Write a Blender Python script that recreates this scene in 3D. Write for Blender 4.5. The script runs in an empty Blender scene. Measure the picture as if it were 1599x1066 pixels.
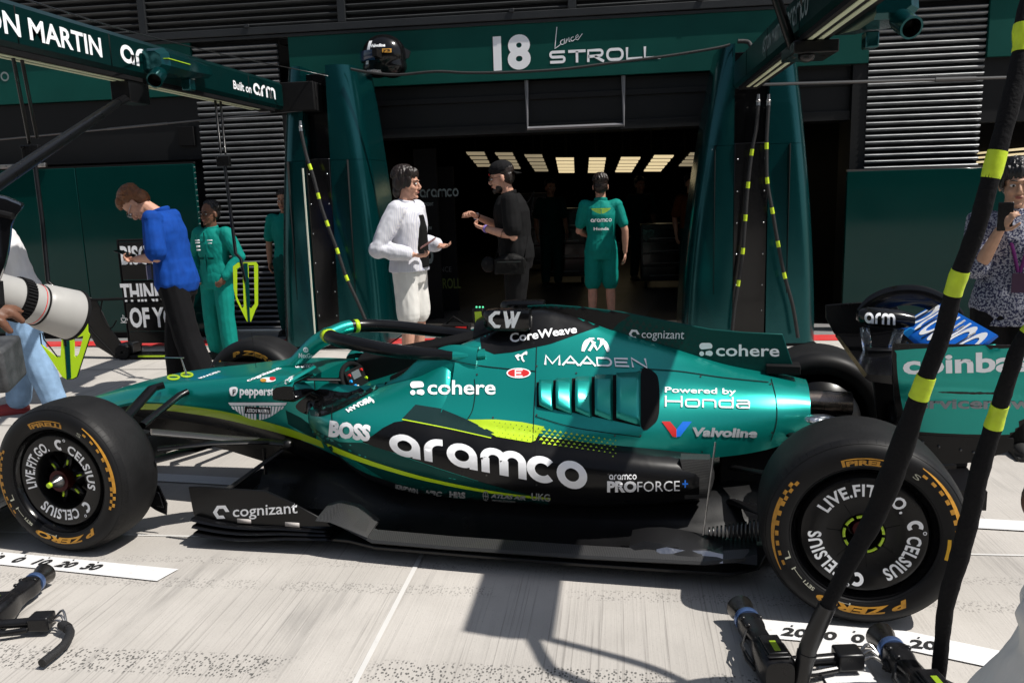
import bpy, bmesh, math, random
from mathutils import Vector, Matrix, noise
from mathutils.bvhtree import BVHTree
random.seed(7)
SC = bpy.context.scene
COL = SC.collection
PI = math.pi
R_ = math.radians
# ------------------------------------------------------------------ camera
# two frames: the WORLD frame follows the pit building (x along it, y away from us);
# the CAR frame follows the parked car, turned by YB about z
FOC, YB = 1307.36, 0.12327
CAMC = Vector((2.9159, -2.9750, 1.5885))          # in the car frame
YAW, PIT, ROL = 0.25336, 0.17978, -0.0315
_F = Vector((-math.sin(YAW)*math.cos(PIT), math.cos(YAW)*math.cos(PIT), -math.sin(PIT)))
_R0 = Vector((math.cos(YAW), math.sin(YAW), 0)); _U0 = _R0.cross(_F)
_R = math.cos(ROL)*_R0 + math.sin(ROL)*_U0; _U = -math.sin(ROL)*_R0 + math.cos(ROL)*_U0
W2C = Matrix.Rotation(YB, 3, 'Z'); C2W = Matrix.Rotation(-YB, 3, 'Z')
cam = bpy.data.objects.new('camera', bpy.data.cameras.new('camera')); COL.objects.link(cam)
cw, rw, uw, fw = C2W@CAMC, C2W@_R, C2W@_U, C2W@_F
M = Matrix((rw, uw, -fw)).transposed().to_4x4(); M.translation = cw
cam.matrix_world = M
cam.data.sensor_width = 36; cam.data.lens = FOC*36/1599
cam.data.clip_start = 0.05; cam.data.clip_end = 500
cam.data.dof.use_dof = False
SC.camera = cam
# ------------------------------------------------------------------ world, sun, exposure
SUNV = Vector((0.62, -0.15, 1.0)).normalized()
wd = bpy.data.worlds.new('World'); SC.world = wd; wd.use_nodes = True
nt = wd.node_tree
sky = nt.nodes.new('ShaderNodeTexSky'); sky.sky_type = 'NISHITA'; sky.sun_disc = False
sky.sun_elevation = math.asin(SUNV.z); sky.sun_rotation = math.atan2(SUNV.x, SUNV.y)
bg = nt.nodes['Background']; bg.inputs[1].default_value = 0.078
hs_w = nt.nodes.new('ShaderNodeHueSaturation'); hs_w.inputs['Saturation'].default_value = .62   # hazy sky
nt.links.new(sky.outputs[0], hs_w.inputs['Color']); nt.links.new(hs_w.outputs[0], bg.inputs[0])
sl = bpy.data.lights.new('sun', 'SUN'); sl.energy = 4.5; sl.angle = R_(0.53); sl.color = (1, .955, .89)
so = bpy.data.objects.new('sun', sl); COL.objects.link(so)
so.rotation_euler = SUNV.to_track_quat('Z', 'Y').to_euler(); so.location = (6, -2, 12)
SC.view_settings.view_transform = 'Standard'; SC.view_settings.look = 'None'
SC.view_settings.exposure = 0.36; SC.view_settings.gamma = 1
SC.cycles.max_bounces = 7; SC.cycles.diffuse_bounces = 3; SC.cycles.glossy_bounces = 4
SC.cycles.transparent_max_bounces = 8; SC.cycles.use_denoising = True
SC.cycles.sample_clamp_indirect = 6
# ------------------------------------------------------------------ pixel <-> place (photo pixels, 1599 x 1066)
def rayc(x, y): return _F + _R*((x-799.5)/FOC) - _U*((y-533)/FOC)
def cy(x, y, Y):                      # car frame point on the plane car-y = Y
    d = rayc(x, y); return CAMC + d*((Y-CAMC.y)/d.y)
def cz(x, y, z):
    d = rayc(x, y); return CAMC + d*((z-CAMC.z)/d.z)
def wy(x, y, Y):                      # world frame point on the plane y = Y
    d = C2W@rayc(x, y); return cw + d*((Y-cw.y)/d.y)
def wx(x, y, X):
    d = C2W@rayc(x, y); return cw + d*((X-cw.x)/d.x)
def wz(x, y, z=0):
    d = C2W@rayc(x, y); return cw + d*((z-cw.z)/d.z)
def wd_(x, y, dep): return cw + (C2W@rayc(x, y))*dep
# ------------------------------------------------------------------ materials
def newmat(name):
    m = bpy.data.materials.new(name); m.use_nodes = True
    return m, m.node_tree, m.node_tree.nodes['Principled BSDF']
def mat(name, col, rough=.5, metal=0, coat=0, spec=.5, bump=0, bscale=40, var=0, vscale=6, emit=None, alpha=1, trans=0, ior=1.45, coatr=.05, aniso=None):
    m, t, b = newmat(name)
    b.inputs['Base Color'].default_value = (*col, 1)
    b.inputs['Roughness'].default_value = rough; b.inputs['Metallic'].default_value = metal
    b.inputs['Coat Weight'].default_value = coat; b.inputs['Coat Roughness'].default_value = coatr
    b.inputs['Specular IOR Level'].default_value = spec
    b.inputs['IOR'].default_value = ior
    if trans: b.inputs['Transmission Weight'].default_value = trans
    if emit: b.inputs['Emission Color'].default_value = (*emit[:3], 1); b.inputs['Emission Strength'].default_value = emit[3]
    if bump or var:
        tc = t.nodes.new('ShaderNodeTexCoord')
        if var:
            n = t.nodes.new('ShaderNodeTexNoise'); n.inputs['Scale'].default_value = vscale; n.inputs['Detail'].default_value = 6
            t.links.new(tc.outputs['Object'], n.inputs['Vector'])
            r = t.nodes.new('ShaderNodeMapRange'); r.inputs[1].default_value = .3; r.inputs[2].default_value = .7
            r.inputs[3].default_value = 1-var; r.inputs[4].default_value = 1+var
            t.links.new(n.outputs['Fac'], r.inputs[0])
            mx = t.nodes.new('ShaderNodeMix'); mx.data_type = 'RGBA'; mx.blend_type = 'MULTIPLY'; mx.inputs[0].default_value = 1
            mx.inputs[6].default_value = (*col, 1); t.links.new(r.outputs[0], mx.inputs[7])
            t.links.new(mx.outputs[2], b.inputs['Base Color'])
            r2 = t.nodes.new('ShaderNodeMapRange'); r2.inputs[3].default_value = max(0, rough-.1); r2.inputs[4].default_value = min(1, rough+.1)
            t.links.new(n.outputs['Fac'], r2.inputs[0]); t.links.new(r2.outputs[0], b.inputs['Roughness'])
        if bump:
            n2 = t.nodes.new('ShaderNodeTexNoise'); n2.inputs['Scale'].default_value = bscale; n2.inputs['Detail'].default_value = 4
            if aniso:
                mp = t.nodes.new('ShaderNodeMapping'); mp.inputs['Scale'].default_value = aniso
                t.links.new(tc.outputs['Object'], mp.inputs['Vector']); t.links.new(mp.outputs[0], n2.inputs['Vector'])
            else: t.links.new(tc.outputs['Object'], n2.inputs['Vector'])
            bp = t.nodes.new('ShaderNodeBump'); bp.inputs['Strength'].default_value = bump; bp.inputs['Distance'].default_value = .01
            t.links.new(n2.outputs['Fac'], bp.inputs['Height']); t.links.new(bp.outputs[0], b.inputs['Normal'])
    return m
def carbon(name, col=(.006,.006,.0065), rough=.32, scale=430, coat=.05):
    m, t, b = newmat(name)
    tc = t.nodes.new('ShaderNodeTexCoord'); ck = t.nodes.new('ShaderNodeTexChecker'); ck.inputs['Scale'].default_value = scale
    mp = t.nodes.new('ShaderNodeMapping'); mp.inputs['Rotation'].default_value = (.6, .5, .785)
    t.links.new(tc.outputs['Object'], mp.inputs[0]); t.links.new(mp.outputs[0], ck.inputs['Vector'])
    ck.inputs[1].default_value = (*[c*.6 for c in col], 1); ck.inputs[2].default_value = (*[c*1.9 for c in col], 1)
    t.links.new(ck.outputs[0], b.inputs['Base Color'])
    r = t.nodes.new('ShaderNodeMapRange'); r.inputs[3].default_value = rough; r.inputs[4].default_value = rough+.18
    t.links.new(ck.outputs[1], r.inputs[0]); t.links.new(r.outputs[0], b.inputs['Roughness'])
    b.inputs['Coat Weight'].default_value = coat; b.inputs['Coat Roughness'].default_value = .12; b.inputs['Specular IOR Level'].default_value = .3
    return m
TEAL = (0.004, .31, .265)
K = {}
def paint(name, col, metal=.66, rough=.30, coat=.45, spec=.35):
    m, t, b = newmat(name)
    b.inputs['Metallic'].default_value = metal; b.inputs['Roughness'].default_value = rough
    b.inputs['Coat Weight'].default_value = coat; b.inputs['Coat Roughness'].default_value = .2; b.inputs['Specular IOR Level'].default_value = spec
    tc = t.nodes.new('ShaderNodeTexCoord'); n = t.nodes.new('ShaderNodeTexNoise'); n.inputs['Scale'].default_value = 900; n.inputs['Detail'].default_value = 2
    t.links.new(tc.outputs['Object'], n.inputs['Vector'])
    r = t.nodes.new('ShaderNodeMapRange'); r.inputs[3].default_value = .8; r.inputs[4].default_value = 1.2
    mx = t.nodes.new('ShaderNodeMix'); mx.data_type = 'RGBA'; mx.blend_type = 'MULTIPLY'; mx.inputs[0].default_value = 1
    t.links.new(n.outputs['Fac'], r.inputs[0]); t.links.new(r.outputs[0], mx.inputs[7]); mx.inputs[6].default_value = (*col, 1)
    t.links.new(mx.outputs[2], b.inputs['Base Color'])
    n2 = t.nodes.new('ShaderNodeTexNoise'); n2.inputs['Scale'].default_value = 5
    t.links.new(tc.outputs['Object'], n2.inputs['Vector'])
    bp = t.nodes.new('ShaderNodeBump'); bp.inputs['Strength'].default_value = .06; bp.inputs['Distance'].default_value = .02
    t.links.new(n2.outputs['Fac'], bp.inputs['Height']); t.links.new(bp.outputs[0], b.inputs['Normal'])
    return m
K['teal'] = paint('teal_paint', TEAL)
K['green'] = paint('dark_green_paint', (.0008, .052, .046), .4, .4, .03, .18)
K['green_flat'] = mat('dark_green_vinyl', (.0015, .056, .045), .5, spec=.2, var=.12, vscale=2)
K['green_gloss'] = mat('green_gloss_panel', (.001, .028, .025), .07, 0, 0, spec=.28, var=.1, vscale=1.2)
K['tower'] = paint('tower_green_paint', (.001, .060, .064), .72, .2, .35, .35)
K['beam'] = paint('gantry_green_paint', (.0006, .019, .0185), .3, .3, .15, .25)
K['lime'] = mat('lime_paint', (.42, .62, .012), .4, 0, .3)
K['limetape'] = mat('lime_tape', (.50, .66, .02), .5, var=.12, vscale=30, bump=.15, bscale=60)
K['black'] = mat('black_satin', (.0045, .0045, .005), .30, 0, .06, spec=.28, var=.15, vscale=8)
K['matt'] = mat('black_matt', (.005, .005, .0055), .75, spec=.18, var=.2, vscale=10)
K['gloss'] = mat('black_gloss', (.004, .004, .0045), .16, 0, .1, spec=.4)
K['carbon'] = carbon('carbon_weave')
K['carbon2'] = carbon('carbon_weave_bright', (.026, .026, .026), .3, 430, .25)
K['rubber'] = mat('tyre_rubber', (.0095, .0095, .010), .6, spec=.22, var=.28, vscale=7, bump=.12, bscale=90)
K['side'] = mat('tyre_sidewall', (.006, .006, .0065), .5, spec=.25, var=.2, vscale=9)
K['white'] = mat('white_print', (.88, .89, .91), .5)
K['grey'] = mat('grey_print', (.28, .30, .32), .5)
K['dimwhite'] = mat('dull_white_print', (.16, .20, .20), .5)  # white lettering in a darker, greyer tone
K['gold'] = mat('gold_print', (.50, .24, .025), .55, var=.2, vscale=40)
K['steel'] = mat('bare_steel', (.45, .44, .43), .3, 1, var=.2, vscale=20)
K['heat'] = mat('heated_titanium', (.30, .25, .22), .28, 1, var=.3, vscale=12)
K['dsteel'] = mat('dark_metal', (.10, .10, .10), .35, .9)
K['chrome'] = mat('polished_metal', (.7, .7, .7), .12, 1)
K['red'] = mat('red_paint', (.55, .02, .02), .4)
K['blue'] = mat('blue_paint', (.01, .16, .72), .35, 0, .3)
K['cyan'] = mat('cyan_paint', (.02, .32, .75), .35)
K['glass'] = mat('clear_glass', (.9, .95, .95), .03, trans=.95, ior=1.3)
K['hose'] = mat('black_braided_hose', (.012, .012, .013), .6, bump=.5, bscale=220)
K['sleeve'] = mat('black_fabric_sleeve', (.008, .008, .009), .85, spec=.15, bump=.4, bscale=80)
# ------------------------------------------------------------------ mesh helpers
class MB:
    """collects geometry; build() links it as ONE mesh object"""
    def __init__(s): s.v = []; s.f = []; s.m = []; s.sm = []
    def add(s, vs, fs, mi=0, smooth=True):
        o = len(s.v); s.v += [Vector(v) for v in vs]
        for f in fs: s.f.append([o+i for i in f]); s.m.append(mi); s.sm.append(smooth)
        return s
    def box(s, a, b, mi=0, T=None):
        x0, y0, z0 = a; x1, y1, z1 = b
        vs = [Vector(p) for p in ((x0,y0,z0),(x1,y0,z0),(x1,y1,z0),(x0,y1,z0),(x0,y0,z1),(x1,y0,z1),(x1,y1,z1),(x0,y1,z1))]
        if T: vs = [T@v for v in vs]
        return s.add(vs, [(0,3,2,1),(4,5,6,7),(0,1,5,4),(1,2,6,5),(2,3,7,6),(3,0,4,7)], mi, False)
    def tube(s, pts, rad, n=10, mi=0, cap=True, flat=None, up=None, close=False):
        """sweep; rad number or list; flat = (a,b) scales of the section axes"""
        pts = [Vector(p) for p in pts]; k = len(pts)
        rad = rad if isinstance(rad, (list, tuple)) else [rad]*k
        vs = []; prev = None
        for i, p in enumerate(pts):
            if close: t = (pts[(i+1) % k]-pts[i-1])
            else: t = pts[min(i+1, k-1)]-pts[max(i-1, 0)]
            t = t.normalized() if t.length > 1e-9 else Vector((0, 0, 1))
            if prev is None:
                ref = Vector(up) if up else (Vector((0, 0, 1)) if abs(t.z) < .9 else Vector((1, 0, 0)))
                a = t.cross(ref)
                if a.length < 1e-6: a = t.cross(Vector((0, 1, 0)))
                a.normalize()
            else:
                a = prev-t*prev.dot(t); a.normalize()
            if up: a = t.cross(Vector(up)); a = a.normalized() if a.length > 1e-6 else prev
            prev = a; b = a.cross(t)
            fa, fb = (flat if flat else (1, 1)); r = rad[i]
            if isinstance(r, (tuple, list)): fa, fb = r; r = 1
            for j in range(n):
                th = 2*PI*j/n; vs.append(p+a*(math.cos(th)*r*fa)+b*(math.sin(th)*r*fb))
        fs = []
        for i in range(k if close else k-1):
            for j in range(n):
                i2 = (i+1) % k
                fs.append((i*n+j, i*n+(j+1) % n, i2*n+(j+1) % n, i2*n+j))
        if cap and not close: fs += [tuple(range(n))[::-1], tuple((k-1)*n+j for j in range(n))]
        return s.add(vs, fs, mi)
    def lathe(s, prof, c, axis, n=48, mi=0, mids=None, closed=False):
        """prof list of (radius, height) about axis through c"""
        c = Vector(c); ax = Vector(axis).normalized()
        a = ax.cross(Vector((0, 0, 1)) if abs(ax.z) < .9 else Vector((1, 0, 0))).normalized(); b = ax.cross(a)
        vs = []; k = len(prof)
        for r, h in prof:
            for j in range(n):
                t = 2*PI*j/n; vs.append(c+ax*h+(a*math.cos(t)+b*math.sin(t))*r)
        base = len(s.v); s.v += vs
        for i in range(k if closed else k-1):
            i2 = (i+1) % k
            for j in range(n):
                s.f.append([base+i*n+j, base+i*n+(j+1) % n, base+i2*n+(j+1) % n, base+i2*n+j]); s.m.append(mids[i] if mids else mi); s.sm.append(True)
        return s
    def ell(s, c, r, mi=0, n=14, k=9, T=None):
        c = Vector(c); r = r if isinstance(r, (tuple, list)) else (r, r, r)
        vs = [Vector((0, 0, r[2]))]
        for i in range(1, k):
            ph = PI*i/k
            for j in range(n):
                th = 2*PI*j/n; vs.append(Vector((r[0]*math.sin(ph)*math.cos(th), r[1]*math.sin(ph)*math.sin(th), r[2]*math.cos(ph))))
        vs.append(Vector((0, 0, -r[2])))
        if T: vs = [T@v for v in vs]
        vs = [v+c for v in vs]
        fs = [(0, 1+j, 1+(j+1) % n) for j in range(n)]
        for i in range(k-2):
            for j in range(n): fs.append((1+i*n+j, 1+(i+1)*n+j, 1+(i+1)*n+(j+1) % n, 1+i*n+(j+1) % n))
        o = 1+(k-2)*n
        fs += [(o+j, len(vs)-1, o+(j+1) % n) for j in range(n)]
        return s.add(vs, fs, mi)
    def loft(s, secs, mi=0, mids=None, cap=True, closed=True):
        n = len(secs[0]); vs = [p for sec in secs for p in sec]; base = len(s.v); s.v += [Vector(p) for p in vs]
        for i in range(len(secs)-1):
            for j in range(n if closed else n-1):
                s.f.append([base+i*n+j, base+i*n+(j+1) % n, base+(i+1)*n+(j+1) % n, base+(i+1)*n+j])
                s.m.append(mids(i, j) if mids else mi); s.sm.append(True)
        if cap:
            for b0, rev in ((base, True), (base+(len(secs)-1)*n, False)):
                f = [b0+j for j in range(n)]
                s.f.append(f[::-1] if rev else f); s.m.append(mids(0 if rev else len(secs)-2, 0) if mids else mi); s.sm.append(False)
        return s
    def prism(s, pts, ext, mi=0, mi_side=None, smooth=False):
        """closed outline pts (3D, planar) extruded by vector ext"""
        pts = [Vector(p) for p in pts]; n = len(pts); e = Vector(ext)
        ms = mi if mi_side is None else mi_side
        o = len(s.v); s.v += pts+[p+e for p in pts]
        s.f += [[o+i for i in range(n)][::-1], [o+n+i for i in range(n)]]; s.m += [mi, mi]; s.sm += [False, False]
        for i in range(n):
            s.f.append([o+i, o+(i+1) % n, o+n+(i+1) % n, o+n+i]); s.m.append(ms); s.sm.append(smooth)
        return s
    def build(s, name, mats, parent=None, auto=32, bevel=0, sub=0, off=None):
        me = bpy.data.meshes.new(name)
        vs = s.v if off is None else [v-off for v in s.v]
        me.from_pydata([tuple(v) for v in vs], [], s.f); 
        for i, p in enumerate(me.polygons): p.material_index = s.m[i]; p.use_smooth = s.sm[i]
        mats = mats if isinstance(mats, (list, tuple)) else [mats]
        for m in mats: me.materials.append(m)
        bm = bmesh.new(); bm.from_mesh(me); bmesh.ops.remove_doubles(bm, verts=bm.verts, dist=1e-5)
        bmesh.ops.recalc_face_normals(bm, faces=bm.faces); bm.to_mesh(me); bm.free()
        if auto: me.set_sharp_from_angle(angle=R_(auto))
        o = bpy.data.objects.new(name, me); COL.objects.link(o)
        if parent is not None: o.parent = parent
        if bevel:
            b = o.modifiers.new('bevel', 'BEVEL'); b.width = bevel; b.segments = 2; b.limit_method = 'ANGLE'; b.angle_limit = R_(40)
            me.polygons.foreach_set('use_smooth', [True]*len(me.polygons)); me.set_sharp_from_angle(angle=R_(60))
        if sub:
            b = o.modifiers.new('sub', 'SUBSURF'); b.levels = sub; b.render_levels = sub
        return o
def thing(name, label, cat, loc=(0, 0, 0), rz=0, group=None):
    o = bpy.data.objects.new(name, None); o.empty_display_size = .1; COL.objects.link(o)
    o.location = loc; o.rotation_euler = (0, 0, rz); o['label'] = label; o['category'] = cat
    if group: o['group'] = group
    return o
def tag(o, label, cat, group=None):
    o['label'] = label; o['category'] = cat
    if group: o['group'] = group
    return o
def structure(o, label=None, cat=None):
    o['kind'] = 'structure'
    if label: o['label'] = label; o['category'] = cat
    return o
def cr(ps, n):
    """Catmull-Rom through a list of Vectors/floats/tuples, n steps per span"""
    ps = [Vector(p) if isinstance(p, (tuple, list, Vector)) else p for p in ps]; out = []
    k = len(ps)
    for i in range(k-1):
        p0, p1, p2, p3 = ps[max(i-1, 0)], ps[i], ps[i+1], ps[min(i+2, k-1)]
        for j in range(n):
            t = j/n; t2 = t*t; t3 = t2*t
            out.append((p1*2+(p2-p0)*t+(p0*2-p1*5+p2*4-p3)*t2+(p1*3-p0-p2*3+p3)*t3)*.5)
    out.append(ps[-1]); return out
def lin(t, xs, ys):
    if t <= xs[0]: return ys[0]
    for i in range(len(xs)-1):
        if t <= xs[i+1]: return ys[i]+(ys[i+1]-ys[i])*(t-xs[i])/(xs[i+1]-xs[i])
    return ys[-1]
# ------------------------------------------------------------------ lettering
def text2d(txt, size=1., bold=0., sx=1., shear=0., res=3, space=1.):
    """text as flat 2-D mesh: list of (x,y), faces; baseline at y=0, starts at x=0"""
    cu = bpy.data.curves.new('t', 'FONT'); cu.body = txt; cu.size = size; cu.offset = bold*size; cu.shear = shear
    cu.resolution_u = res; cu.space_character = space
    ob = bpy.data.objects.new('t', cu); COL.objects.link(ob)
    dg = bpy.context.evaluated_depsgraph_get()
    me = bpy.data.meshes.new_from_object(ob.evaluated_get(dg))
    vs = [(v.co.x*sx, v.co.y) for v in me.vertices]; fs = [tuple(p.vertices) for p in me.polygons]
    bpy.data.objects.remove(ob); bpy.data.curves.remove(cu); bpy.data.meshes.remove(me)
    if not vs: return [(0, 0)], []
    x0 = min(v[0] for v in vs); vs = [(x-x0, y) for x, y in vs]
    return vs, fs
def stroke2d(paths, w):
    """thick polylines with round joins -> 2-D mesh"""
    vs, fs = [], []
    for P in paths:
        closed = len(P) > 2 and abs(P[0][0]-P[-1][0])+abs(P[0][1]-P[-1][1]) < 1e-6
        if closed: P = P[:-1]
        k = len(P); o = len(vs)
        for i in range(k):
            a = P[i-1] if (i > 0 or closed) else P[i]; b = P[(i+1) % k] if (i < k-1 or closed) else P[i]
            tx, ty = b[0]-a[0], b[1]-a[1]; L = math.hypot(tx, ty) or 1; nx, ny = -ty/L*w/2, tx/L*w/2
            vs += [(P[i][0]+nx, P[i][1]+ny), (P[i][0]-nx, P[i][1]-ny)]
        for i in range(k if closed else k-1):
            j = (i+1) % k; fs.append((o+2*i, o+2*i+1, o+2*j+1, o+2*j))
    return vs, fs
def arcp(cx, cy_, r, a0, a1, n=14, ry=None):
    ry = ry or r
    return [(cx+r*math.cos(R_(a0+(a1-a0)*i/n)), cy_+ry*math.sin(R_(a0+(a1-a0)*i/n))) for i in range(n+1)]
def round_word(word, w=.2):
    """geometric rounded lower-case wordmark, x-height 1"""
    x = 0; paths = []; h = w/2; r = .5-h
    for ch in word:
        if ch == 'a':
            paths += [arcp(x+.5, .5, r, 0, 360, 24), [(x+1-h, 0), (x+1-h, .55)]]; x += 1.13
        elif ch == 'r':
            paths += [[(x+h, 0), (x+h, .55)]+arcp(x+h+.4, .5, .4, 180, 90, 8)+[(x+.62, .9)]]; x += .74
        elif ch == 'm':
            for q in (0, 1):
                o = x+q*.62
                paths += [[(o+h, 0), (o+h, .58)]+arcp(o+.41, .58, .31, 180, 0, 12)+[(o+.72, 0)]]
            x += 1.36+.12
        elif ch == 'c':
            paths += [arcp(x+.5, .5, r, 42, 318, 20)]; x += .98
        elif ch == 'o':
            paths += [arcp(x+.5, .5, r, 0, 360, 24)]; x += 1.1
        elif ch == 'h':
            paths += [[(x+h, 0), (x+h, 1.4)], [(x+h, 0), (x+h, .58)]+arcp(x+.46, .54, .36, 180, 0, 12)+[(x+.82, 0)]]; x += 1.06
        elif ch == 'e':
            paths += [arcp(x+.5, .5, r, 318, 0, 20)[:1]+arcp(x+.5, .5, r, 318, 0, 20), [(x+h, .5), (x+1-h, .5)]]; x += 1.1
        elif ch == 'i':
            paths += [[(x+h, 0), (x+h, 1)], [(x+h, 1.2), (x+h, 1.2+w)]]; x += .4
        elif ch == 'n':
            paths += [[(x+h, 0), (x+h, 1)], [(x+h, 0), (x+h, .58)]+arcp(x+.46, .54, .36, 180, 0, 12)+[(x+.82, 0)]]; x += 1.06
        elif ch == 'b':
            paths += [arcp(x+.5, .5, r, 0, 360, 24), [(x+h, 0), (x+h, 1.42)]]; x += 1.1
        elif ch == 's':
            paths += [arcp(x+.38, .72, .19, 20, 250, 12, .18)+arcp(x+.38, .28, .21, 70, -160, 12, .18)]; x += .84
        elif ch == 'g':
            paths += [arcp(x+.5, .5, r, 0, 360, 24), [(x+1-h, 1), (x+1-h, -.05)]+arcp(x+.5, -.05, r, 0, -150, 12, .3)]; x += 1.13
        elif ch == 'z':
            paths += [[(x+.05, 1-h), (x+.62, 1-h), (x+.05, h), (x+.66, h)]]; x += .8
        elif ch == 't':
            paths += [[(x+.25, 1.25), (x+.25, .3)]+arcp(x+.45, .3, .2, 180, 270, 6)+[(x+.55, h)], [(x, 1-h), (x+.55, 1-h)]]; x += .65
        elif ch == ' ': x += .5
    return stroke2d(paths, w)
def xform(m, f): return [f(x, y) for x, y in m[0]], m[1]
def join2d(*ms):
    vs, fs = [], []
    for m in ms:
        o = len(vs); vs += list(m[0]); fs += [tuple(i+o for i in f) for f in m[1]]
    return vs, fs
def ext2d(m):
    xs = [v[0] for v in m[0]]; ys = [v[1] for v in m[0]]; return min(xs), max(xs), min(ys), max(ys)
def poly2d(pts): return list(pts), [tuple(range(len(pts)))]
def subdiv(vs3, fs, L):
    """triangulate 3-D mesh and split edges longer than L"""
    bm = bmesh.new(); bv = [bm.verts.new(v) for v in vs3]
    for f in fs:
        try: bm.faces.new([bv[i] for i in f])
        except ValueError: pass
    bmesh.ops.triangulate(bm, faces=bm.faces)
    for _ in range(7):
        es = [e for e in bm.edges if e.calc_length() > L]
        if not es: break
        bmesh.ops.subdivide_edges(bm, edges=es, cuts=1)
        bmesh.ops.triangulate(bm, faces=bm.faces)
    bm.verts.index_update()
    out = [v.co.copy() for v in bm.verts], [tuple(v.index for v in f.verts) for f in bm.faces]
    bm.free(); return out
def place2d(mb, m, org, ex, ey, mi=0, lift=None):
    """lay a 2-D mesh on a plane: org + x*ex + y*ey"""
    org, ex, ey = Vector(org), Vector(ex), Vector(ey); n = lift if lift is not None else Vector()
    mb.add([org+ex*x+ey*y+n for x, y in m[0]], m[1], mi, False)
def label_mesh(name, items, parent, mats):
    mb = MB()
    for it in items: place2d(mb, *it)
    return mb.build(name, mats, parent, auto=0)

def split_loose(o):
    """each loose piece of a part becomes a part of its own (same name, same material)"""
    me = o.data; n = len(me.vertices); par = list(range(n))
    def find(a):
        while par[a] != a: par[a] = par[par[a]]; a = par[a]
        return a
    for p in me.polygons:
        r = find(p.vertices[0])
        for v in p.vertices[1:]: par[find(v)] = r
    g = {}
    for p in me.polygons: g.setdefault(find(p.vertices[0]), []).append(p)
    if len(g) < 2: return [o]
    out = []
    for k, ps in g.items():
        idx = {}; vs = []; fs = []
        for p in ps:
            f = []
            for v in p.vertices:
                if v not in idx: idx[v] = len(vs); vs.append(tuple(me.vertices[v].co))
                f.append(idx[v])
            fs.append(f)
        m2 = bpy.data.meshes.new(me.name); m2.from_pydata(vs, [], fs)
        for q, p in zip(m2.polygons, ps): q.material_index = p.material_index; q.use_smooth = p.use_smooth
        for m in me.materials: m2.materials.append(m)
        if len(fs) > 30: m2.set_sharp_from_angle(angle=R_(40))
        if not out: o.data = m2; out.append(o); continue
        c = o.copy(); c.data = m2; COL.objects.link(c); out.append(c)
    return out
# ================================================================== THE SETTING (world frame)
def nn(t, kind, **kw):
    n = t.nodes.new(kind)
    for k, v in kw.items(): setattr(n, k, v)
    return n
def mth(t, op, a, b=None, clamp=False):
    n = nn(t, 'ShaderNodeMath', operation=op, use_clamp=clamp)
    for i, q in enumerate((a, b)):
        if q is None: continue
        if isinstance(q, (int, float)): n.inputs[i].default_value = q
        else: t.links.new(q, n.inputs[i])
    return n.outputs[0]
def noi(t, vec, scale, detail=4, rough=.55):
    n = nn(t, 'ShaderNodeTexNoise'); n.inputs['Scale'].default_value = scale; n.inputs['Detail'].default_value = detail; n.inputs['Roughness'].default_value = rough
    t.links.new(vec, n.inputs['Vector']); return n.outputs['Fac']
def mapv(t, vec, sc):
    n = nn(t, 'ShaderNodeMapping'); n.inputs['Scale'].default_value = sc; t.links.new(vec, n.inputs[0]); return n.outputs[0]
def ramp(t, x, a, b, lo=0., hi=1.):
    n = nn(t, 'ShaderNodeMapRange'); n.interpolation_type = 'SMOOTHSTEP'
    for i, q in enumerate((a, b, lo, hi)): n.inputs[i+1].default_value = q
    t.links.new(x, n.inputs[0]); return n.outputs[0]
def mixc(t, f, a, b, blend='MIX'):
    n = nn(t, 'ShaderNodeMix', data_type='RGBA', blend_type=blend)
    if isinstance(f, (int, float)): n.inputs[0].default_value = f
    else: t.links.new(f, n.inputs[0])
    for i, q in ((6, a), (7, b)):
        if isinstance(q, tuple): n.inputs[i].default_value = (*q, 1)
        else: t.links.new(q, n.inputs[i])
    return n.outputs[2]
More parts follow.
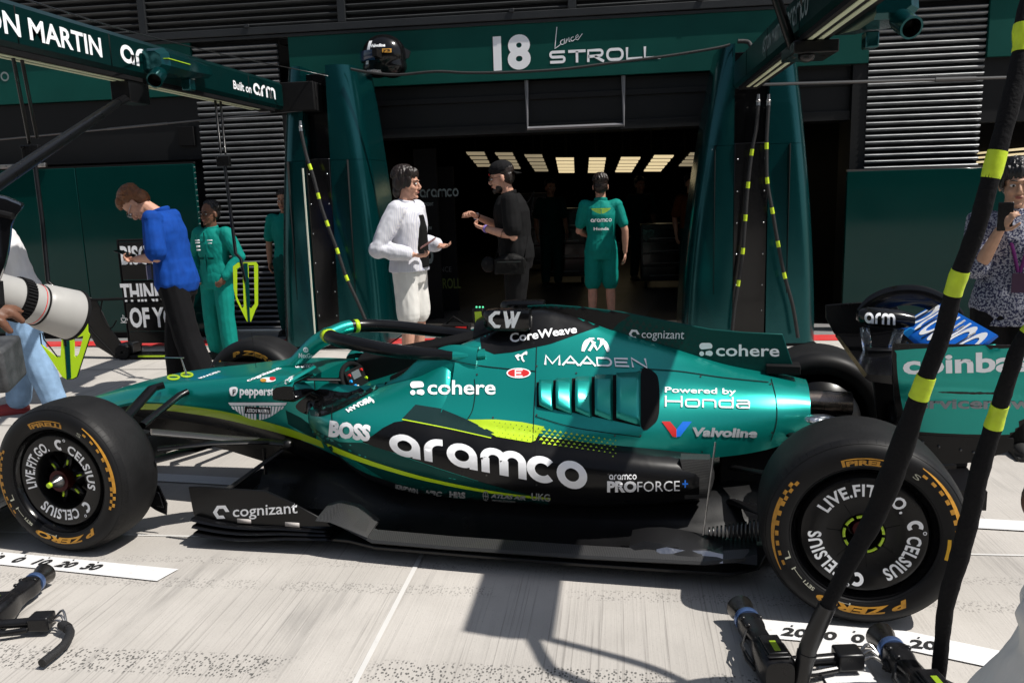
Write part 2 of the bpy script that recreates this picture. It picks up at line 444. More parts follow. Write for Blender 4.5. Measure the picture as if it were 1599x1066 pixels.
def concrete():
    m, t, b = newmat('brushed_pit_lane_concrete')
    P = nn(t, 'ShaderNodeTexCoord').outputs['Object']
    sx = nn(t, 'ShaderNodeSeparateXYZ'); t.links.new(P, sx.inputs[0]); X, Y = sx.outputs[0], sx.outputs[1]
    big = noi(t, P, .8, 5); mid = noi(t, P, 5, 6); fine = noi(t, P, 70, 4)
    streak = noi(t, mapv(t, P, (16, .9, 1)), 1.0, 6, .65)         # brushed along y
    streak2 = noi(t, mapv(t, P, (120, .8, 1)), 1.0, 3, .6)
    col = mixc(t, ramp(t, big, .3, .7), (.365, .345, .32), (.465, .44, .408))
    col = mixc(t, ramp(t, mid, .35, .75, 0, .3), col, (.33, .31, .285))
    # fine tined grooves across the lane (along y)
    grv = ramp(t, streak2, .53, .68)
    gate = ramp(t, noi(t, mapv(t, P, (1.3, .5, 1)), 1.0, 3), .40, .62, .25, 1.25)
    col = mixc(t, mth(t, 'MULTIPLY', mth(t, 'MULTIPLY', grv, gate), .42), col, (.15, .14, .13))
    # dark grimy patches combed by the grooves
    gp = mth(t, 'MULTIPLY', ramp(t, noi(t, mapv(t, P, (1.6, .9, 1)), 1.3, 4), .52, .72), ramp(t, streak, .45, .62))
    col = mixc(t, mth(t, 'MULTIPLY', gp, .38), col, (.13, .125, .12))
    # stippled tyre bands that cross the lane along x
    def band(y0, w, dens):
        d = mth(t, 'ABSOLUTE', mth(t, 'SUBTRACT', Y, y0)); return mth(t, 'MULTIPLY', ramp(t, d, w*.7, w, 1, 0), dens)
    wob = mth(t, 'MULTIPLY', mth(t, 'SUBTRACT', noi(t, mapv(t, P, (.5, 0, 0)), 1., 2), .5), .05)
    Y2 = mth(t, 'ADD', Y, wob)
    vor = nn(t, 'ShaderNodeTexVoronoi'); vor.inputs['Scale'].default_value = 1; t.links.new(mapv(t, P, (95, 62, 1)), vor.inputs['Vector'])
    dots = ramp(t, vor.outputs['Distance'], .28, .44, 1, 0)
    patch = ramp(t, noi(t, mapv(t, P, (2.2, 1.5, 1)), 1.0, 3), .36, .52)
    bsum = mth(t, 'ADD', band(-.81, .085, 1), mth(t, 'ADD', band(-.22, .05, .45), mth(t, 'ADD', band(-1.02, .05, .8), band(.0, .04, .4))))
    col = mixc(t, mth(t, 'MULTIPLY', mth(t, 'MULTIPLY', dots, patch), mth(t, 'MULTIPLY', bsum, .85)), col, (.05, .05, .048))
    # rust stains
    rs = ramp(t, noi(t, mapv(t, P, (4, 26, 1)), 1.0, 3), .74, .80, 0, .35)
    col = mixc(t, rs, col, (.42, .25, .12))
    pores = ramp(t, noi(t, P, 160, 2), .66, .72, 0, .5)
    col = mixc(t, pores, col, (.12, .11, .10))
    t.links.new(col, b.inputs['Base Color']); b.inputs['Roughness'].default_value = .85; b.inputs['Specular IOR Level'].default_value = .25
    bp = nn(t, 'ShaderNodeBump'); bp.inputs['Strength'].default_value = .35; bp.inputs['Distance'].default_value = .004
    h = mth(t, 'ADD', mth(t, 'MULTIPLY', streak2, 1.3), fine)
    t.links.new(h, bp.inputs['Height']); t.links.new(bp.outputs[0], b.inputs['Normal'])
    return m
def roadpaint(name, col, wear=.5):
    m, t, b = newmat(name)
    P = nn(t, 'ShaderNodeTexCoord').outputs['Object']
    w = ramp(t, noi(t, mapv(t, P, (20, 20, 1)), 1.4, 5), .60, .72, 0, wear)
    c = mixc(t, w, col, (.40, .38, .35)); c = mixc(t, ramp(t, noi(t, P, 3, 4), .4, .7, 0, .12), c, (.3, .3, .3))
    t.links.new(c, b.inputs['Base Color']); b.inputs['Roughness'].default_value = .6
    return m
K['concrete'] = concrete(); K['rpw'] = roadpaint('white_road_paint', (.68, .68, .68), .45); K['rpr'] = roadpaint('red_road_paint', (.50, .025, .025), .3)
K['seal'] = roadpaint('pale_joint_sealant', (.58, .57, .55), .4)
g = MB(); g.add([(-60, -60, 0), (60, -60, 0), (60, 60, 0), (-60, 60, 0)], [(0, 1, 2, 3)])
structure(g.build('pit_lane_ground', K['concrete'], auto=0))
def strip(name, pts, mat_, z=.004):
    s = MB(); s.add([(p[0], p[1], z) for p in pts], [tuple(range(len(pts)))]); return structure(s.build(name, mat_, auto=0))
def c2w(x, y): v = C2W@Vector((x, y, 0)); return (v.x, v.y)
strip('red_painted_line', [(-60, 5.25), (60, 5.25), (60, 5.58), (-60, 5.58)], K['rpr'])
strip('white_garage_apron', [(-60, 5.58), (60, 5.58), (60, 6.3), (-60, 6.3)], mat('pale_floor_paint', (.22, .22, .22), .4, var=.1, vscale=3), .004)
strip('concrete_joint', [(1.655, .2), (1.635, .2), (1.655, -3.2), (1.675, -3.2)], K['seal'], .003)
strip('concrete_joint', [(-20, .235), (30, .235), (30, .25), (-20, .25)], K['seal'], .003)
strip('concrete_joint', [(-20, 4.02), (30, 4.02), (30, 4.035), (-20, 4.035)], mat('dark_joint', (.17, .16, .15), .8), .003)
strip('concrete_joint', [(-20, 2.1), (30, 2.1), (30, 2.112), (-20, 2.112)], mat('dark_joint_b', (.2, .19, .18), .8), .003)
strip('concrete_joint', [(1.655, .25), (1.67, .25), (1.60, 5.2), (1.585, 5.2)], K['seal'], .003)
# the pit box marks lie along the car
mk = MB()
def cq(m_, pts, z=.006, mi=0): m_.add([(*c2w(*p), z) for p in pts], [tuple(range(len(pts)))], mi, False)
cq(mk, [(-.75, -.025), (.62, -.033), (.60, -.150), (-.75, -.135)])
cq(mk, [(3.04, -.005), (3.56, .010), (3.53, -.118), (3.02, -.132)])
cq(mk, [(3.56, .010), (4.2, -.17), (4.2, -.29), (3.53, -.118)])
cq(mk, [(-.75, 1.07), (5.2, 1.16), (5.2, 1.04), (-.75, .95)], .007)
cq(mk, [(3.20, -.125), (3.36, -.12), (3.50, -.9), (3.34, -.9)], .009)
def gnum(txt, x, y, size=.075):
    m_ = text2d(txt, size, .03, 1.15); e = ext2d(m_); w = e[1]-e[0]
    mk.add([(*c2w(x-w/2+a+.25*b, y+b), .010) for a, b in m_[0]], m_[1], 1, False)
    mk.add([(*c2w(x+q, y+r), .010) for q, r in ((-.004, .066), (.004, .066), (.004, .074), (-.004, .074))], [(0, 1, 2, 3)], 1, False)
for i, n_ in enumerate(('30', '20', '10', '0', '10', '20', '30')): gnum(n_, -.175+(i-3)*.131, -.115)
for i, n_ in enumerate(('20', '10', '0', '10', '20')): gnum(n_, 3.375+(i-2)*.105, -.105)
structure(mk.build('pit_box_marking', [K['rpw'], mat('black_stencil', (.012, .012, .012), .7)], auto=0))

# ------------------------------------------------------------------ pit building
FY = 6.2
K['wall'] = mat('dark_cladding', (.005, .0055, .006), .55, spec=.3, var=.2, vscale=2)
K['alu'] = mat('louvre_aluminium', (.27, .28, .29), .36, .6, var=.12, vscale=5)
K['darkalu'] = mat('dark_louvre', (.030, .032, .034), .5, .2, var=.15, vscale=3)
bld = thing('pit_building', 'long dark pit garage building with louvred cladding and an open lit garage', 'building', (2, FY, 0))
BO = Vector((2, FY, 0))
def part(mb, name, m, par=None, **kw): return mb.build(name, m, par or bld, off=BO, **kw)
def louvre(x0, x1, z0, z1, name, m, pitch=.066, dep=.05, y=FY):
    b = MB(); n = int((z1-z0)/pitch)
    b.box((x0, y+.045, z0), (x1, y+.06, z1), 1)
    for i in range(n):
        z = z0+i*pitch
        h = pitch*.52; pr = [(y+.045, z), (y+.022, z+.002), (y+.006, z+h*.30), (y-.002, z+h*.68), (y+.004, z+h*.92), (y+.018, z+h), (y+.045, z+h*1.12)]
        b.loft([[(x0, p[0], p[1]) for p in pr], [(x1, p[0], p[1]) for p in pr]])
    return part(b, name, [m, K['matt']], auto=50)
louvre(-2.31, -1.30, .02, 3.34, 'louvre_column', K['alu'])
louvre(5.13, 6.27, .02, 3.34, 'louvre_column', K['alu'])
for x0, x1 in ((-7.5, -2.9), (-2.8, -.55), (-.45, 2.0), (2.1, 4.5), (4.6, 6.9), (7, 9)):
    louvre(x0, x1, 3.47, 4.6, 'louvre_panel', K['darkalu'], .075, y=FY-.03)
fr = MB(); fr.box((-8, FY-.06, 3.385), (9.5, FY+.1, 3.465)); fr.box((-8, FY-.07, 4.62), (9.5, FY+.1, 4.9)); fr.box((-8, FY-.035, 3.345), (9.5, FY+.1, 3.382))
for x in (-2.85, -.5, 2.05, 4.55, 6.95): fr.box((x-.045, FY-.055, 3.466), (x+.045, FY+.1, 4.618))
for x in (-1.6, 1.4, 3.4): fr.box((x-.03, FY-.075, 3.46), (x+.03, FY-.062, 3.50))
part(fr, 'cornice_frame', mat('anthracite_frame', (.016, .018, .020), .5, .1, var=.1, vscale=3), bevel=.006)
wl = MB(); wl.box((-8, FY+.3, 0), (-2.3, FY+.5, 4.8)); wl.box((6.25, FY+.3, 2.2), (9.5, FY+.5, 4.8)); wl.box((-1.3, FY+.12, 3.3), (5.13, FY+.3, 4.6))
wl.box((-1.30, FY+.02, 0), (-1.16, FY+.5, 2.76)); wl.box((4.98, FY+.02, 0), (5.13, FY+.5, 2.76))
wl.box((-8, FY+.04, 2.05), (-2.32, FY+.28, 2.76)); wl.box((-8, FY+.52, 2.77), (9.5, FY+.6, 4.9)); wl.box((6.28, FY+.06, 2.12), (9.5, FY+.28, 2.77)); wl.box((5.4, 13, 0), (14, 13.1, 3)); wl.box((6, FY+.62, 2.4), (14, 13, 2.5))
part(wl, 'wall', K['wall'])
lt = MB(); lt.box((-1.16, FY+.10, 2.20), (4.98, FY+.5, 2.76)); lt.box((-1.16, FY+.06, 2.20), (4.98, FY+.098, 2.30)); lt.box((-1.16, FY+.07, 2.56), (4.98, FY+.098, 2.62))
part(lt, 'lintel', mat('roller_door_box', (.006, .0065, .007), .5, .0, spec=.3, var=.1), bevel=.004)
it = MB()   # garage room
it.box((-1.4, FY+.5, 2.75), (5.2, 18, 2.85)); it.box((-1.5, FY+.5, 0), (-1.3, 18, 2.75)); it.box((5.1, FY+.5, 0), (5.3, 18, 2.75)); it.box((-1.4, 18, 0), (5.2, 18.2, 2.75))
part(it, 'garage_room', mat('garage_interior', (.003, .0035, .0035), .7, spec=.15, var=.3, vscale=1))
fl = MB(); fl.box((-1.3, 6.3, -.02), (5.1, 18, .012))
for x0 in (.2, 2.3, 3.6):
    fl.add([(x0, 6.6, .016), (x0+.5, 6.6, .016), (x0+1.5, 14, .016), (x0+1.1, 14, .016)], [(0, 1, 2, 3)], 1, False)
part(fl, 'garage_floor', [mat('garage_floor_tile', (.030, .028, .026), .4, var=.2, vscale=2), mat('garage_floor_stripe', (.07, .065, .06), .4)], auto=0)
rs = MB(); rs.tube([(1.53, FY+.03, 2.76), (1.53, FY+.03, 2.245), (2.59, FY+.03, 2.245), (2.59, FY+.03, 2.76)], .022, 4)
tag(rs.build('sign_bracket', mat('grey_metal_tube', (.22, .22, .235), .4, .4), auto=30), 'pale grey square tube bracket hanging below the middle fascia board', 'bracket')
# fascia boards
def fascia(x0, x1, z0, z1, label):
    b = MB(); b.box((x0, FY-.02, z0), (x1, FY+.03, z1))
    r = thing('fascia_board', label, 'sign board', ((x0+x1)/2, FY, z0), group='green boards over the garage doors')
    o = Vector(r.location); b.build('board', K['green_flat'], r, off=o, bevel=.004); return r, o
f1, o1 = fascia(-1.15, 5.12, 2.765, 3.35, 'long green board over the open garage, lettered with a white number 18')
f2, o2 = fascia(-8, -2.32, 2.765, 3.35, 'green board at far left behind the overhead arm, above the left glossy screen')
f3, o3 = fascia(6.28, 9.5, 2.765, 3.35, 'green board at far right beyond the right louvred column')
def wall_text(par, off, items, mats, name='lettering', y=FY-.024):
    for m_, px0, px1, py0, mi in items:
        mb = MB()
        # m_ spans from pixel x px0 to px1 on baseline pixel row py0 (given as ((x0,y0),(x1,y1)))
        e = ext2d(m_); a = wy(*px0, y); b = wy(*px1, y); ex = (b-a)/(e[1]-e[0])
        s = ex.length if py0 is None else (wy(*py0, y)-a).z/(e[3])
        place2d(mb, m_, a-ex*e[0], ex, Vector((0, 0, 1))*s, 0); mb.build(name, mats[mi], par, off=off, auto=0)
script = stroke2d([[(0, 2.6), (-.15, 1.5), (-.3, .2), (-.36, -.1)]+[(.1, .05), (.45, .22)], arcp(.75, .45, .3, 60, 330, 10)+[(1.0, .35)], [(1.05, .85), (.95, .2), (1.15, .2)],
    [(1.15, .2), (1.32, .8), (1.3, .2), (1.4, .6), (1.62, .85), (1.66, .3), (1.8, .25)], arcp(2.15, .5, .26, 60, 320, 8)+[(2.5, .4)], [(2.55, .45), (2.95, .65), (2.85, .9), (2.6, .75), (2.58, .35), (2.85, .2), (3.5, .85)]], .10)
wide = stroke2d([], .1)
def wide_word(w, sw=.24, W=1.55):
    """extended capitals / lower case, unit height"""
    x = 0; P = []; h = sw/2; r = .26
    def rr(x0, y0, x1, y1, a=.22): return arcp(x1-a, y1-a, a, 0, 90, 5)+arcp(x0+a, y1-a, a, 90, 180, 5)+arcp(x0+a, y0+a, a, 180, 270, 5)+arcp(x1-a, y0+a, a, 270, 360, 5)+[(x1, y1-a)]
    for ch in w:
        g = []
        if ch == 'S': g = [[(W-h, 1-h), (.35, 1-h)]+arcp(.35, .75-h*.5, .25-h*.5, 90, 270, 8)+[(W-.35, .5)]+arcp(W-.35, .25+h*.5, .25-h*.5, 90, -90, 8)+[(h, h)]]; adv = W+.2
        elif ch == 'T': g = [[(0, 1-h), (W, 1-h)], [(W/2, 1-h), (W/2, 0)]]; adv = W+.12
        elif ch == 'R': g = [[(h, 0), (h, 1-h), (W-.4, 1-h)]+arcp(W-.4, .70-h*.2, .3-h*.8, 90, -90, 8)+[(h, .42)], [(W*.45, .42), (W-.05, 0)]]; adv = W+.15
        elif ch == 'O': g = [rr(h, h, W-h, 1-h, .36)]; adv = W+.18
        elif ch == 'L': g = [[(h, 1), (h, h), (W-.1, h)]]; adv = W+.02
        elif ch == 'H': g = [[(h, 0), (h, 1)], [(W-h, 0), (W-h, 1)], [(h, .5), (W-h, .5)]]; adv = W+.22
        elif ch == 'o': g = [rr(h, h, W*.85-h, .72-h*.5, .2)]; adv = W*.85+.2
        elif ch == 'n': g = [[(h, 0), (h, .72-h*.5), (W*.8-.3, .72-h*.5)]+arcp(W*.8-.3, .5-h*.5, .22, 90, 0, 6)+[(W*.8-.08, 0)]]; adv = W*.8+.2
        elif ch == 'd': g = [rr(h, h, W*.85-h, .72-h*.5, .2), [(W*.85-h, 0), (W*.85-h, 1)]]; adv = W*.85+.22
        elif ch == 'a': g = [[(h, .72-h*.5), (W*.8-h-.2, .72-h*.5)]+arcp(W*.8-h-.2, .52-h*.5, .2, 90, 0, 5)+[(W*.8-h, h), (.25, h)]+arcp(.25, .22+h*.4, .2-h*.6, 270, 90, 6)+[(W*.8-h, .42)]]; adv = W*.8+.2
        elif ch == 'M': g = [[(h, 0), (h, 1), (W/2, .15), (W-h, 1), (W-h, 0)]]; adv = W+.2
        elif ch == 'A': g = [[(0, 0), (W/2, 1), (W, 0)], [(W*.25, .3), (W*.75, .3)]]; adv = W+.08
        elif ch == 'D': g = [[(h, h), (h, 1-h), (W-.5, 1-h)]+arcp(W-.5, .5, .5-h, 90, -90, 10)+[(h, h)]]; adv = W+.2
        elif ch == 'E': g = [[(W*.9, 1-h), (h, 1-h), (h, h), (W*.9, h)], [(h, .5), (W*.82, .5)]]; adv = W+.1
        elif ch == 'N': g = [[(h, 0), (h, 1), (W-h, 0), (W-h, 1)]]; adv = W+.2
        else: adv = W*.6
        P += [[(x+a, b) for a, b in q] for q in g]; x += adv
    return stroke2d(P, sw)
wall_text(f1, o1, [
    (text2d('18', 1, .045, 1.0, res=6), (771, 108), (829, 104), (771, 57), 0),
    (script, (866, 75), (910, 63), None, 0),
    (wide_word('STROLL', .22), (858, 100), (1031, 92), (858, 80), 0)], [K['white']])
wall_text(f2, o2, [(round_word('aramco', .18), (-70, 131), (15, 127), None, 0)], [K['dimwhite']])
# garage ceiling light banks: each bank hangs from the ceiling on two rods, stepping down toward the back
K['lamp'] = mat('warm_led_panel', (.8, .8, .7), .5, emit=(1, .80, .46, .62))
K['lampdim'] = mat('warm_led_panel_dim', (.8, .8, .7), .5, emit=(1, .82, .52, .2))
banks = [((728, 239), (756, 239), (748, 263), (768, 263), 4, 'lampdim'), ((773, 240), (800, 240), (794, 266), (814, 266), 5, 'lampdim'), ((819, 243), (846, 243), (837, 270), (857, 270), 5, 'lampdim'),
         ((868, 248), (896, 248), (873, 272), (897, 272), 5, 'lamp'), ((920, 248), (946, 248), (918, 272), (942, 272), 5, 'lamp'), ((970, 247), (1000, 247), (960, 271), (985, 271), 5, 'lamp'),
         ((1022, 244), (1052, 244), (1004, 270), (1030, 270), 5, 'lamp'), ((1078, 240), (1105, 240), (1058, 262), (1080, 262), 4, 'lampdim')]
lbl = ['dim first', 'dim second', 'dim third', 'bright fourth', 'bright fifth', 'bright sixth', 'bright seventh', 'half hidden eighth']
for bi, (a, b, c, d, n_, lm) in enumerate(banks):
    Y0, Y1 = 12., 15.
    A, B, C_, D = wy(*a, Y0), wy(*b, Y0), wy(*c, Y1), wy(*d, Y1)
    r = thing('ceiling_light', '%s bank of warm light panels from the left under the dark garage ceiling' % lbl[bi], 'ceiling light', (A+D)/2, group='light banks on the garage ceiling')
    o = Vector(r.location); p_ = MB(); f_ = MB()
    for k in range(n_):
        u0, u1 = k/n_, (k+.52)/n_
        q = [A.lerp(C_, u0), B.lerp(D, u0), B.lerp(D, u1), A.lerp(C_, u1)]
        p_.prism(q, (0, 0, .02))
    f_.tube([A+Vector((0, 0, .04)), C_+Vector((0, 0, .04))], .012, 6); f_.tube([B+Vector((0, 0, .04)), D+Vector((0, 0, .04))], .012, 6)
    f_.tube([(A+B)/2+Vector((0, 0, .03)), Vector(((A+B).x/2, Y0, 2.78))], .012, 6); f_.tube([(C_+D)/2+Vector((0, 0, .03)), Vector(((C_+D).x/2, Y1, 2.78))], .012, 6)
    split_loose(p_.build('light_panel', K[lm], r, off=o)); f_.build('hanger_frame', K['matt'], r, off=o)
# the far right garage shows slanted light slats too
r = thing('ceiling_light', 'slanted warm light slats behind the right hose, glimpsed above the right glossy screen', 'ceiling light', wy(1560, 245, 11)); o = Vector(r.location); p_ = MB()
for k in range(5):
    q = [wy(1526, 238+k*7, 11), wy(1625, 228+k*8, 11), wy(1625, 232+k*8, 11), wy(1526, 241+k*7, 11)]; p_.prism(q, (0, .05, 0))
split_loose(p_.build('light_panel', K['lamp'], r, off=o))
p_ = MB(); p_.box((o.x-.7, 11.08, o.z-.35), (o.x+1.2, 11.14, o.z+.5)); p_.build('backing_panel', K['matt'], r, off=o)
# glossy green screens
def screen(x0, x1, z1, y, label):
    r = thing('glossy_screen', label, 'screen', ((x0+x1)/2, y, 0), group='glossy green screens')
    o = Vector(r.location); n = 3; w = (x1-x0)/n
    for i in range(n):
        b = MB(); b.box((x0+i*w+.004, y, .07), (x0+(i+1)*w-.004, y+.05, z1)); b.build('panel', K['green_gloss'], r, off=o, bevel=.006)
    b = MB(); b.box((x0, y+.003, z1+.001), (x1, y+.047, z1+.022)); b.build('top_rail', K['dsteel'] if x0 > 0 else K['matt'], r, off=o)
    b = MB(); b.box((x0, y+.01, 0.012), (x1, y+.09, .069)); b.build('skirting', K['matt'], r, off=o)
    return r, o
screen(4.84, 9.0, 1.655, 5.75, 'glossy dark green screen at right behind the rear wing')
screen(-6.5, -2.19, 1.98, 5.75, 'taller glossy dark green screen at left behind the pit board and the man in blue')
b = MB(); b.box((-6.4, 5.70, 2.0), (-3.95, 5.74, 2.045)); tag(b.build('metal_rail', K['steel'], bevel=.004), 'pale metal rail lying along the top of the left glossy screen', 'rail')
b = MB(); q = wy(293, 213, FY+.03); b.box((q.x-.11, FY+.0, q.z-.11), (q.x+.09, FY+.038, q.z+.11)); t_ = text2d('PIT', .04, .02); t2_ = text2d('BOX', .04, .02)
wp = tag(b.build('wall_plaque', K['matt'], bevel=.004), 'small black plaque on dark wall beside the left louvred column', 'plaque')
# dark boards and cabinets inside the garage
def dark_thing(name, a, b_, label, cat, group=None):
    m_ = MB(); m_.box(a, b_); o = m_.build(name, K['matt'], bevel=.01); tag(o, label, cat, group); return o
p0_, p1_ = wy(648, 300, 6.9), wy(675, 520, 6.9)
gb = MB(); gb.box((p0_.x, 6.9, 0.013), (p0_.x+.28, 6.96, 2.1)); gb.build('tmp', K['matt'])
gbo = bpy.data.objects['tmp']; gbo.name = 'sponsor_board'; tag(gbo, 'tall black board with pale lettering behind the man in white', 'board')
def flat_text(par, items, mats, name='lettering'):
    for m_, org, ex, ez, mi in items:
        mb = MB(); place2d(mb, m_, org, ex, ez, 0); mb.build(name, mats[mi], par, auto=0)
xx = p0_.x; EX, EZ = Vector((1, 0, 0)), Vector((0, 0, 1))
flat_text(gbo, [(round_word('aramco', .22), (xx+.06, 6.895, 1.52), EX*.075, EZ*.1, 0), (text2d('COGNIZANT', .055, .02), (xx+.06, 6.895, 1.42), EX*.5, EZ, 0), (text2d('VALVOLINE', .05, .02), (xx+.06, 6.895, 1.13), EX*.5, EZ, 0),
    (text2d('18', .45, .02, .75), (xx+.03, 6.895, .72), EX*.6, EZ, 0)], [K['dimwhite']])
p2_ = wy(677, 420, 7.6)
gb = MB(); gb.box((p2_.x-.05, 7.6, 0.013), (p2_.x+.32, 7.66, 1.9)); gbo = gb.build('name_board', K['matt']); tag(gbo, 'black name board with lime letters just right of the tall sponsor board', 'board')
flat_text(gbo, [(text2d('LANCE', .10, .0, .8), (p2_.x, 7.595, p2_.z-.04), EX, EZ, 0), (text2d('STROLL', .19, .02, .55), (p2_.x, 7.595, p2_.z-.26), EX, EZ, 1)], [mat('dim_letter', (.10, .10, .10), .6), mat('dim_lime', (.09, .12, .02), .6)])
for i, (px, Yq, h_) in enumerate(((880, 10.5, 1.25), (1040, 9.6, 1.0), (830, 12.8, 1.5))):
    q = wy(px, 400, Yq)
    m_ = MB(); m_.box((q.x-.38, Yq, .14), (q.x+.38, Yq+.5, h_))
    lb = ('low black tool cabinet right of the person in the teal polo', 'low black tool cabinet') 
    t_ = thing('tool_cabinet', ['black tool cabinet left of the person in the teal polo', 'low black tool cabinet beside the right tower, deep in the garage', 'tall black tool cabinet at the back, right of the man in the cap'][i], 'cabinet', (q.x, Yq+.25, .0), group='tool cabinets in the garage'); o = Vector(t_.location)
    m_.build('cabinet_body', K['black'], t_, off=o, bevel=.012)
    for k in range(4):
        d_ = MB(); zz = .2+k*(h_-.25)/4; d_.box((q.x-.35, Yq-.012, zz), (q.x+.35, Yq-.001, zz+(h_-.35)/4)); dd = d_.build('drawer', K['gloss'], t_, off=o, bevel=.004)
        d_ = MB(); d_.box((q.x-.25, Yq-.025, zz+.02), (q.x+.25, Yq-.013, zz+.035)); d_.build('handle', K['dsteel'], dd, off=o)
    for sx in (-.3, .3):
        d_ = MB(); d_.lathe([(.0, -.02), (.055, -.02), (.055, .02), (0, .02)], (q.x+sx, Yq+.12, .068), (1, 0, 0), 14); d_.build('castor', K['rubber'], t_, off=o)
# off-frame side of the pit lane, seen only as reflections: pit wall and grandstand
pw = MB(); pw.box((-60, -17.2, 0), (60, -16.9, 1.25)); structure(pw.build('pit_wall', mat('pit_wall_grey', (.20, .20, .20), .7)))
gs = MB()
for k in range(12): gs.box((-60, -36-k*1.2, .4+k*.75), (60, -34.85-k*1.2, 1.2+k*.75))
gs.box((-60, -52, 12.5), (60, -32, 13.2)); gs.box((-60, -52, 0), (60, -51.6, 12.5))
structure(gs.build('grandstand', mat('grandstand_dark', (.07, .075, .08), .8, var=.4, vscale=1.5)))

# ------------------------------------------------------------------ gantries
TY = 4.98
def tower(x_in0, x_in1, xo0, xo1, xt0, xt1, label, H=2.86, light=False):
    r = thing('pit_gantry', label, 'gantry', ((x_in0+x_in1)/2, TY+.3, 0), group='overhead gantries'); o = Vector(r.location)
    for side in (0, 1):
        xi = x_in0 if side == 0 else x_in1; ob, ot = (xo0, xt0) if side == 0 else (xo1, xt1)
        for z0, z1 in ((.03, 1.93), (1.934, H)):
            secs = []
            for k in range(9):
                z = z0+(z1-z0)*k/8; u = z/H; xo = ob+(ot-ob)*(u**1.7)
                s = -1 if side == 0 else 1; w = abs(xo-xi); y0 = TY+.10*u; y1 = TY+.85
                pts = [(0, y0), (max(.02, w-.16), y0)]+[(w-.16+.16*math.sin(a*PI/12), y0+.22*(1-math.cos(a*PI/12))) for a in range(1, 7)]+[(w, y1), (0, y1)]
                pts = [(max(0, p[0]), p[1]) for p in pts]
                secs.append([(xi+s*p[0], p[1], z) for p in pts])
            m_ = MB(); m_.loft(secs); m_.build('tower_shell', K['tower'], r, off=o, auto=40)
    m_ = MB(); m_.box((x_in0+.003, TY+.25, .02), (x_in1-.003, TY+.8, H-.06)); m_.box((x_in0+.003, TY+.05, .02), (x_in1-.003, TY+.249, 1.95)); m_.build('channel', K['gloss'], r, off=o, bevel=.006)
    m_ = MB()
    for z in (.35, .6, .9, 1.2, 1.5, 1.8):
        for x in (x_in0+.035, x_in1-.035): m_.ell((x, TY+.049, z), .008)
    for z in (.5, 1.0, 1.5, 1.90):
        for x in (x_in0-.06, x_in1+.06, x_in0-.2, x_in1+.22): m_.ell((x, TY+.012+.1*z/H, z), (.007, .006, .007))
    split_loose(m_.build('bolt', K['chrome'], r, off=o))
    m_ = MB()
    for x in (x_in0-.18, x_in1+.19): m_.box((x-.0025, TY+.018, .05), (x+.0025, TY+.10, 1.93))
    split_loose(m_.build('panel_seam', K['matt'], r, off=o))
    m_ = MB(); m_.box((xo0+.02, TY+.0, 0.006), (xo1-.02, TY+.83, .029)); m_.build('base_plate', K['matt'], r, off=o)
    if light:
        m_ = MB(); m_.box((x_in0-.016, TY-.004, .08), (x_in0-.002, TY+.01, 1.86)); m_.build('light_strip', mat('pale_strip', (.7, .72, .6), .4), r, off=o)
    return r, o
LX0, LX1, BZ0, BZ1, BYE = -.98, -.78, 2.44, 2.70, -.93
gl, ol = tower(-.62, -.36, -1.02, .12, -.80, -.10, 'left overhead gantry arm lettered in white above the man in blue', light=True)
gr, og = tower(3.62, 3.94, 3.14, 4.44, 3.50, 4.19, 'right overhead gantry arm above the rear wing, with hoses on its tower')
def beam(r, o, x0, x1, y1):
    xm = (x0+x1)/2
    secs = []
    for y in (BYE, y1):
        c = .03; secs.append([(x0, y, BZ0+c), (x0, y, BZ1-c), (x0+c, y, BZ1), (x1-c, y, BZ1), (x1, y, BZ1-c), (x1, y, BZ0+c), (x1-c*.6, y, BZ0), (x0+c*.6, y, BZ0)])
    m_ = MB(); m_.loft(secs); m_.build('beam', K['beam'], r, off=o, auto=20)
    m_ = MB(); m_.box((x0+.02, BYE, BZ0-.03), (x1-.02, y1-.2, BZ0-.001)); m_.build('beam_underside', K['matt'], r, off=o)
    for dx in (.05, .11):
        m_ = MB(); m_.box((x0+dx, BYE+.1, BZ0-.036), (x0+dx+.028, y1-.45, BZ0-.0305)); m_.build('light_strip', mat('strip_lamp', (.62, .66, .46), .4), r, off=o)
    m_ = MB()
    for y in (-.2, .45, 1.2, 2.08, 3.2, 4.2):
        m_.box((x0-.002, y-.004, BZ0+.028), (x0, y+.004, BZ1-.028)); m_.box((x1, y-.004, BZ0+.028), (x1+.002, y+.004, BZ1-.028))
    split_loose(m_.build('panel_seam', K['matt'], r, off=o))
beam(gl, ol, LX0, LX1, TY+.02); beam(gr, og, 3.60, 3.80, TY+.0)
m_ = MB()
for k in range(7): m_.box((-.93+k*.003, TY+.0+k*.075, BZ0-.02), (-.46, TY+.05+k*.075, BZ1+.0))
m_.box((-.9, TY+.02, BZ0), (-.5, TY+.5, BZ1-.02)); m_.build('bellows', K['matt'], gl, off=ol, bevel=.008)
def beam_text(par, off, x, items, mats, flip):
    for m_, y0, z0, size, mi, sx in items:
        mb = MB(); place2d(mb, m_, (x, y0, z0), Vector((0, 1 if flip else -1, 0))*size*sx, Vector((0, 0, 1))*size, 0); mb.build('lettering', mats[mi], par, off=off, auto=0)
def px_y(x, y, X): return wx(x, y, X).y
XT = LX1+.003
am = text2d('ASTON MARTIN', .165, .022, 1.0); e = ext2d(am); y_end = px_y(160, 88, XT); y_m = px_y(47, 60, XT)
mt = text2d('MARTIN', .165, .022); em = ext2d(mt); sxx = (y_end-y_m)/(em[1]-em[0])
arm_ = round_word('arm', .24); ea = ext2d(arm_); ya0, ya1 = px_y(397, 157, XT), px_y(431, 160, XT)
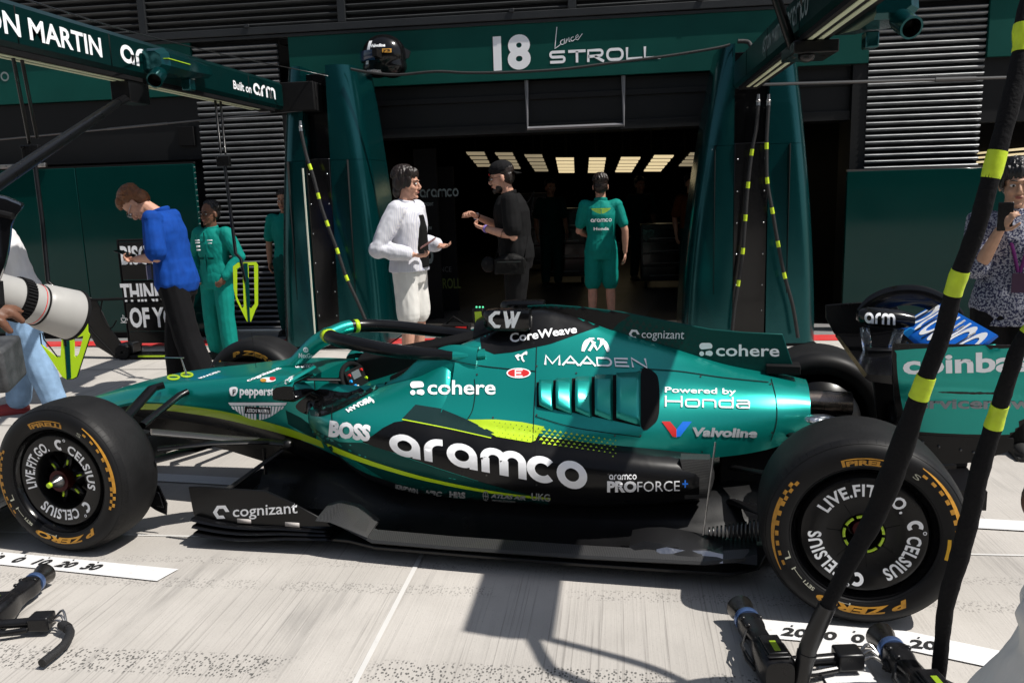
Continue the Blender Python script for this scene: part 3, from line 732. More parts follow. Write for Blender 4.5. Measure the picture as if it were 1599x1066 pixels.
bo = text2d('Built on', .1, .02); eb = ext2d(bo); yb0, yb1 = px_y(365, 140, XT), px_y(393, 146, XT)
ar0, ar1 = px_y(190, 100, XT), px_y(211, 103, XT); arw = round_word('aramco', .22)
zc = .5*(BZ0+BZ1)
beam_text(gl, ol, XT, [(am, y_end-(e[1])*sxx, zc-.06, 1, 0, sxx), (arm_, ya0, zc-.055, .105, 0, (ya1-ya0)/ea[1]/.105), (bo, yb0, zc-.05, 1., 0, (yb1-yb0)/eb[1]),
    (arw, ar0, zc-.06, .12, 0, (ar1-ar0)/1.0/.12)], [K['white']], True)
XR = 3.60-.003
y0r = px_y(1190, 105, XR); y1r = px_y(1222, 60, XR)
am2 = text2d('ASTON MARTIN', .14, .02); ea2 = ext2d(am2); s2 = (y0r-y1r)/ea2[1]
y2r = px_y(1228, 52, XR); y3r = px_y(1262, 2, XR); ew = ext2d(arw)
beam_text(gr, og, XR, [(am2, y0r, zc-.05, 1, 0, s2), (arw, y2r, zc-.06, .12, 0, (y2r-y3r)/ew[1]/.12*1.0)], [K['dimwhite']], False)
# camera housings on the beams
def housing(par, off, c, side):
    """camera pod with a hooded lens on the beam's flank; c = point on the face, side = +1 right flank"""
    T = Matrix.Translation(c)
    m_ = MB(); secs = []
    for y, s_, dz in ((-.34, .72, 0), (-.30, 1, 0), (-.05, 1, .0), (.45, .62, .02), (.55, .30, .03)):
        w = .17*s_+.02; h = .085*s_
        secs.append([(side*q[0]+c.x, y+c.y, q[1]+c.z+dz) for q in ((-.02, -h), (w-.04, -h), (w, -h*.5), (w*.95, h*.55), (w-.05, h), (-.02, h))])
    m_.loft(secs); hp = m_.build('camera_housing', K['tower'], par, off=off, auto=25)
    m_ = MB(); m_.box((c.x+side*.02, c.y-.33, c.z+.004), (c.x+side*.19, c.y-.02, c.z+.009)); m_.build('lime_line', K['lime'], hp, off=off)
    m_ = MB(); ax = Vector((side*.15, -.85, -.45)).normalized(); p = c+Vector((side*.10, -.30, -.085))
    m_.lathe([(.0, 0), (.05, 0), (.055, .03), (.055, .14), (.045, .142), (.04, .05), (0, .05)], p, ax, 24, mids=[0, 0, 0, 0, 1, 1]); m_.build('lens_tube', [K['tower'], K['gloss']], hp, off=off)
    m_ = MB(); m_.box((c.x+side*.05, c.y+.08, c.z-.16), (c.x+side*.12, c.y+.17, c.z-.075)); m_.build('bracket', K['tower'], hp, off=off, bevel=.008)
housing(gl, ol, wx(262, 105, LX1), 1)
housing(gr, og, Vector((3.80, px_y(1345, 22, 3.8), wx(1345, 22, 3.8).z)), 1)
# cross rod between the gantries' undersides, bracing strut and mounting bracket
m_ = MB(); a, b_ = Vector((3.80, 4.6, wy(1220, 131, 4.6).z)), wy(1580, 121, 4.6); m_.tube([a, b_], .014, 8); m_.tube([a.lerp(b_, .70), a.lerp(b_, .86)], .02, 8); m_.build('side_rod', K['dsteel'], gr, off=og)
m_ = MB(); a, b_ = wy(480, 172, TY+.05), wy(-40, 222, 4.6); m_.tube([a, b_], .009, 8); m_.tube([a.lerp(b_, .42), a.lerp(b_, .60)], .013, 8); m_.build('side_rod', K['dsteel'], gl, off=ol)
m_ = MB(); a, b_ = wx(200, 150, -.88), wd_(-30, 305, 3.6); m_.tube([a, a.lerp(b_, .18), b_], [.022, .030, .030], 12); m_.tube([a+Vector((-.0, .12, .02)), a.lerp(b_, .22)], .016, 8)
m_.box((a.x-.07, a.y-.09, a.z-.05), (a.x+.07, a.y+.16, BZ0-.031)); m_.build('bracing_strut', K['black'], gl, off=ol, bevel=.004)
m_ = MB(); q = wx(1265, 30, 3.70); m_.box((3.57, q.y-.2, BZ0-.11), (3.83, q.y+.2, BZ0-.037)); m_.tube([(3.62, q.y, BZ0-.10), (3.3, q.y-.35, BZ1+.3)], .03, 10); m_.tube([(3.7, q.y-.1, BZ0-.1), (3.45, q.y-.5, BZ1+.35)], .018, 8)
m_.ell((3.66, q.y-.12, BZ0-.12), (.05, .07, .035)); m_.build('hinge_bracket', K['black'], gr, off=og, bevel=.006)
# ================================================================== THE RACING CAR (car frame; near wheels' outer face at y = 0, nose toward -x)
CO = Vector((1.7, .95, 0)); YC = .95
car = thing('racing_car', 'teal and black open wheel racing car parked across the foreground', 'racing car', C2W@CO, -YB)
def cp(mb, name, m, par=None, **kw): return mb.build(name, m, par or car, off=CO, **kw)
def fullsec(x, half, n=4):
    """half profile (w,z) from top centre round the near side to bottom centre -> closed loop"""
    h = cr([(w, z) for w, z in half], n)
    near = [Vector((x, YC-p[0], p[1])) for p in h]; far = [Vector((x, YC+p[0], p[1])) for p in h]
    a = near+far[::-1]
    if half[0][0] == 0: a = near+far[-2:0:-1] if half[-1][0] == 0 else near+far[:0:-1]
    return a
def body(name, sts, mats, nx=4, npf=4, mids=None, cap=True, par=None, extra=None):
    xs = [s[0] for s in sts]; out = []
    cols = [[Vector((s[0], s[1][i][0], s[1][i][1])) for s in sts] for i in range(len(sts[0][1]))]
    rows = [cr(c, nx) for c in cols]
    for k in range(len(rows[0])):
        out.append(fullsec(rows[0][k].x, [(max(0, r[k].y), r[k].z) for r in rows], npf))
    m_ = MB(); m_.loft(out, mids=mids, cap=cap)
    if extra: extra(m_)
    return cp(m_, name, mats, par), m_
def rowmat(cnt, npf, fn):
    """material by profile row (0..n) on both flanks"""
    tot = (cnt-1)*npf
    def f(i, j):
        r = j if j < tot else 2*tot-1-j
        return fn(i, r/npf)
    return f
nose_st = [(-1.02, [(0,.33),(.03,.328),(.05,.315),(.06,.30),(.06,.29),(.055,.275),(.03,.26),(0,.255)]),
 (-.75, [(0,.437),(.06,.435),(.10,.415),(.115,.385),(.117,.365),(.112,.345),(.06,.325),(0,.32)]),
 (-.45, [(0,.535),(.09,.532),(.135,.512),(.157,.48),(.16,.455),(.152,.435),(.08,.41),(0,.40)]),
 (-.1, [(0,.62),(.13,.617),(.188,.603),(.215,.573),(.223,.55),(.22,.523),(.13,.42),(0,.40)]),
 (.3, [(0,.668),(.16,.666),(.222,.654),(.253,.612),(.262,.56),(.256,.504),(.16,.39),(0,.36)]),
 (.65, [(0,.705),(.18,.703),(.243,.690),(.278,.64),(.285,.55),(.272,.448),(.18,.32),(0,.28)]),
 (.93, [(0,.705),(.19,.703),(.255,.688),(.297,.63),(.304,.52),(.295,.372),(.2,.22),(0,.18)])]
nose, nm = body('chassis', nose_st, [K['teal'], K['black']], 6, 4, rowmat(8, 4, lambda i, r: 1 if r >= 5 else 0))
tub_st = [(.93, [(0,.45),(.20,.45),(.258,.688),(.297,.63),(.304,.52),(.295,.372),(.2,.22),(0,.18)]),
 (1.22, [(0,.35),(.21,.40),(.268,.662),(.308,.62),(.325,.48),(.335,.28),(.2,.12),(0,.10)]),
 (1.40, [(0,.38),(.205,.42),(.266,.705),(.310,.67),(.33,.50),(.34,.25),(.2,.1),(0,.08)]),
 (1.52, [(0,.46),(.195,.50),(.258,.80),(.300,.765),(.33,.55),(.34,.25),(.2,.1),(0,.08)]),
 (1.66, [(0,.58),(.18,.62),(.245,.862),(.290,.83),(.33,.6),(.34,.25),(.2,.1),(0,.08)]),
 (1.80, [(0,.84),(.16,.85),(.225,.868),(.280,.83),(.33,.6),(.34,.25),(.2,.1),(0,.08)])]
tub, tm = body('cockpit', tub_st, [K['teal'], K['black']], 6, 4, rowmat(8, 4, lambda i, r: 1 if (r < 2 or r >= 5) else 0), par=None)
ec_st = [(1.70, [(0,.855),(.10,.86),(.21,.868),(.285,.825),(.34,.745),(.43,.675),(.53,.625),(.57,.55)]),
 (1.86, [(0,.95),(.08,.945),(.14,.915),(.20,.86),(.29,.775),(.41,.685),(.53,.605),(.57,.52)]),
 (2.02, [(0,1.015),(.06,1.005),(.105,.96),(.165,.88),(.275,.78),(.41,.68),(.525,.58),(.56,.49)]),
 (2.2, [(0,.985),(.04,.97),(.095,.915),(.175,.845),(.285,.765),(.41,.68),(.505,.56),(.53,.46)]),
 (2.4, [(0,.915),(.04,.90),(.10,.865),(.18,.81),(.28,.752),(.395,.675),(.475,.55),(.49,.44)]),
 (2.64, [(0,.845),(.045,.835),(.10,.805),(.17,.77),(.255,.728),(.35,.655),(.42,.54),(.425,.42)]),
 (2.9, [(0,.765),(.05,.76),(.11,.742),(.17,.72),(.235,.688),(.305,.62),(.345,.52),(.34,.42)]),
 (3.1, [(0,.725),(.06,.72),(.12,.706),(.17,.685),(.215,.655),(.262,.60),(.28,.52),(.265,.44)]),
 (3.28, [(0,.685),(.06,.682),(.11,.67),(.15,.65),(.185,.62),(.205,.58),(.20,.53),(.18,.49)])]
ec, em_ = body('engine_cover', ec_st, [K['teal'], K['black']], 6, 4, rowmat(8, 4, lambda i, r: 1 if (r < 1.6 and i < 19) else 0))
sp_st = [(.98, [(.20,.575),(.30,.585),(.375,.575),(.40,.545),(.39,.50),(.34,.45),(.20,.42)]),
 (1.12, [(.20,.615),(.38,.622),(.495,.603),(.535,.56),(.515,.48),(.42,.37),(.20,.28)]),
 (1.3, [(.26,.675),(.43,.655),(.575,.612),(.625,.545),(.60,.42),(.46,.27),(.20,.18)]),
 (1.5, [(.27,.745),(.42,.680),(.605,.60),(.658,.515),(.63,.38),(.48,.23),(.20,.14)]),
 (1.66, [(.29,.79),(.42,.685),(.61,.582),(.667,.49),(.637,.36),(.485,.22),(.20,.13)]),
 (1.77, [(.20,.68),(.45,.635),(.612,.556),(.67,.463),(.64,.34),(.49,.21),(.20,.12)]),
 (2.05, [(.20,.61),(.45,.575),(.60,.52),(.655,.435),(.62,.315),(.47,.20),(.20,.12)]),
 (2.32, [(.20,.54),(.43,.525),(.57,.487),(.618,.405),(.585,.30),(.45,.20),(.20,.13)]),
 (2.6, [(.20,.49),(.40,.48),(.525,.452),(.568,.375),(.535,.29),(.42,.21),(.20,.14)]),
 (2.82, [(.20,.44),(.37,.44),(.465,.425),(.508,.36),(.48,.29),(.38,.23),(.20,.15)])]
sp, sm_ = body('sidepod', sp_st, [K['teal'], K['black'], K['green']], 6, 4, rowmat(7, 4, lambda i, r: 1 if (r >= 4.5 or i > 32) else 0))
sp.data.set_sharp_from_angle(angle=R_(50))
# shark fin
fin_top = [(1.98,1.030),(2.1,1.036),(2.223,1.028),(2.438,1.004),(2.65,.962),(2.851,.925),(3.0,.912),(3.168,.906)]
fin_pts = fin_top+[(3.222,.746),(3.12,.700),(2.9,.74),(2.64,.815),(2.4,.875),(2.2,.94),(2.0,.99)]
m_ = MB(); m_.prism([(x, YC-.007, z) for x, z in fin_pts], (0, .014, 0)); fin = cp(m_, 'engine_cover_fin', K['green'], bevel=.004); fm = m_
# ------------------------------------------------------------------ decals laid on the bodywork
def bvh(*ms):
    vs, fs = [], []
    for m in ms:
        o = len(vs); vs += m.v; fs += [[i+o for i in f] for f in m.f]
    return BVHTree.FromPolygons(vs, fs)
BB = bvh(nm, tm, em_, sm_); BF = bvh(fm); BALL = bvh(nm, tm, em_, sm_, fm)
def cast(tree, x, y, lift):
    d = rayc(x, y).normalized(); h, n, i, _ = tree.ray_cast(CAMC, d)
    if h is None: return None
    if n.dot(d) > 0: n = -n
    return h+n*(lift if not callable(lift) else lift(x, y))
def decal(mb, m, f, tree, mi=0, lift=.0022, L=9):
    px = [f(x, y) for x, y in m[0]]
    v, fs = subdiv([Vector((p[0], p[1], 0)) for p in px], m[1], L)
    pts = [cast(tree, p.x, p.y, lift) for p in v]
    idx = {}; vs = []
    for i, p in enumerate(pts):
        if p is not None: idx[i] = len(vs); vs.append(p)
    out = []
    for f_ in fs:
        if all(i in idx for i in f_):
            a, b, c = (pts[i] for i in f_)
            if max((a-b).length, (b-c).length, (a-c).length) < .16: out.append(tuple(idx[i] for i in f_))
    mb.add(vs, out, mi, True)
def quad(m, BL, BR, TR=None, TL=None, h=None):
    """pixel mapping of a 2-D mesh: x range -> BL..BR, y 0..top -> TL/TR (or straight up by h)"""
    x0, x1, y0, y1 = ext2d(m)
    if TL is None: TL = (BL[0], BL[1]-h); 
    if TR is None: TR = (BR[0]+TL[0]-BL[0], BR[1]+TL[1]-BL[1])
    def f(x, y):
        u = (x-x0)/(x1-x0 or 1); v = y/(y1 or 1)
        bx = BL[0]+(BR[0]-BL[0])*u; by = BL[1]+(BR[1]-BL[1])*u; tx = TL[0]+(TR[0]-TL[0])*u; ty = TL[1]+(TR[1]-TL[1])*u
        return bx+(tx-bx)*v, by+(ty-by)*v
    return f
idf = lambda x, y: (x, y)
def sm_poly(pts, n=6):
    """closed smooth outline through the pixel points"""
    k = len(pts); P = [Vector((*p, 0)) for p in pts]; out = []
    for i in range(k):
        p0, p1, p2, p3 = P[i-1], P[i], P[(i+1) % k], P[(i+2) % k]
        for j in range(n):
            t = j/n; q = (p1*2+(p2-p0)*t+(p0*2-p1*5+p2*4-p3)*t*t+(p1*3-p0-p2*3+p3)*t**3)*.5; out.append((q.x, q.y))
    return out
def ribbon(pts, w, n=6):
    """curved band of pixel width w (or list) along pixel points"""
    c = cr([Vector((*p, 0)) for p in pts], n); k = len(c); vs, fs = [], []
    for i, p in enumerate(c):
        t = (c[min(i+1, k-1)]-c[max(i-1, 0)]).normalized(); ww = w if not isinstance(w, list) else lin(i/(k-1), [j/(len(w)-1) for j in range(len(w))], w)
        nx, ny = -t.y*ww/2, t.x*ww/2; vs += [(p.x+nx, p.y+ny), (p.x-nx, p.y-ny)]
    for i in range(k-1): fs.append((2*i, 2*i+1, 2*i+3, 2*i+2))
    return vs, fs
def patch(name, par, tree, items, mats):
    mb = MB()
    for it in items:
        m, mi = it[0], it[1]; decal(mb, m, idf, tree, mi, it[2] if len(it) > 2 else .0014)
    return cp(mb, name, mats, par, auto=0)
# paint fields: black flank, undercut shade painted in as dark green, lime pinstripe, black crest
black_flank = poly2d([(566, 690), (583, 679), (598, 668), (616, 659), (640, 656), (672, 662), (720, 673), (772, 685), (830, 694), (900, 704), (962, 710), (1010, 712), (1060, 715), (1098, 722), (1097, 757), (1040, 776), (960, 785), (905, 790), (860, 778), (800, 765), (740, 748), (680, 729), (620, 708), (585, 697)])
under = poly2d([(446, 640), (470, 652), (500, 675), (530, 690), (566, 691), (600, 702), (680, 730), (740, 749), (800, 766), (858, 779), (858, 795), (760, 786), (660, 768), (600, 748), (560, 722), (500, 690), (450, 662)])
under_low = poly2d([(480, 684), (520, 702), (570, 727), (620, 745), (700, 763), (790, 777), (862, 781), (862, 800), (760, 795), (640, 790), (570, 765), (500, 715)])
stripe = ribbon([(216, 634), (255, 635), (300, 640), (350, 648), (400, 660), (450, 674), (500, 692), (550, 712), (600, 729), (660, 746), (730, 761), (800, 772), (860, 778)], [9, 9.5, 10.5, 11.5, 12, 11, 9, 7.5, 6.5, 5.5, 4.5, 3.5, 2.5])
pb = patch('paint_field', sp, BB, [(under, 1, .0010), (black_flank, 0, .0014), (stripe, 2, .0022)], [K['black'], K['green'], K['lime']])
inlet = sm_poly([(462, 634), (476, 620), (500, 607), (545, 612), (590, 592), (606, 597), (570, 618), (530, 640), (500, 650), (474, 645)], 4)
slot = poly2d([(649, 632), (688, 638), (730, 655), (772, 676), (768, 683), (700, 668), (628, 654)])
slot_rim = ribbon([(628, 655), (700, 669), (767, 684)], 1.6)
patch('air_inlet', sp, BB, [(poly2d(inlet), 0, .0026), (slot, 1, .0026), (slot_rim, 2, .003)], [K['gloss'], mat('smoked_panel', (.006, .022, .020), .18, 0, .5), K['lime']])
crest = poly2d([(792, 477), (830, 474), (900, 477), (990, 487), (975, 497), (945, 507), (910, 519), (860, 537), (800, 550), (772, 553), (752, 545), (745, 500)])
cr_ob = patch('crest_field', ec, BB, [(crest, 0)], [K['black']])
mf = MB()
decal(mf, poly2d([(800, 476), (830, 474), (900, 477), (992, 488), (978, 496), (965, 505), (955, 516), (940, 512), (860, 500)]), idf, BF, 0, .002)
for r in range(5):    # tonal triangles fading along the fin
    for c in range(15):
        x = 975+c*10+(r % 2)*5; y = 497+c*2.4+r*8
        s = 4.2*(1-c/17)
        decal(mf, poly2d([(x-s, y+s), (x+s, y+s), (x, y-s)]), idf, BF, 1, .0015)
cp(mf, 'fin_pattern', [K['black'], mat('fin_tone', (.001, .030, .027), .4, .3)], fin, auto=0)
# lime shelf dissolving into triangles
ml = MB()
lime_solid = poly2d([(727, 655), (775, 655), (815, 659), (850, 666), (842, 676), (836, 688), (828, 691), (775, 682), (768, 678), (745, 664)])
decal(ml, lime_solid, idf, BB, 0, .0024)
random.seed(3)
for r in range(6):
    for c in range(24):
        x = 772+c*8.6+(r % 2)*4.3; f = c/24
        y = lin(x, [760, 850, 960], [656, 669, 686])+r*5.4*lin(f, [0, 1], [1, .95])+1
        if y > lin(x, [760, 850, 960], [681, 694, 713]): continue
        s = 4.6*(1-f*.72)
        if x > 962: continue
        if x < 845: decal(ml, poly2d([(x-s*.5*(f+.25), y+s*.4*(f+.25)), (x+s*.5*(f+.25), y+s*.4*(f+.25)), (x, y-s*.6*(f+.25))]), idf, BB, 1, .0034)
        else: decal(ml, poly2d([(x-s, y+s*.55), (x+s, y+s*.55), (x, y-s*.6)]), idf, BB, 0, .0024)
cp(ml, 'lime_shelf', [K['lime'], K['green']], sp, auto=0)
# cooling gills: black bed, five raised teal blades, black end panel
mg = MB()
decal(mg, poly2d([(838, 597), (880, 592), (930, 588), (986, 583), (1000, 579), (1000, 666), (960, 657), (900, 645), (838, 635)]), idf, BB, 0, .002)
decal(mg, poly2d(sm_poly([(1001, 580), (1022, 582), (1029, 600), (1029, 645), (1020, 663), (1001, 666)], 4)), idf, BB, 0, .0026)
gl_o = cp(mg, 'gill_bed', [K['matt']], ec, auto=0)
xs = [(843, 864), (869, 893), (899, 924), (929, 957), (962, 1000)]
for a, b_ in xs:
    mb = MB(); ta, tb = lin(a, [838, 1000], [597, 583]), lin(b_, [838, 1000], [596, 581]); ba, bb2 = lin(a, [838, 1000], [634, 660]), lin(b_, [838, 1000], [638, 664])
    n = 5; vs = []
    for k in range(n+1):
        u = k/n; x = a+(b_-a)*u
        for q in range(7):
            v = q/6; y = (ta+(tb-ta)*u)*(1-v)+(ba+(bb2-ba)*u)*v
            vs.append(cast(BB, x, y, .004+.026*(1-u)**1.0*math.sin(PI*min(1, max(0, .08+v*.84)))**.5))
    ok = all(v is not None for v in vs)
    if ok:
        mb.add(vs, [(k*7+q, k*7+q+1, (k+1)*7+q+1, (k+1)*7+q) for k in range(n) for q in range(6)], 0, True)
        o_ = cp(mb, 'gill_blade', K['teal'], ec, auto=0); sd = o_.modifiers.new('solid', 'SOLIDIFY'); sd.thickness = .003
# panel gaps and fasteners
mp = MB()
for pts in ([(741, 592), (742, 615), (738, 640), (730, 655)], [(520, 632), (519, 655), (530, 684)], [(838, 540), (836, 600), (834, 640), (832, 690)], [(1204, 592), (1212, 625), (1212, 660), (1203, 688)], [(836, 692), (835, 760)], [(668, 700), (800, 715), (940, 735)], [(690, 560), (755, 572), (836, 580)], [(1000, 576), (1060, 580), (1130, 590), (1200, 597)], [(836, 650), (900, 668), (1000, 682)]):
    mp = MB(); decal(mp, ribbon(pts, 1.2), idf, BB, 0, .0030); cp(mp, 'panel_gap', K['matt'], ec, auto=0)
for p in ((745, 585), (700, 590), (770, 652), (900, 583), (1000, 582), (1094, 588), (1203, 600), (1205, 675), (838, 572), (838, 648), (960, 680), (1000, 680), (838, 756), (760, 741), (950, 740), (905, 738), (620, 758), (728, 802), (858, 797), (560, 740), (985, 790), (695, 760), (1096, 705)):
    mp = MB(); decal(mp, poly2d([(p[0]+1.5*math.cos(a*PI/4), p[1]+1.5*math.sin(a*PI/4)) for a in range(8)]), idf, BB, 0, .0034); cp(mp, 'fastener', K['dsteel'], ec, auto=0)

# ------------------------------------------------------------------ wheels
TP = [(.236,.032),(.245,.013),(.262,.004),(.285,0),(.305,.002),(.322,.010),(.336,.025),(.346,.047),(.3515,.078),(.353,.115)]
def yprof(r): return lin(r, [p[0] for p in TP], [p[1] for p in TP])
def arc(m, r0, a0, lift=.0016, cover=None, k=1.):
    """wrap a 2-D mesh round the hub: clockwise from angle a0 (deg), baseline radius r0"""
    e = ext2d(m); vs, fs = subdiv([Vector((x, y, 0)) for x, y in m[0]], m[1], .02); out = []
    for v in vs:
        a = R_(a0)-(v.x-e[0])*k/r0; r = r0+v.y
        out.append((r*math.cos(a), (yprof(r) if cover is None else cover(r))-lift, r*math.sin(a)))
    return out, fs
def arc_fit(m, r0, a0, a1, h, lift=.0016, cover=None):
    """same, scaled to end at angle a1 with glyph height h"""
    e = ext2d(m); s = h/e[3]; L = R_(a0-a1)*r0; sx = L/((e[1]-e[0]))
    return arc(([((x-e[0])*sx, y*s) for x, y in m[0]], m[1]), r0, a0, lift, cover)
def clogo(): return join2d(stroke2d([arcp(.5, .5, .36, 55, 305, 16)], .26), stroke2d([arcp(1.02, 1.02, .10, 0, 360, 10)], .055))
def wheel(name, x, y0, W, front, sgn=1, shift=0., markings=True, inner=False):
    """sgn = 1: outer face toward -y (near side); -1: far side"""
    hub = Vector((x, y0, .352))
    def P(p): return Vector((hub.x+p[0], hub.y+p[1]*sgn, hub.z+p[2]))
    ax = (0, sgn, 0)
    m_ = MB()
    m_.lathe([(.2405, .012), (.2385, .022), (.230, .034), (.222, .045), (.215, .10), (.215, W-.10), (.230, W-.034), (.2405, W-.012)], hub, ax, 64); w = cp(m_, name, K['gloss'])
    prof = [(r, y) for r, y in TP]+[(.354, W/2)]+[(r, W-y) for r, y in TP[::-1]]
    m_ = MB(); nl = len(prof)-1; m_.lathe(prof, hub, ax, 96, mids=[1 if (k < 7 or k > nl-8) else 0 for k in range(nl)]); cp(m_, 'tyre', [K['rubber'], K['side']], w, auto=60)
    m_ = MB()
    for r in (.250, .333): m_.tube([P((r*math.cos(a*PI/48), yprof(r)-.0005, r*math.sin(a*PI/48))) for a in range(96)], .0014, 4, close=True)
    for k in range(72):
        a = 2*PI*k/72; m_.tube([P((.336*math.cos(a), .0245, .336*math.sin(a))), P((.345*math.cos(a), .0445, .345*math.sin(a)))], .0007, 3)
    cp(m_, 'tyre_rib', K['side'], w)
    if front: cv = [(.222, .046), (.212, .030), (.20, .027), (.138, .036), (.130, .05), (.122, .115), (.07, .10), (.05, .07), (0, .07)]
    else: cv = [(.222, .044), (.210, .022), (.20, .018), (.12, .024), (.076, .028), (.070, .034), (.062, .07), (.045, .11), (0, .115)]
    cf = lambda r: lin(r, [p[0] for p in cv[::-1]], [p[1] for p in cv[::-1]])
    m_ = MB(); m_.lathe(cv, hub, ax, 64); cov = cp(m_, 'wheel_cover', K['black'], w)
    if not markings: return w
    if front:
        m_ = MB()
        for k in range(6):
            a = R_(60*k+14+shift*0); c, s_ = math.cos(a), math.sin(a)
            m_.prism([P((.045*c-.018*s_, .075, .045*s_+.018*c)), P((.128*c-.009*s_, .095, .128*s_+.009*c)), P((.128*c+.009*s_, .095, .128*s_-.009*c)), P((.045*c+.018*s_, .075, .045*s_-.018*c))], (0, -.02*sgn, 0))
        split_loose(cp(m_, 'spoke', K['black'], cov))
        m_ = MB()
        for k in range(6):
            a = R_(60*k+14); c, s_ = math.cos(a), math.sin(a)
            m_.prism([P((r_*c-q*s_, .064, r_*s_+q*c)) for r_, q in ((.066, -.004), (.092, -.004), (.092, .004), (.066, .004))], (0, -.006*sgn, 0))
        split_loose(cp(m_, 'lime_tab', K['lime'], cov))
        m_ = MB(); m_.lathe([(0, .02), (.050, .02), (.052, .06), (.045, .075)], hub, ax, 32); nut = cp(m_, 'wheel_nut', mat('red_anodised', (.035, .002, .003), .4, .6), w)
        m_ = MB(); m_.lathe([(.034, .03), (.030, .012), (.021, .0), (.0125, -.030), (.011, -.042), (0, -.043)], hub, ax, 28, mids=[0, 0, 0, 1, 1]); cp(m_, 'axle_cone', [mat('cone_steel', (.22, .215, .21), .28, 1), K['lime']], nut)
    else:
        m_ = MB()
        for k in range(9):
            a0 = 40*k+3; pts = [(r_*math.cos(R_(a)), r_*math.sin(R_(a))) for r_, seq in ((.070, range(a0, a0+35, 5)), (.061, range(a0+30, a0-5, -5))) for a in seq]
            m_.prism([P((p[0], .0275, p[1])) for p in pts], (0, -.004*sgn, 0))
        split_loose(cp(m_, 'lime_tab', K['lime'], cov))
        m_ = MB(); m_.lathe([(.0, .075), (.03, .07), (.038, .085), (.038, .11)], hub, ax, 28); cp(m_, 'wheel_nut', mat('dark_red_anodised', (.05, .004, .005), .4, .6), w)
        m_ = MB()
        for k in range(7):
            a = R_(51.4*k+20); m_.tube([P((.072*math.cos(a), .0272, .072*math.sin(a))), P((.125*math.cos(a), .0232, .125*math.sin(a)))], .0009, 4)
        split_loose(cp(m_, 'cover_seam', K['matt'], cov))
    # cover lettering
    m_ = MB(); B_ = .028
    def put(t, mi=0):
        m_.add([P(v) for v in t[0]], t[1], mi, False)
    rb = .143; hh = .045
    if front: seq = (('LIVE.FIT.GO.', 196, 106), ('C', 92, 73), ('CELSIUS', 68, -12), ('C', -37, -56), ('CELSIUS', -62, -134))
    else: seq = (('LIVE.FIT.GO.', 149, 36), ('C', 22, 4), ('CELSIUS', 2, -63), ('C', -88, -106), ('CELSIUS', -111, -181))
    for t, a0, a1 in seq:
        g = clogo() if t == 'C' else text2d(t, 1, .03, 1, space=1.12)
        m_ = MB(); put(arc_fit(g, rb, a0, a1, hh*(1.35 if t == 'C' else 1), .0022, cf)); cp(m_, 'cover_lettering', K['white'], cov, auto=0)
    # sidewall markings in gold
    m_ = MB(); off_ = 0
    pi = text2d('PIRELLI', 1, .05, 1.0); pz = text2d('P ZERO', 1, .05, 1.0, shear=.2)
    pa = 88 if not front else 92
    put(arc_fit(pi, .262, pa+17, pa-17, .019)); put(arc_fit(poly2d([(0, 0), (1, 0), (1, 1), (0, 1)]), .2845, pa+20, pa-16, .0035)); put(arc_fit(poly2d([(0, 0), (1, 0), (1, 1), (0, 1)]), .262, pa+20, pa+17.8, .025))
    za, zb = (-57, -123) if not front else (-50, -121)
    cp(m_, 'tyre_lettering', K['gold'], w, auto=0); m_ = MB(); put(arc_fit(pz, .266, za, zb, .026)); cp(m_, 'tyre_lettering', K['gold'], w, auto=0); m_ = MB()
    def swoosh(a0, a1, chk):
        n = 16; vs = []
        for k in range(n+1):
            a = a0+(a1-a0)*k/n; ro = .314; ri = .314-.013*math.sin(PI*min(1, .12+.88*k/n)*.55)
            for r in (ro, ri): vs.append((r*math.cos(R_(a)), yprof(r)-.0016, r*math.sin(R_(a))))
        put((vs, [(2*k, 2*k+1, 2*k+3, 2*k+2) for k in range(n)]))
        for k in range(7):
            a = a0+(a1-a0)*(k+.6)/7; put(arc_fit(poly2d([(0, 0), (1, 0), (1, 1), (0, 1)]), .289, a+1.8, a-1.8, .009+.001*k))
        s = 1 if a1 > a0 else -1
        for k in range(5):
            for q in range(2):
                if (k+q) % 2: continue
                a = a1+s*(3.2*k+1.5); put(arc_fit(poly2d([(0, 0), (1, 0), (1, 1), (0, 1)]), .289+.012*q, a+1.6, a-1.6, .0115))
    for sw in (((56, -6), (216, 168)) if front else ((56, 4), (208, 156))):
        m_ = MB(); swoosh(*sw, 1); cp(m_, 'tyre_band', K['gold'], w, auto=0)
    m_ = MB()
    s1 = text2d('SET1', 1, .02, 1); put(arc_fit(s1, .262, -127, -137, .012)); put(arc_fit(poly2d([(0, 0), (1, 0), (1, 1), (0, 1)]), .268, -139, -149, .0018))
    put(arc_fit(poly2d([(0, 0), (1, 0), (1, 1), (0, 1)]), .262, -149, -150, .016)); put(arc_fit(text2d('L', 1, .0, 1), .262, -158, -164, .02)); put(arc_fit(poly2d([(0, 0), (1, 0), (1, 1), (0, 1)]), .262, -98, -110, .0016)); put(arc_fit(poly2d([(0, 0), (1, 0), (1, 1), (0, 1)]), .258, -98, -99, .011))
    put(arc_fit(text2d('S', 1, -.0, 1), .268, 58, 53, .018))
    cp(m_, 'paint_pen_mark', mat('pen_mark', (.45, .45, .36), .6), w, auto=0)
    if not front:
        m_ = MB(); put(arc_fit(poly2d([(0, 0), (1, 0), (1, 1), (0, 1)]), .266, 2, -14, .011)); cp(m_, 'barcode_label', mat('yellow_label', (.75, .42, .02), .5), w, auto=0)
    return w
wheel('front_wheel', 0, 0, .285, True); wheel('rear_wheel', 3.4, 0, .385, False)
fw2 = wheel('front_wheel', 0, 1.9, .285, True, -1, markings=False); wheel('rear_wheel', 3.4, 1.9, .385, False, -1, markings=False)
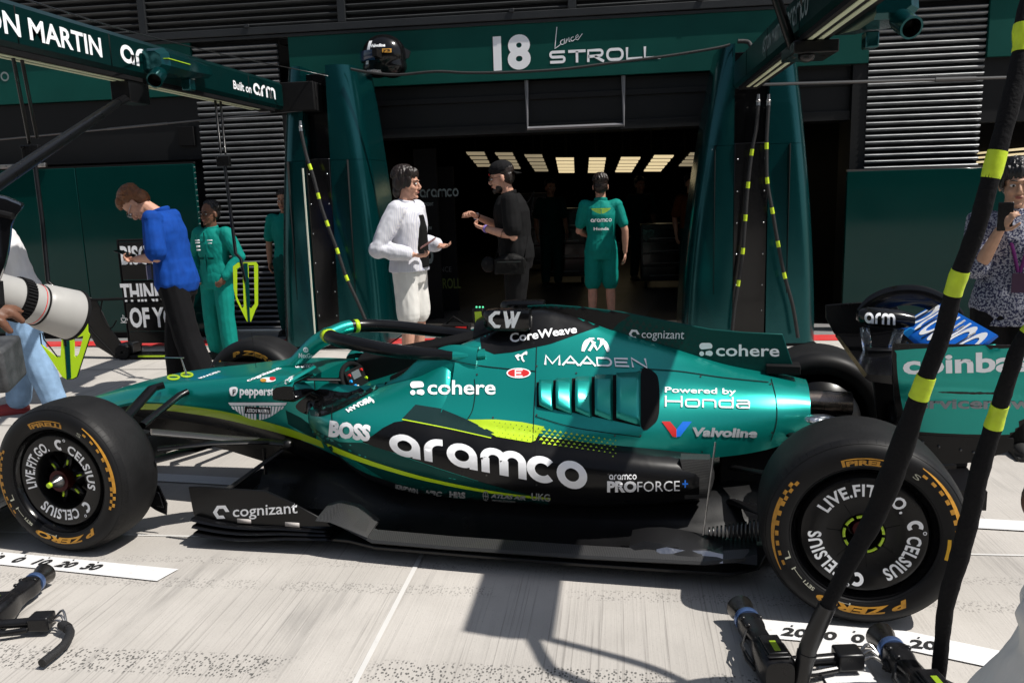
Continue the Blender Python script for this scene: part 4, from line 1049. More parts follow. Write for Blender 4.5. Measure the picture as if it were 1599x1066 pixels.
# the far front tyre shows its inner wall
m_ = MB()
def inn(t): m_.add([Vector((v[0], 1.9-.285-v[1]*-1, .352+v[2])) for v in t[0]], t[1], 0, False)
for mm, r, a0, a1, h in ((text2d('P ZERO', 1, .05, shear=.2), .262, 112, 40, .030), (text2d('P ZERO', 1, .05, shear=.2), .262, -70, -140, .030)): inn(arc_fit(mm, r, a0, a1, h))
for k in range(6):
    for q in range(2):
        if (k+q) % 2 == 0: inn(arc_fit(poly2d([(0, 0), (1, 0), (1, 1), (0, 1)]), .272+.012*q, 150-k*3.4, 147-k*3.4, .0115))
cp(m_, 'tyre_lettering', K['gold'], fw2, auto=0)
# ------------------------------------------------------------------ car: floor, suspension, halo, wings
def V(*a): return Vector(a)
def CF(x, w, z): return Vector((x, YC-w, z))
# floor tray with rolled edge
m_ = MB()
outl = [(.50,.12),(.58,.60),(.95,.70),(1.30,.71),(1.45,.755),(2.2,.76),(2.95,.74),(3.06,.66),(3.10,.50),(3.62,.42),(3.62,0)]
full = [CF(x, w, .06) for x, w in outl]+[CF(x, -w, .06) for x, w in outl[-2::-1]]
m_.prism(full, (0, 0, .016)); flo = cp(m_, 'floor', K['carbon'], bevel=.004)
m_ = MB(); m_.prism([CF(x, w, .03) for x, w in ((.35,.15),(3.3,.15),(3.3,-.15),(.35,-.15))], (0, 0, .03)); cp(m_, 'plank', K['matt'], flo)
for s in (1, -1):
    secs = []
    for x, w, z, tw in ((1.22,.70,.17,.10),(1.36,.735,.135,.09),(1.44,.755,.112,.10),(1.8,.765,.115,.09),(2.4,.765,.122,.08),(2.85,.755,.13,.07),(3.02,.70,.135,.06)):
        secs.append([CF(x, s*(w+.004), z-.022), CF(x, s*(w+.014), z-.014), CF(x, s*(w+.008), z-.002), CF(x, s*(w-tw*.6), z+.016), CF(x, s*(w-tw*.6), z+.008), CF(x, s*(w-.004), z-.012)])
    m_ = MB(); m_.loft(secs); cp(m_, 'floor_edge', K['carbon2'], flo, auto=35)
    # tunnel wall that closes the undercut above the tray
    m_ = MB(); secs = []
    for x, w in ((.62,.26),(.95,.34),(1.3,.46),(1.8,.50),(2.4,.46),(2.85,.40),(3.1,.28),(3.5,.2)):
        secs.append([CF(x, s*(w+.17), .077), CF(x, s*(w+.10), .10), CF(x, s*(w+.03), .155), CF(x, s*(w-.03), .24), CF(x, 0, .27 if x < 3 else .34), CF(x, 0, .077)])
    m_.loft(secs); cp(m_, 'floor_tunnel', K['black'], flo, auto=70)
    # front fence board with its three scalloped slats
    m_ = MB(); yy = .70*s
    pr = [(.50,.282),(.56,.287),(.90,.288),(1.03,.240),(1.20,.160),(1.215,.140),(1.0,.122),(.53,.118),(.512,.15)]
    m_.prism([CF(x, yy+(.0 if x < 1 else .0), z-.012) for x, z in pr], (0, .012*s, 0)); bbd = cp(m_, 'fence_board', K['black'], bevel=.003)
    for k in range(3):
        secs = []
        for i in range(13):
            u = i/12; x = .525+.012*k+.68*u; z = .102-.029*k+.022*(1-u)**3-.012*math.sin(PI*min(1, u*1.6))*(1 if u < .62 else .4)+.03*u*(k*.55)
            w0 = .70+.035*(1-u)+.012*k
            secs.append([CF(x, s*(w0+.012), z), CF(x, s*(w0+.0), z+.009), CF(x, s*(w0-.22), z+.014), CF(x, s*(w0-.22), z+.006), CF(x, s*(w0), z-.006)])
        m_ = MB(); m_.loft(secs); cp(m_, 'fence_slat', K['gloss'], bbd, auto=40)
    m_ = MB()
    for x in (.745, .99): m_.box((x, YC-s*(.70)-.004, .114), (x+.07, YC-s*(.70)+.016, .134))
    split_loose(cp(m_, 'pale_tab', mat('pale_tab', (.45, .42, .40), .5), bbd))
    m_ = MB(); m_.loft([[CF(x, s*(w), z), CF(x, s*(w-.012), z+.006), CF(x, s*(w-.14), z+h), CF(x, s*(w-.14), z+h-.012)] for x, w, z, h in ((1.16,.735,.165,.03),(1.24,.752,.170,.05),(1.33,.765,.15,.06),(1.42,.765,.118,.03))]); cp(m_, 'edge_scroll', K['carbon2'], flo, auto=40)
# louvred brake duct and bright heat-shield pieces ahead of the near rear wheel
m_ = MB()
for k in range(16):
    x = 2.86+k*.016; m_.box((x, .32, .17), (x+.008, .36, .20+.004*k), T=None)
split_loose(cp(m_, 'duct_rib', K['dsteel'], flo))
m_ = MB(); secs = []
for i in range(9):
    u = i/8; x = 2.55+.5*u; z = .115+.03*math.sin(u*5)*(1-u)
    secs.append([V(x, .21+.02*math.sin(u*9), z), V(x, .24, z+.03+.012*math.sin(u*13)), V(x, .36, z+.05), V(x, .36, z+.03)])
m_.loft(secs); cp(m_, 'floor_flap', K['carbon'], flo, auto=30)
m_ = MB(); secs = [[V(x, .20, .12), V(x, .23, .145+d), V(x, .30, .15), V(x, .29, .125)] for x, d in ((2.66,.0),(2.70,.012),(2.78,.003),(2.85,.010),(2.92,.0))]
m_.loft(secs); cp(m_, 'foil_patch', mat('crumpled_foil', (.42, .42, .44), .28, 1, bump=.4, bscale=30), flo, auto=20)
# carbon stay beside the rear of the sidepod and thin stay rod
m_ = MB(); m_.tube([cy(1117, 690, .40), cy(1098, 835, .34)], .004, 8); cp(m_, 'stay_rod', K['steel'])
m_ = MB(); m_.loft([[CF(2.74, .50, .455), CF(2.86, .47, .45), CF(2.86, .40, .45), CF(2.74, .42, .455)], [CF(2.76, .52, .37), CF(2.88, .49, .37), CF(2.88, .40, .37), CF(2.76, .42, .37)], [CF(2.76, .50, .28), CF(2.86, .47, .28), CF(2.86, .40, .28), CF(2.76, .42, .28)]]); cp(m_, 'sidepod_end_skin', K['carbon2'], sp, auto=40)
# nose underside keel
m_ = MB(); m_.loft([[CF(x, w, z1), CF(x, w*.8, z0), CF(x, -w*.8, z0), CF(x, -w, z1)] for x, w, z1, z0 in ((-.35,.10,.43,.36),(0,.16,.46,.33),(.35,.19,.44,.27),(.65,.2,.40,.2),(.95,.22,.36,.10))]); cp(m_, 'keel', K['black'], nose)
# ------------------------------------------------------------------ suspension
def arm(pts, wid, thk=.012, name='suspension_arm', m=None):
    m_ = MB(); m_.tube(pts, 1, 12, flat=(wid, thk), up=(0, 0, 1)); return cp(m_, name, m or K['black'])
for s in (0, 1):
    q = (lambda v: v) if s == 0 else (lambda v: Vector((v.x, 1.9-v.y, v.z)))
    arm([q(v) for v in (cy(256, 601, .70), cy(238, 606, .66), cy(196, 652, .34))], .030, .018)
    arm([q(v) for v in (cy(293, 611, .70), cy(280, 617, .66), cy(222, 664, .34))], .020, .016)
    arm([q(v) for v in (cy(443, 691, .64), cy(340, 683, .5), cy(236, 674, .30))], .045, .012, m=K['carbon2'] if s == 0 else K['carbon'])
    arm([q(v) for v in (cy(330, 692, .50), cy(290, 705, .36), cy(240, 718, .26))], .05, .012)
    arm([q(v) for v in (cy(420, 689, .58), cy(330, 692, .42), cy(246, 701, .28))], .03, .010)
    arm([q(v) for v in (cy(452, 694, .66), cy(352, 766, .46))], .014, .010, 'steering_rod', K['carbon2'])
    m_ = MB(); m_.ell(q(cy(448, 694, .64)), (.04, .03, .03)); m_.tube([q(cy(412, 700, .6)), q(cy(415, 740, .6))], .008, 8); cp(m_, 'arm_joint', K['carbon'])
    # brake drum and little winglet behind the front wheel
    m_ = MB(); c = q(V(0, .26, .352)); ax = (0, 1 if s == 0 else -1, 0)
    m_.lathe([(.20, -.1), (.205, .02), (.17, .06), (.08, .09), (0, .09)], c, ax, 28); du = cp(m_, 'brake_duct', K['black'])
    m_ = MB(); pts = [(.20,.27),(.30,.245),(.335,.16),(.325,.10),(.27,.12),(.20,.16)]; y0 = q(V(0, .30, 0)).y
    m_.prism([V(x, y0, z) for x, z in pts], (0, .008, 0)); m_.prism([V(x, y0-.03, z+.0) for x, z in ((.24,.24),(.32,.225),(.34,.15),(.27,.16))], (0, .006, 0)); cp(m_, 'duct_winglet', K['gloss'], du, bevel=.002)
    # rear arms and drum
    for a, b, w in (((2.95,.66,.36),(3.36,.30,.42),.018),((3.2,.72,.50),(3.4,.32,.50),.025),((2.9,.66,.22),(3.36,.32,.20),.028),((3.5,.74,.30),(3.42,.32,.22),.026),((3.25,.70,.32),(3.4,.3,.35),.022)):
        arm([q(V(*a)), q(V(*b))], w, .012)
    m_ = MB(); m_.lathe([(.20, -.12), (.205, .02), (.17, .06), (.09, .10), (0, .10)], q(V(3.4, .36, .352)), ax, 28); cp(m_, 'brake_duct', K['black'])
# gearbox, crash structure and tail pipe
m_ = MB(); m_.loft([[CF(x, w, z0), CF(x, w, z1), CF(x, -w, z1), CF(x, -w, z0)] for x, w, z0, z1 in ((2.9,.24,.15,.46),(3.25,.15,.22,.52),(3.55,.10,.30,.46),(3.95,.06,.33,.40))]); cp(m_, 'gearbox', K['matt'], bevel=.01)
m_ = MB(); m_.tube([V(3.0, YC-.03, .600), V(3.47, YC-.03, .598)], .052, 24); m_.tube([V(3.36, YC-.03, .5985), V(3.385, YC-.03, .5985)], .0545, 24)
cp(m_, 'tail_pipe', K['heat'])
m_ = MB(); m_.lathe([(.046, 0), (.046, -.15), (0, -.15)], (3.4705, YC-.03, .598), (1, 0, 0), 20); 
c = cy(1283, 655, .62); m_.ell(c, (.07, .05, .02)); cp(m_, 'heat_foil', mat('silver_foil', (.75, .76, .78), .2, 1, bump=1., bscale=60))
m_ = MB(); m_.loft([[V(3.27, YC+w, z) for w, z in ((-.17,.53),(-.15,.64),(.15,.64),(.17,.53))], [V(3.05, YC+w, z) for w, z in ((-.15,.54),(-.12,.62),(.12,.62),(.15,.54))]]); cp(m_, 'tail_opening', K['matt'], ec)
# shark-fin root louvre block
m_ = MB(); a = cy(1196, 580, .90); m_.box((a.x, .90, a.z-.012), (a.x+.15, 1.0, a.z+.028)); cp(m_, 'fin_root', K['matt'], fin, bevel=.004)
# ------------------------------------------------------------------ airbox, roll hoop fin, onboard camera
m_ = MB(); secs = []
for x, w, zc_, h in ((1.735,.115,.885,.085),(1.76,.125,.885,.098),(1.82,.13,.895,.11),(1.92,.10,.93,.10)):
    secs.append([V(x, YC+w*math.cos(2*PI*k/24), zc_+h*math.sin(2*PI*k/24)) for k in range(24)])
m_.loft(secs, cap=False); inner = [[V(x, YC+w*math.cos(2*PI*k/24), .885+h*math.sin(2*PI*k/24)) for k in range(24)] for x, w, h in ((1.735,.115,.085),(1.75,.10,.07),(1.85,.09,.06))]
m_.loft(inner); cp(m_, 'air_scoop', K['black'])
a0, a1 = cy(744, 482, .93), cy(750, 556, .93)
m_ = MB(); m_.loft([[V(a1.x+(a0.x-a1.x)*u-.012-.01*u, .925, a1.z+(a0.z-a1.z)*u), V(a1.x+(a0.x-a1.x)*u+.022+.012*u, .925, a1.z+(a0.z-a1.z)*u), V(a1.x+(a0.x-a1.x)*u+.022+.012*u, .975, a1.z+(a0.z-a1.z)*u), V(a1.x+(a0.x-a1.x)*u-.012-.01*u, .975, a1.z+(a0.z-a1.z)*u)] for u in (0, .5, 1.0)])
rf = cp(m_, 'roll_hoop_fin', K['black'], bevel=.004)
m_ = MB(); m_.prism([cy(x, y, .923) for x, y in ((741, 487), (751, 486), (757, 516), (752, 548), (747, 548), (743, 515))], (0, .001, 0)); cp(m_, 'lime_panel', K['lime'], rf)
m_ = MB()
for k in range(3): m_.ell(cy(744+k*5, 479.5, .93), .0045)
split_loose(cp(m_, 'status_light', mat('green_led', (.1, .6, .3), .4, emit=(.1, .9, .4, .8)), rf))
# onboard camera pod: two lobes either side of the airbox
for s in (1, -1):
    y0 = YC-s*.155; a, b = cy(757, 498, y0 if s == 1 else .795), cy(830, 499, y0 if s == 1 else .795); secs = []
    for u, h, w in ((0,.030,.020),(.06,.045,.032),(.25,.050,.040),(.9,.050,.040),(.98,.046,.034),(1,.03,.02)):
        p = V(a.x+(b.x-a.x)*u, y0, a.z+(b.z-a.z)*u)
        secs.append([p+V(0, w*c, h*d) for c, d in ((-1,-.7),(-.8,-1),(.8,-1),(1,-.7),(1,.7),(.8,1),(-.8,1),(-1,.7))])
    m_ = MB(); m_.loft(secs); pod = cp(m_, 'camera_pod', K['gloss'], auto=40)
    if s == 1:
        m_ = MB(); yq = y0-.0425
        def pp(x, y): v = cy(x, y, yq); return v
        for pts in ([(781, 486), (772, 486), (763, 494), (763, 502), (772, 512), (780, 512), (782, 508), (774, 507), (769, 501), (769, 496), (774, 491), (780, 491)], [(786, 486), (791, 486), (794, 500), (798, 496), (800, 500), (794, 512), (790, 512)], [(797, 486), (802, 486), (803, 497), (808, 487), (813, 487), (803, 512), (799, 512)]):
            m_.prism([pp(*p) for p in pts], (0, .0015, 0))
        cp(m_, 'pod_logo', K['white'], pod, auto=0)
# headrest, seat, steering wheel
m_ = MB(); m_.loft([[CF(x, .225, z), CF(x, .21, z+.05), CF(x, .12, z+.03), CF(x, .12, z-.1)] for x, z in ((1.33,.66),(1.5,.74),(1.68,.80))]); m_.loft([[CF(x, -.225, z), CF(x, -.21, z+.08), CF(x, -.12, z+.05), CF(x, -.12, z-.1)] for x, z in ((1.0,.66),(1.5,.76),(1.68,.80))])
m_.loft([[CF(1.56, w, .52), CF(1.62, w, .80), CF(1.70, w, .82), CF(1.70, w, .5)] for w in (.2, .1, 0, -.1, -.2)]); cp(m_, 'headrest', K['matt'], tub, bevel=.01)
c = cy(553, 592, .95)
m_ = MB(); T = Matrix.Translation(c)@Matrix.Rotation(R_(-22), 4, 'Y')
m_.tube([T@V(0, .13*math.cos(a), .085*math.sin(a)*(1 if math.sin(a) > 0 else .8)) for a in [2*PI*k/24 for k in range(24)]], .014, 8, close=True); m_.box((-.02, -.10, -.05), (.02, .10, .055), T=T)
stw = cp(m_, 'steering_wheel', K['matt'], bevel=.004)
m_ = MB(); m_.box((-.026, -.05, -.005), (-.0205, .05, .045), T=T); m_.box((.0205, -.045, .0), (.024, .045, .04), T=T); cp(m_, 'display', mat('dull_display', (.12, .13, .14), .2), stw)
for k, (yy, zz, mm) in enumerate(((-.075,.03,'red'),(-.06,-.03,'cyan'),(.07,.03,'red'),(-.085,0,'cyan'),(.085,-.02,'lime'),(-.04,-.04,'white'))):
    m_ = MB(); m_.lathe([(.008, -.004), (.008, .008), (0, .009)], T@V(.021, yy, zz), T.to_3x3()@V(1, 0, 0), 10); cp(m_, 'switch', K[mm], stw)
m_ = MB(); m_.tube([c-V(.02, 0, .0), V(c.x-.3, .95, c.z-.12)], .022, 10); m_.tube([cy(500, 600, .88), cy(560, 612, .80)], .012, 8); cp(m_, 'steering_column', K['dsteel'], stw)
m_ = MB(); m_.box((.96, YC-.25, .50), (1.02, YC+.25, .655)); cp(m_, 'dash_bulkhead', K['matt'], tub, bevel=.01)
# halo: front strut and the hoop that runs back both sides
HALO = [(.905,.95,.868),(.965,.835,.893),(1.06,.745,.888),(1.22,.69,.872),(1.40,.672,.850),(1.56,.676,.838),(1.70,.70,.83),(1.82,.74,.83)]
near = cr([V(*p) for p in HALO], 6); far = [V(p.x, 1.9-p.y, p.z) for p in near]
ring = near[::-1]+far[1:]
m_ = MB(); m_.tube(ring, [(.032+.018*abs(1-2*i/(len(ring)-1)), .024+.012*math.sin(PI*i/(len(ring)-1))) for i in range(len(ring))], 14, up=(0, 0, 1))
hl = cp(m_, 'halo', [K['black']])
m_ = MB(); pts = cr([V(.60, .95, .69), V(.70, .95, .715), V(.775, .95, .775), V(.85, .95, .835), V(.93, .95, .872)], 6)
m_.tube(pts, [(.034+.012*(i/len(pts)), .060-.020*math.sin(PI*i/(len(pts)-1))*.6) for i in range(len(pts))], 14, up=(0, 1, 0)); cp(m_, 'halo_strut', K['teal'], hl)
hm = MB(); hm.tube(ring, [(.032+.018*abs(1-2*i/(len(ring)-1)), .024+.012*math.sin(PI*i/(len(ring)-1))) for i in range(len(ring))], 14, up=(0, 0, 1))
BH = bvh(hm)
m_ = MB(); n4 = len(ring)
m_.tube(ring[int(n4*.41):int(n4*.59)], [(.0335+.018*abs(1-2*i/(n4-1)), .0255+.012*math.sin(PI*i/(n4-1))) for i in range(int(n4*.41), int(n4*.59))], 14, up=(0, 0, 1)); cp(m_, 'halo_nose_fairing', K['teal'], hl)
for seg_ in ((0, .10), (.90, 1)):
    a, b = int(n4*seg_[0]), int(n4*seg_[1]); m_ = MB(); m_.tube(ring[a:b], [(.0335+.018*abs(1-2*i/(n4-1)), .0255+.012*math.sin(PI*i/(n4-1))) for i in range(a, b)], 14, up=(0, 0, 1)); cp(m_, 'halo_rear_fairing', K['teal'], hl)
m_ = MB(); m_.tube([p+V(0, 0, .0) for p in ring[int(n4*.595):int(n4*.61)+1]], [(.041, .036)]*len(ring[int(n4*.595):int(n4*.61)+1]), 14, up=(0, 0, 1)); m_.tube(ring[int(n4*.39):int(n4*.40)+2], [(.041, .036)]*len(ring[int(n4*.39):int(n4*.40)+2]), 14, up=(0, 0, 1)); split_loose(cp(m_, 'halo_band', K['lime'], hl))
# mirrors on their stalks
for s in (0, 1):
    q = (lambda v: v) if s == 0 else (lambda v: Vector((v.x, 1.9-v.y, v.z)))
    a, b, d = cy(436, 611, .44), cy(463, 620, .44), cy(460, 590, .44)
    m_ = MB(); secs = []
    for x, h, zc_ in ((.865,.030,.675),(.885,.043,.685),(.93,.05,.69),(.96,.05,.69),(.972,.046,.69)):
        secs.append([q(V(x, YC-.40+wq, zc_+h*t)) for wq, t in ((-.11,-.7),(-.09,-1),(.09,-1),(.11,-.7),(.11,.6),(.09,1),(-.09,1),(-.11,.6))])
    m_.loft(secs, mids=lambda i, j: 1 if j in (4, 5, 6) else 0); mr = cp(m_, 'mirror', [K['black'], K['teal']], auto=40)
    m_ = MB(); m_.add([q(V(.9735, YC-.40+wq, .69+t)) for wq, t in ((-.095,-.035),(.095,-.035),(.095,.035),(-.095,.035))], [(0, 1, 2, 3)], 0, False); cp(m_, 'mirror_glass', mat('mirror_silver', (.5, .5, .52), .05, 1), mr)
    m_ = MB(); m_.tube([q(V(.94, YC-.33, .66)), q(V(1.0, YC-.27, .60))], 1, 10, flat=(.03, .01), up=(0, 0, 1)); m_.tube([q(V(.95, YC-.36, .72)), q(V(1.10, YC-.27, .70))], 1, 10, flat=(.02, .008), up=(0, 0, 1)); cp(m_, 'mirror_stalk', K['black'], mr)
    ta, tb = q(V(.872, .445, .698)), q(V(.966, .445, .738)); m_ = MB(); u_ = q(V(0, .20, .0))-q(V(0, 0, 0)); m_.prism([ta, tb, tb+u_+V(.03, 0, .028), ta+u_+V(.03, 0, .028)], (-.012, 0, .012)); mtp = cp(m_, 'mirror_top', K['teal'], mr, bevel=.003)
# pitot antenna and small aerials on the nose
m_ = MB(); a, b = cy(291, 584, .95), cy(283, 559, .95); m_.tube([a, b], [.006, .003], 8); m_.tube([cy(257, 558, .95), cy(287, 558.5, .95)], .003, 6); cp(m_, 'pitot_tube', K['steel'], nose)
m_ = MB(); m_.tube([cy(400, 575, .95), cy(393, 520, .95)], .0012, 5); m_.ell(cy(371, 580, .95), (.018, .012, .008)); m_.ell(cy(400, 580, .95), (.004, .003, .012)); cp(m_, 'nose_aerial', K['black'], nose)
# ------------------------------------------------------------------ front wing (only its near tip shows at the left edge)
fwp = []
for s in (1,):
    m_ = MB(); secs = []
    for y in (.0, .3, .75, 1.15, 1.6, 1.9):
        x0 = -1.15+.18*abs(y-.95); secs.append([V(x0, y, .085), V(x0+.1, y, .105), V(x0+.36, y, .10), V(x0+.36, y, .09), V(x0+.1, y, .075)])
    m_.loft(secs); fwg = cp(m_, 'front_wing', K['black'], auto=40)
    for k in range(2):
        m_ = MB(); secs = []
        for y in (.0, .3, .7, 1.2, 1.6, 1.9):
            x0 = -.85+.17*k+.18*abs(y-.95); secs.append([V(x0, y, .10+.045*k), V(x0+.18, y, .15+.06*k), V(x0+.18, y, .14+.06*k), V(x0+.02, y, .092+.045*k)])
        m_.loft(secs); cp(m_, 'wing_flap', K['black'], fwg, auto=40)
    for y in (-.012, 1.9):
        m_ = MB(); m_.prism([V(x, y, z) for x, z in ((-.98,.06),(-.42,.06),(-.40,.12),(-.50,.26),(-.62,.27),(-.95,.16))], (0, .012, 0)); ep = cp(m_, 'wing_endplate', K['black'], fwg, bevel=.003)
    m_ = MB(); place2d(m_, text2d('A', .1, .0, 1, .2), (-.47, -.0145, .10), V(.7, 0, 0), V(0, 0, 1)); cp(m_, 'endplate_lettering', K['grey'], ep, auto=0)
# ------------------------------------------------------------------ rear wing
EYN, EYF = .47, 1.43
rwg = MB()
def endplate(y, s):
    """curved board: rows (z) of outlines"""
    rows = [(.955, 3.545, 4.10, 0), (.90, 3.545, 4.11, .0), (.80, 3.555, 4.10, .0), (.765, 3.56, 4.095, .012), (.735, 3.565, 4.085, .03), (.70, 3.57, 4.06, .034), (.64, 3.585, 4.02, .036), (.585, 3.60, 3.975, .036)]
    m_ = MB(); secs = []
    for z, x0, x1, d in rows:
        pts = []
        for k in range(11):
            u = k/10; x = x0+(x1-x0)*u; dd = d*(1-max(0, u-.35)*1.2) if z > .70 else d*(1-.25*u)
            pts.append(V(x, y+s*dd, z+.02*(u) if z < .75 and z > .70 else z))
        secs.append(pts+[p+V(0, s*.014, 0) for p in pts[::-1]])
    m_.loft(secs); return m_
mep = endplate(EYN, 1)
rw_ep = cp(mep, 'rear_wing', K['black'], auto=50)
BE = bvh(mep)
m_ = MB()
decal(m_, poly2d(sm_poly([(1400, 552), (1404, 546.5), (1500, 541), (1640, 536), (1664, 560), (1640, 620), (1592, 672), (1540, 678), (1440, 674), (1420, 668), (1410, 640), (1402, 590)], 3)), idf, BE, 0, .0016, 12)
cp(m_, 'endplate_panel', K['teal'], rw_ep, auto=0)
m_ = MB(); secs = []
for u in range(6):
    x = 3.6+u*.08; z1 = .583; z0 = .545-.075*math.sin(PI*min(1, .15+u/6))
    secs.append([V(x, EYN+.034, z1), V(x, EYN+.03, z0), V(x, EYN+.045, z0), V(x, EYN+.05, z1)])
m_.loft(secs); m_.prism([V(x, EYN+.05, z) for x, z in ((3.62,.56),(3.98,.57),(3.90,.47),(3.62,.50))], (0, .012, 0)); cp(m_, 'endplate_foot', K['black'], rw_ep, auto=30)
m_ = MB()
for px in ((1441, 690), (1466, 697), (1500, 702), (1520, 706)): m_.ell(cy(*px, EYN+.03), .006)
split_loose(cp(m_, 'bolt', K['dsteel'], rw_ep))
m_ = MB(); m_.prism([cy(x, y, EYF) for x, y in ((1289, 476), (1345, 472), (1400, 476), (1445, 560), (1425, 620), (1388, 622), (1350, 570), (1302, 520), (1290, 497))], (0, .014, 0)); fe = cp(m_, 'wing_endplate', K['black'], rw_ep, bevel=.004)
def plane(name, sta, m, par, y0=EYN+.016, y1=EYF-.002, bow=0):
    secs = []
    for k in range(9):
        y = y0+(y1-y0)*k/8; d = bow*math.sin(PI*k/8)
        secs.append([V(x, y, z+d) for x, z in sta])
    m_ = MB(); m_.loft(secs); return cp(m_, name, m, par, auto=40), m_
mpl, _ = plane('main_plane', [(3.45,.815),(3.46,.828),(3.54,.825),(3.66,.835),(3.72,.850),(3.72,.838),(3.66,.815),(3.56,.79),(3.47,.80)], K['gloss'], rw_ep)
flp, fpm = plane('wing_flap', [(3.735,.855),(3.742,.872),(3.79,.905),(3.85,.945),(3.91,.992),(3.915,.985),(3.86,.930),(3.80,.885),(3.75,.853)], K['blue'], rw_ep)
BFl = bvh(fpm)
# big pale letters and slashes run across the blue flap
m_ = MB()
wrd = round_word('aramco', .2); e = ext2d(wrd)
place2d(m_, ([(y_, x_) for x_, y_ in wrd[0]], wrd[1]), V(0, 0, 0), V(0, 0, 0), V(0, 0, 0))
m_ = MB()
def flapmap(u, v):     # u along the span (0 far .. 1 near), v chord 0 front .. 1 rear -> top skin
    x = 3.745+.165*v; z = lin(x, [3.742,3.79,3.85,3.91], [.872,.905,.945,.992])+.0026; return V(x, EYF-.03-(EYF-EYN-.06)*u, z)
vs, fs = subdiv([Vector(((x-e[0])/(e[1]-e[0]), y_, 0)) for x, y_ in wrd[0]], wrd[1], .05)
m_.add([flapmap(v.x, .93-.82*v.y) for v in vs], fs, 0, False); cp(m_, 'flap_lettering', K['white'], flp, auto=0)
m_ = MB()
for k in range(5): m_.loft([[flapmap(.08+.19*k, v)+V(0, 0, .002), flapmap(.085+.19*k, v)+V(0, 0, .008), flapmap(.09+.19*k, v)+V(0, 0, .002)] for v in (.05, .4, .8)])
split_loose(cp(m_, 'flap_rib', K['dsteel'], flp))
# cyan inner wedge, dark arch over the far side, actuator pod on clear struts, central pylon
m_ = MB(); m_.prism([cy(x, y, 1.15) for x, y in ((1422, 512), (1440, 520), (1462, 540), (1430, 538), (1410, 520))], (0, .02, 0)); cp(m_, 'flap_root', K['cyan'], flp)
m_ = MB(); ar = cr([cy(1352, 492, 1.36), cy(1368, 474, 1.36), cy(1400, 462, 1.36), cy(1440, 463, 1.36), cy(1475, 480, 1.36), cy(1490, 498, 1.36)], 5)
m_.tube(ar, 1, 10, flat=(.05, .012), up=(0, 1, 0)); cp(m_, 'wing_tip_arch', K['gloss'], fe)
pa, pb_ = cy(1337, 493, 1.02), cy(1427, 500, 1.02); secs = []
for u, s_ in ((0,.35),(.06,.75),(.2,1),(.75,.95),(1,.62)):
    p = pa.lerp(pb_, u); secs.append([p+V(0, .05*s_*math.cos(2*PI*k/16), .045*s_*math.sin(2*PI*k/16)) for k in range(16)])
m_ = MB(); m_.loft(secs); apod = cp(m_, 'actuator_pod', K['gloss'], rw_ep, auto=40); BA = bvh(m_)
m_ = MB(); decal(m_, round_word('arm', .26), quad(round_word('arm', .26), (1350, 504), (1398, 507), h=17), BA, 0, .0018); cp(m_, 'pod_lettering', K['white'], apod, auto=0)
m_ = MB()
for (x0, y0), (x1, y1), w in (((1350, 512), (1356, 552), .02), ((1404, 514), (1392, 556), .022)):
    a, b = cy(x0, y0, 1.0), cy(x1, y1, 1.0); m_.prism([a+V(-w, 0, 0), a+V(w, 0, 0), b+V(w, 0, 0), b+V(-w, 0, 0)], (0, .012, 0))
split_loose(cp(m_, 'clear_strut', K['glass'], apod))
m_ = MB(); m_.tube(cr([cy(1345, 552, 1.0), cy(1365, 560, 1.0), cy(1395, 560, 1.0)], 4), .012, 8); cp(m_, 'strut_shoe', K['chrome'], apod)
m_ = MB(); m_.loft([[V(x0, YC-.03, z), V(x1, YC-.03, z), V(x1, YC+.03, z), V(x0, YC+.03, z)] for x0, x1, z in ((3.60,3.80,.42),(3.56,3.72,.66),(3.52,3.66,.845))]); cp(m_, 'wing_pylon', K['black'], rw_ep, bevel=.006)
m_ = MB(); m_.loft([[V(3.64, y, .42), V(3.82, y, .45), V(3.82, y, .435), V(3.64, y, .405)] for y in (.56, .95, 1.34)]); cp(m_, 'beam_wing', K['black'], rw_ep)
m_ = MB(); c = cy(1395, 655, .9); m_.lathe([(.0,-.02),(.07,-.02),(.075,.0),(.06,.05),(0,.05)], c, (1, 0, 0), 20); m_.box((3.5, .6, .25), (3.95, 1.3, .33)); cp(m_, 'diffuser', K['black'])
# ------------------------------------------------------------------ lettering on the bodywork
def words(name, par, items, mats):
    for it in items:          # one part per wordmark or emblem
        m, f, tree, mi = it[:4]; mb = MB(); decal(mb, m, f, tree, 0, it[4] if len(it) > 4 else .0040, 8)
        if mb.f: cp(mb, name, mats[mi], par, auto=0)
def T(txt, BL, BR, h=None, TL=None, TR=None, bold=.03, tree=None, mi=0, sx=1, shear=0., cap=None, lift=.0040):
    m = text2d(txt, 1, bold, sx, shear); return (m, quad(m, BL, BR, TR, TL, h), tree or BB, mi, lift)
def Q(m, BL, BR, h=None, TL=None, TR=None, tree=None, mi=0, lift=.0040): return (m, quad(m, BL, BR, TR, TL, h), tree or BB, mi, lift)
def hexa():   # faceted hexagon mark
    o = [(math.cos(R_(60*k)), math.sin(R_(60*k))) for k in range(6)]; i = [(.52*math.cos(R_(60*k)), .52*math.sin(R_(60*k))) for k in range(6)]
    ms = []
    for k in range(6):
        if k == 5: continue
        a, b = k, (k+1) % 6; g = .04
        ms.append(poly2d([o[a], o[b], i[b], i[a]]))
    return ([(x+1, y+1) for x, y in join2d(*ms)[0]], join2d(*ms)[1])
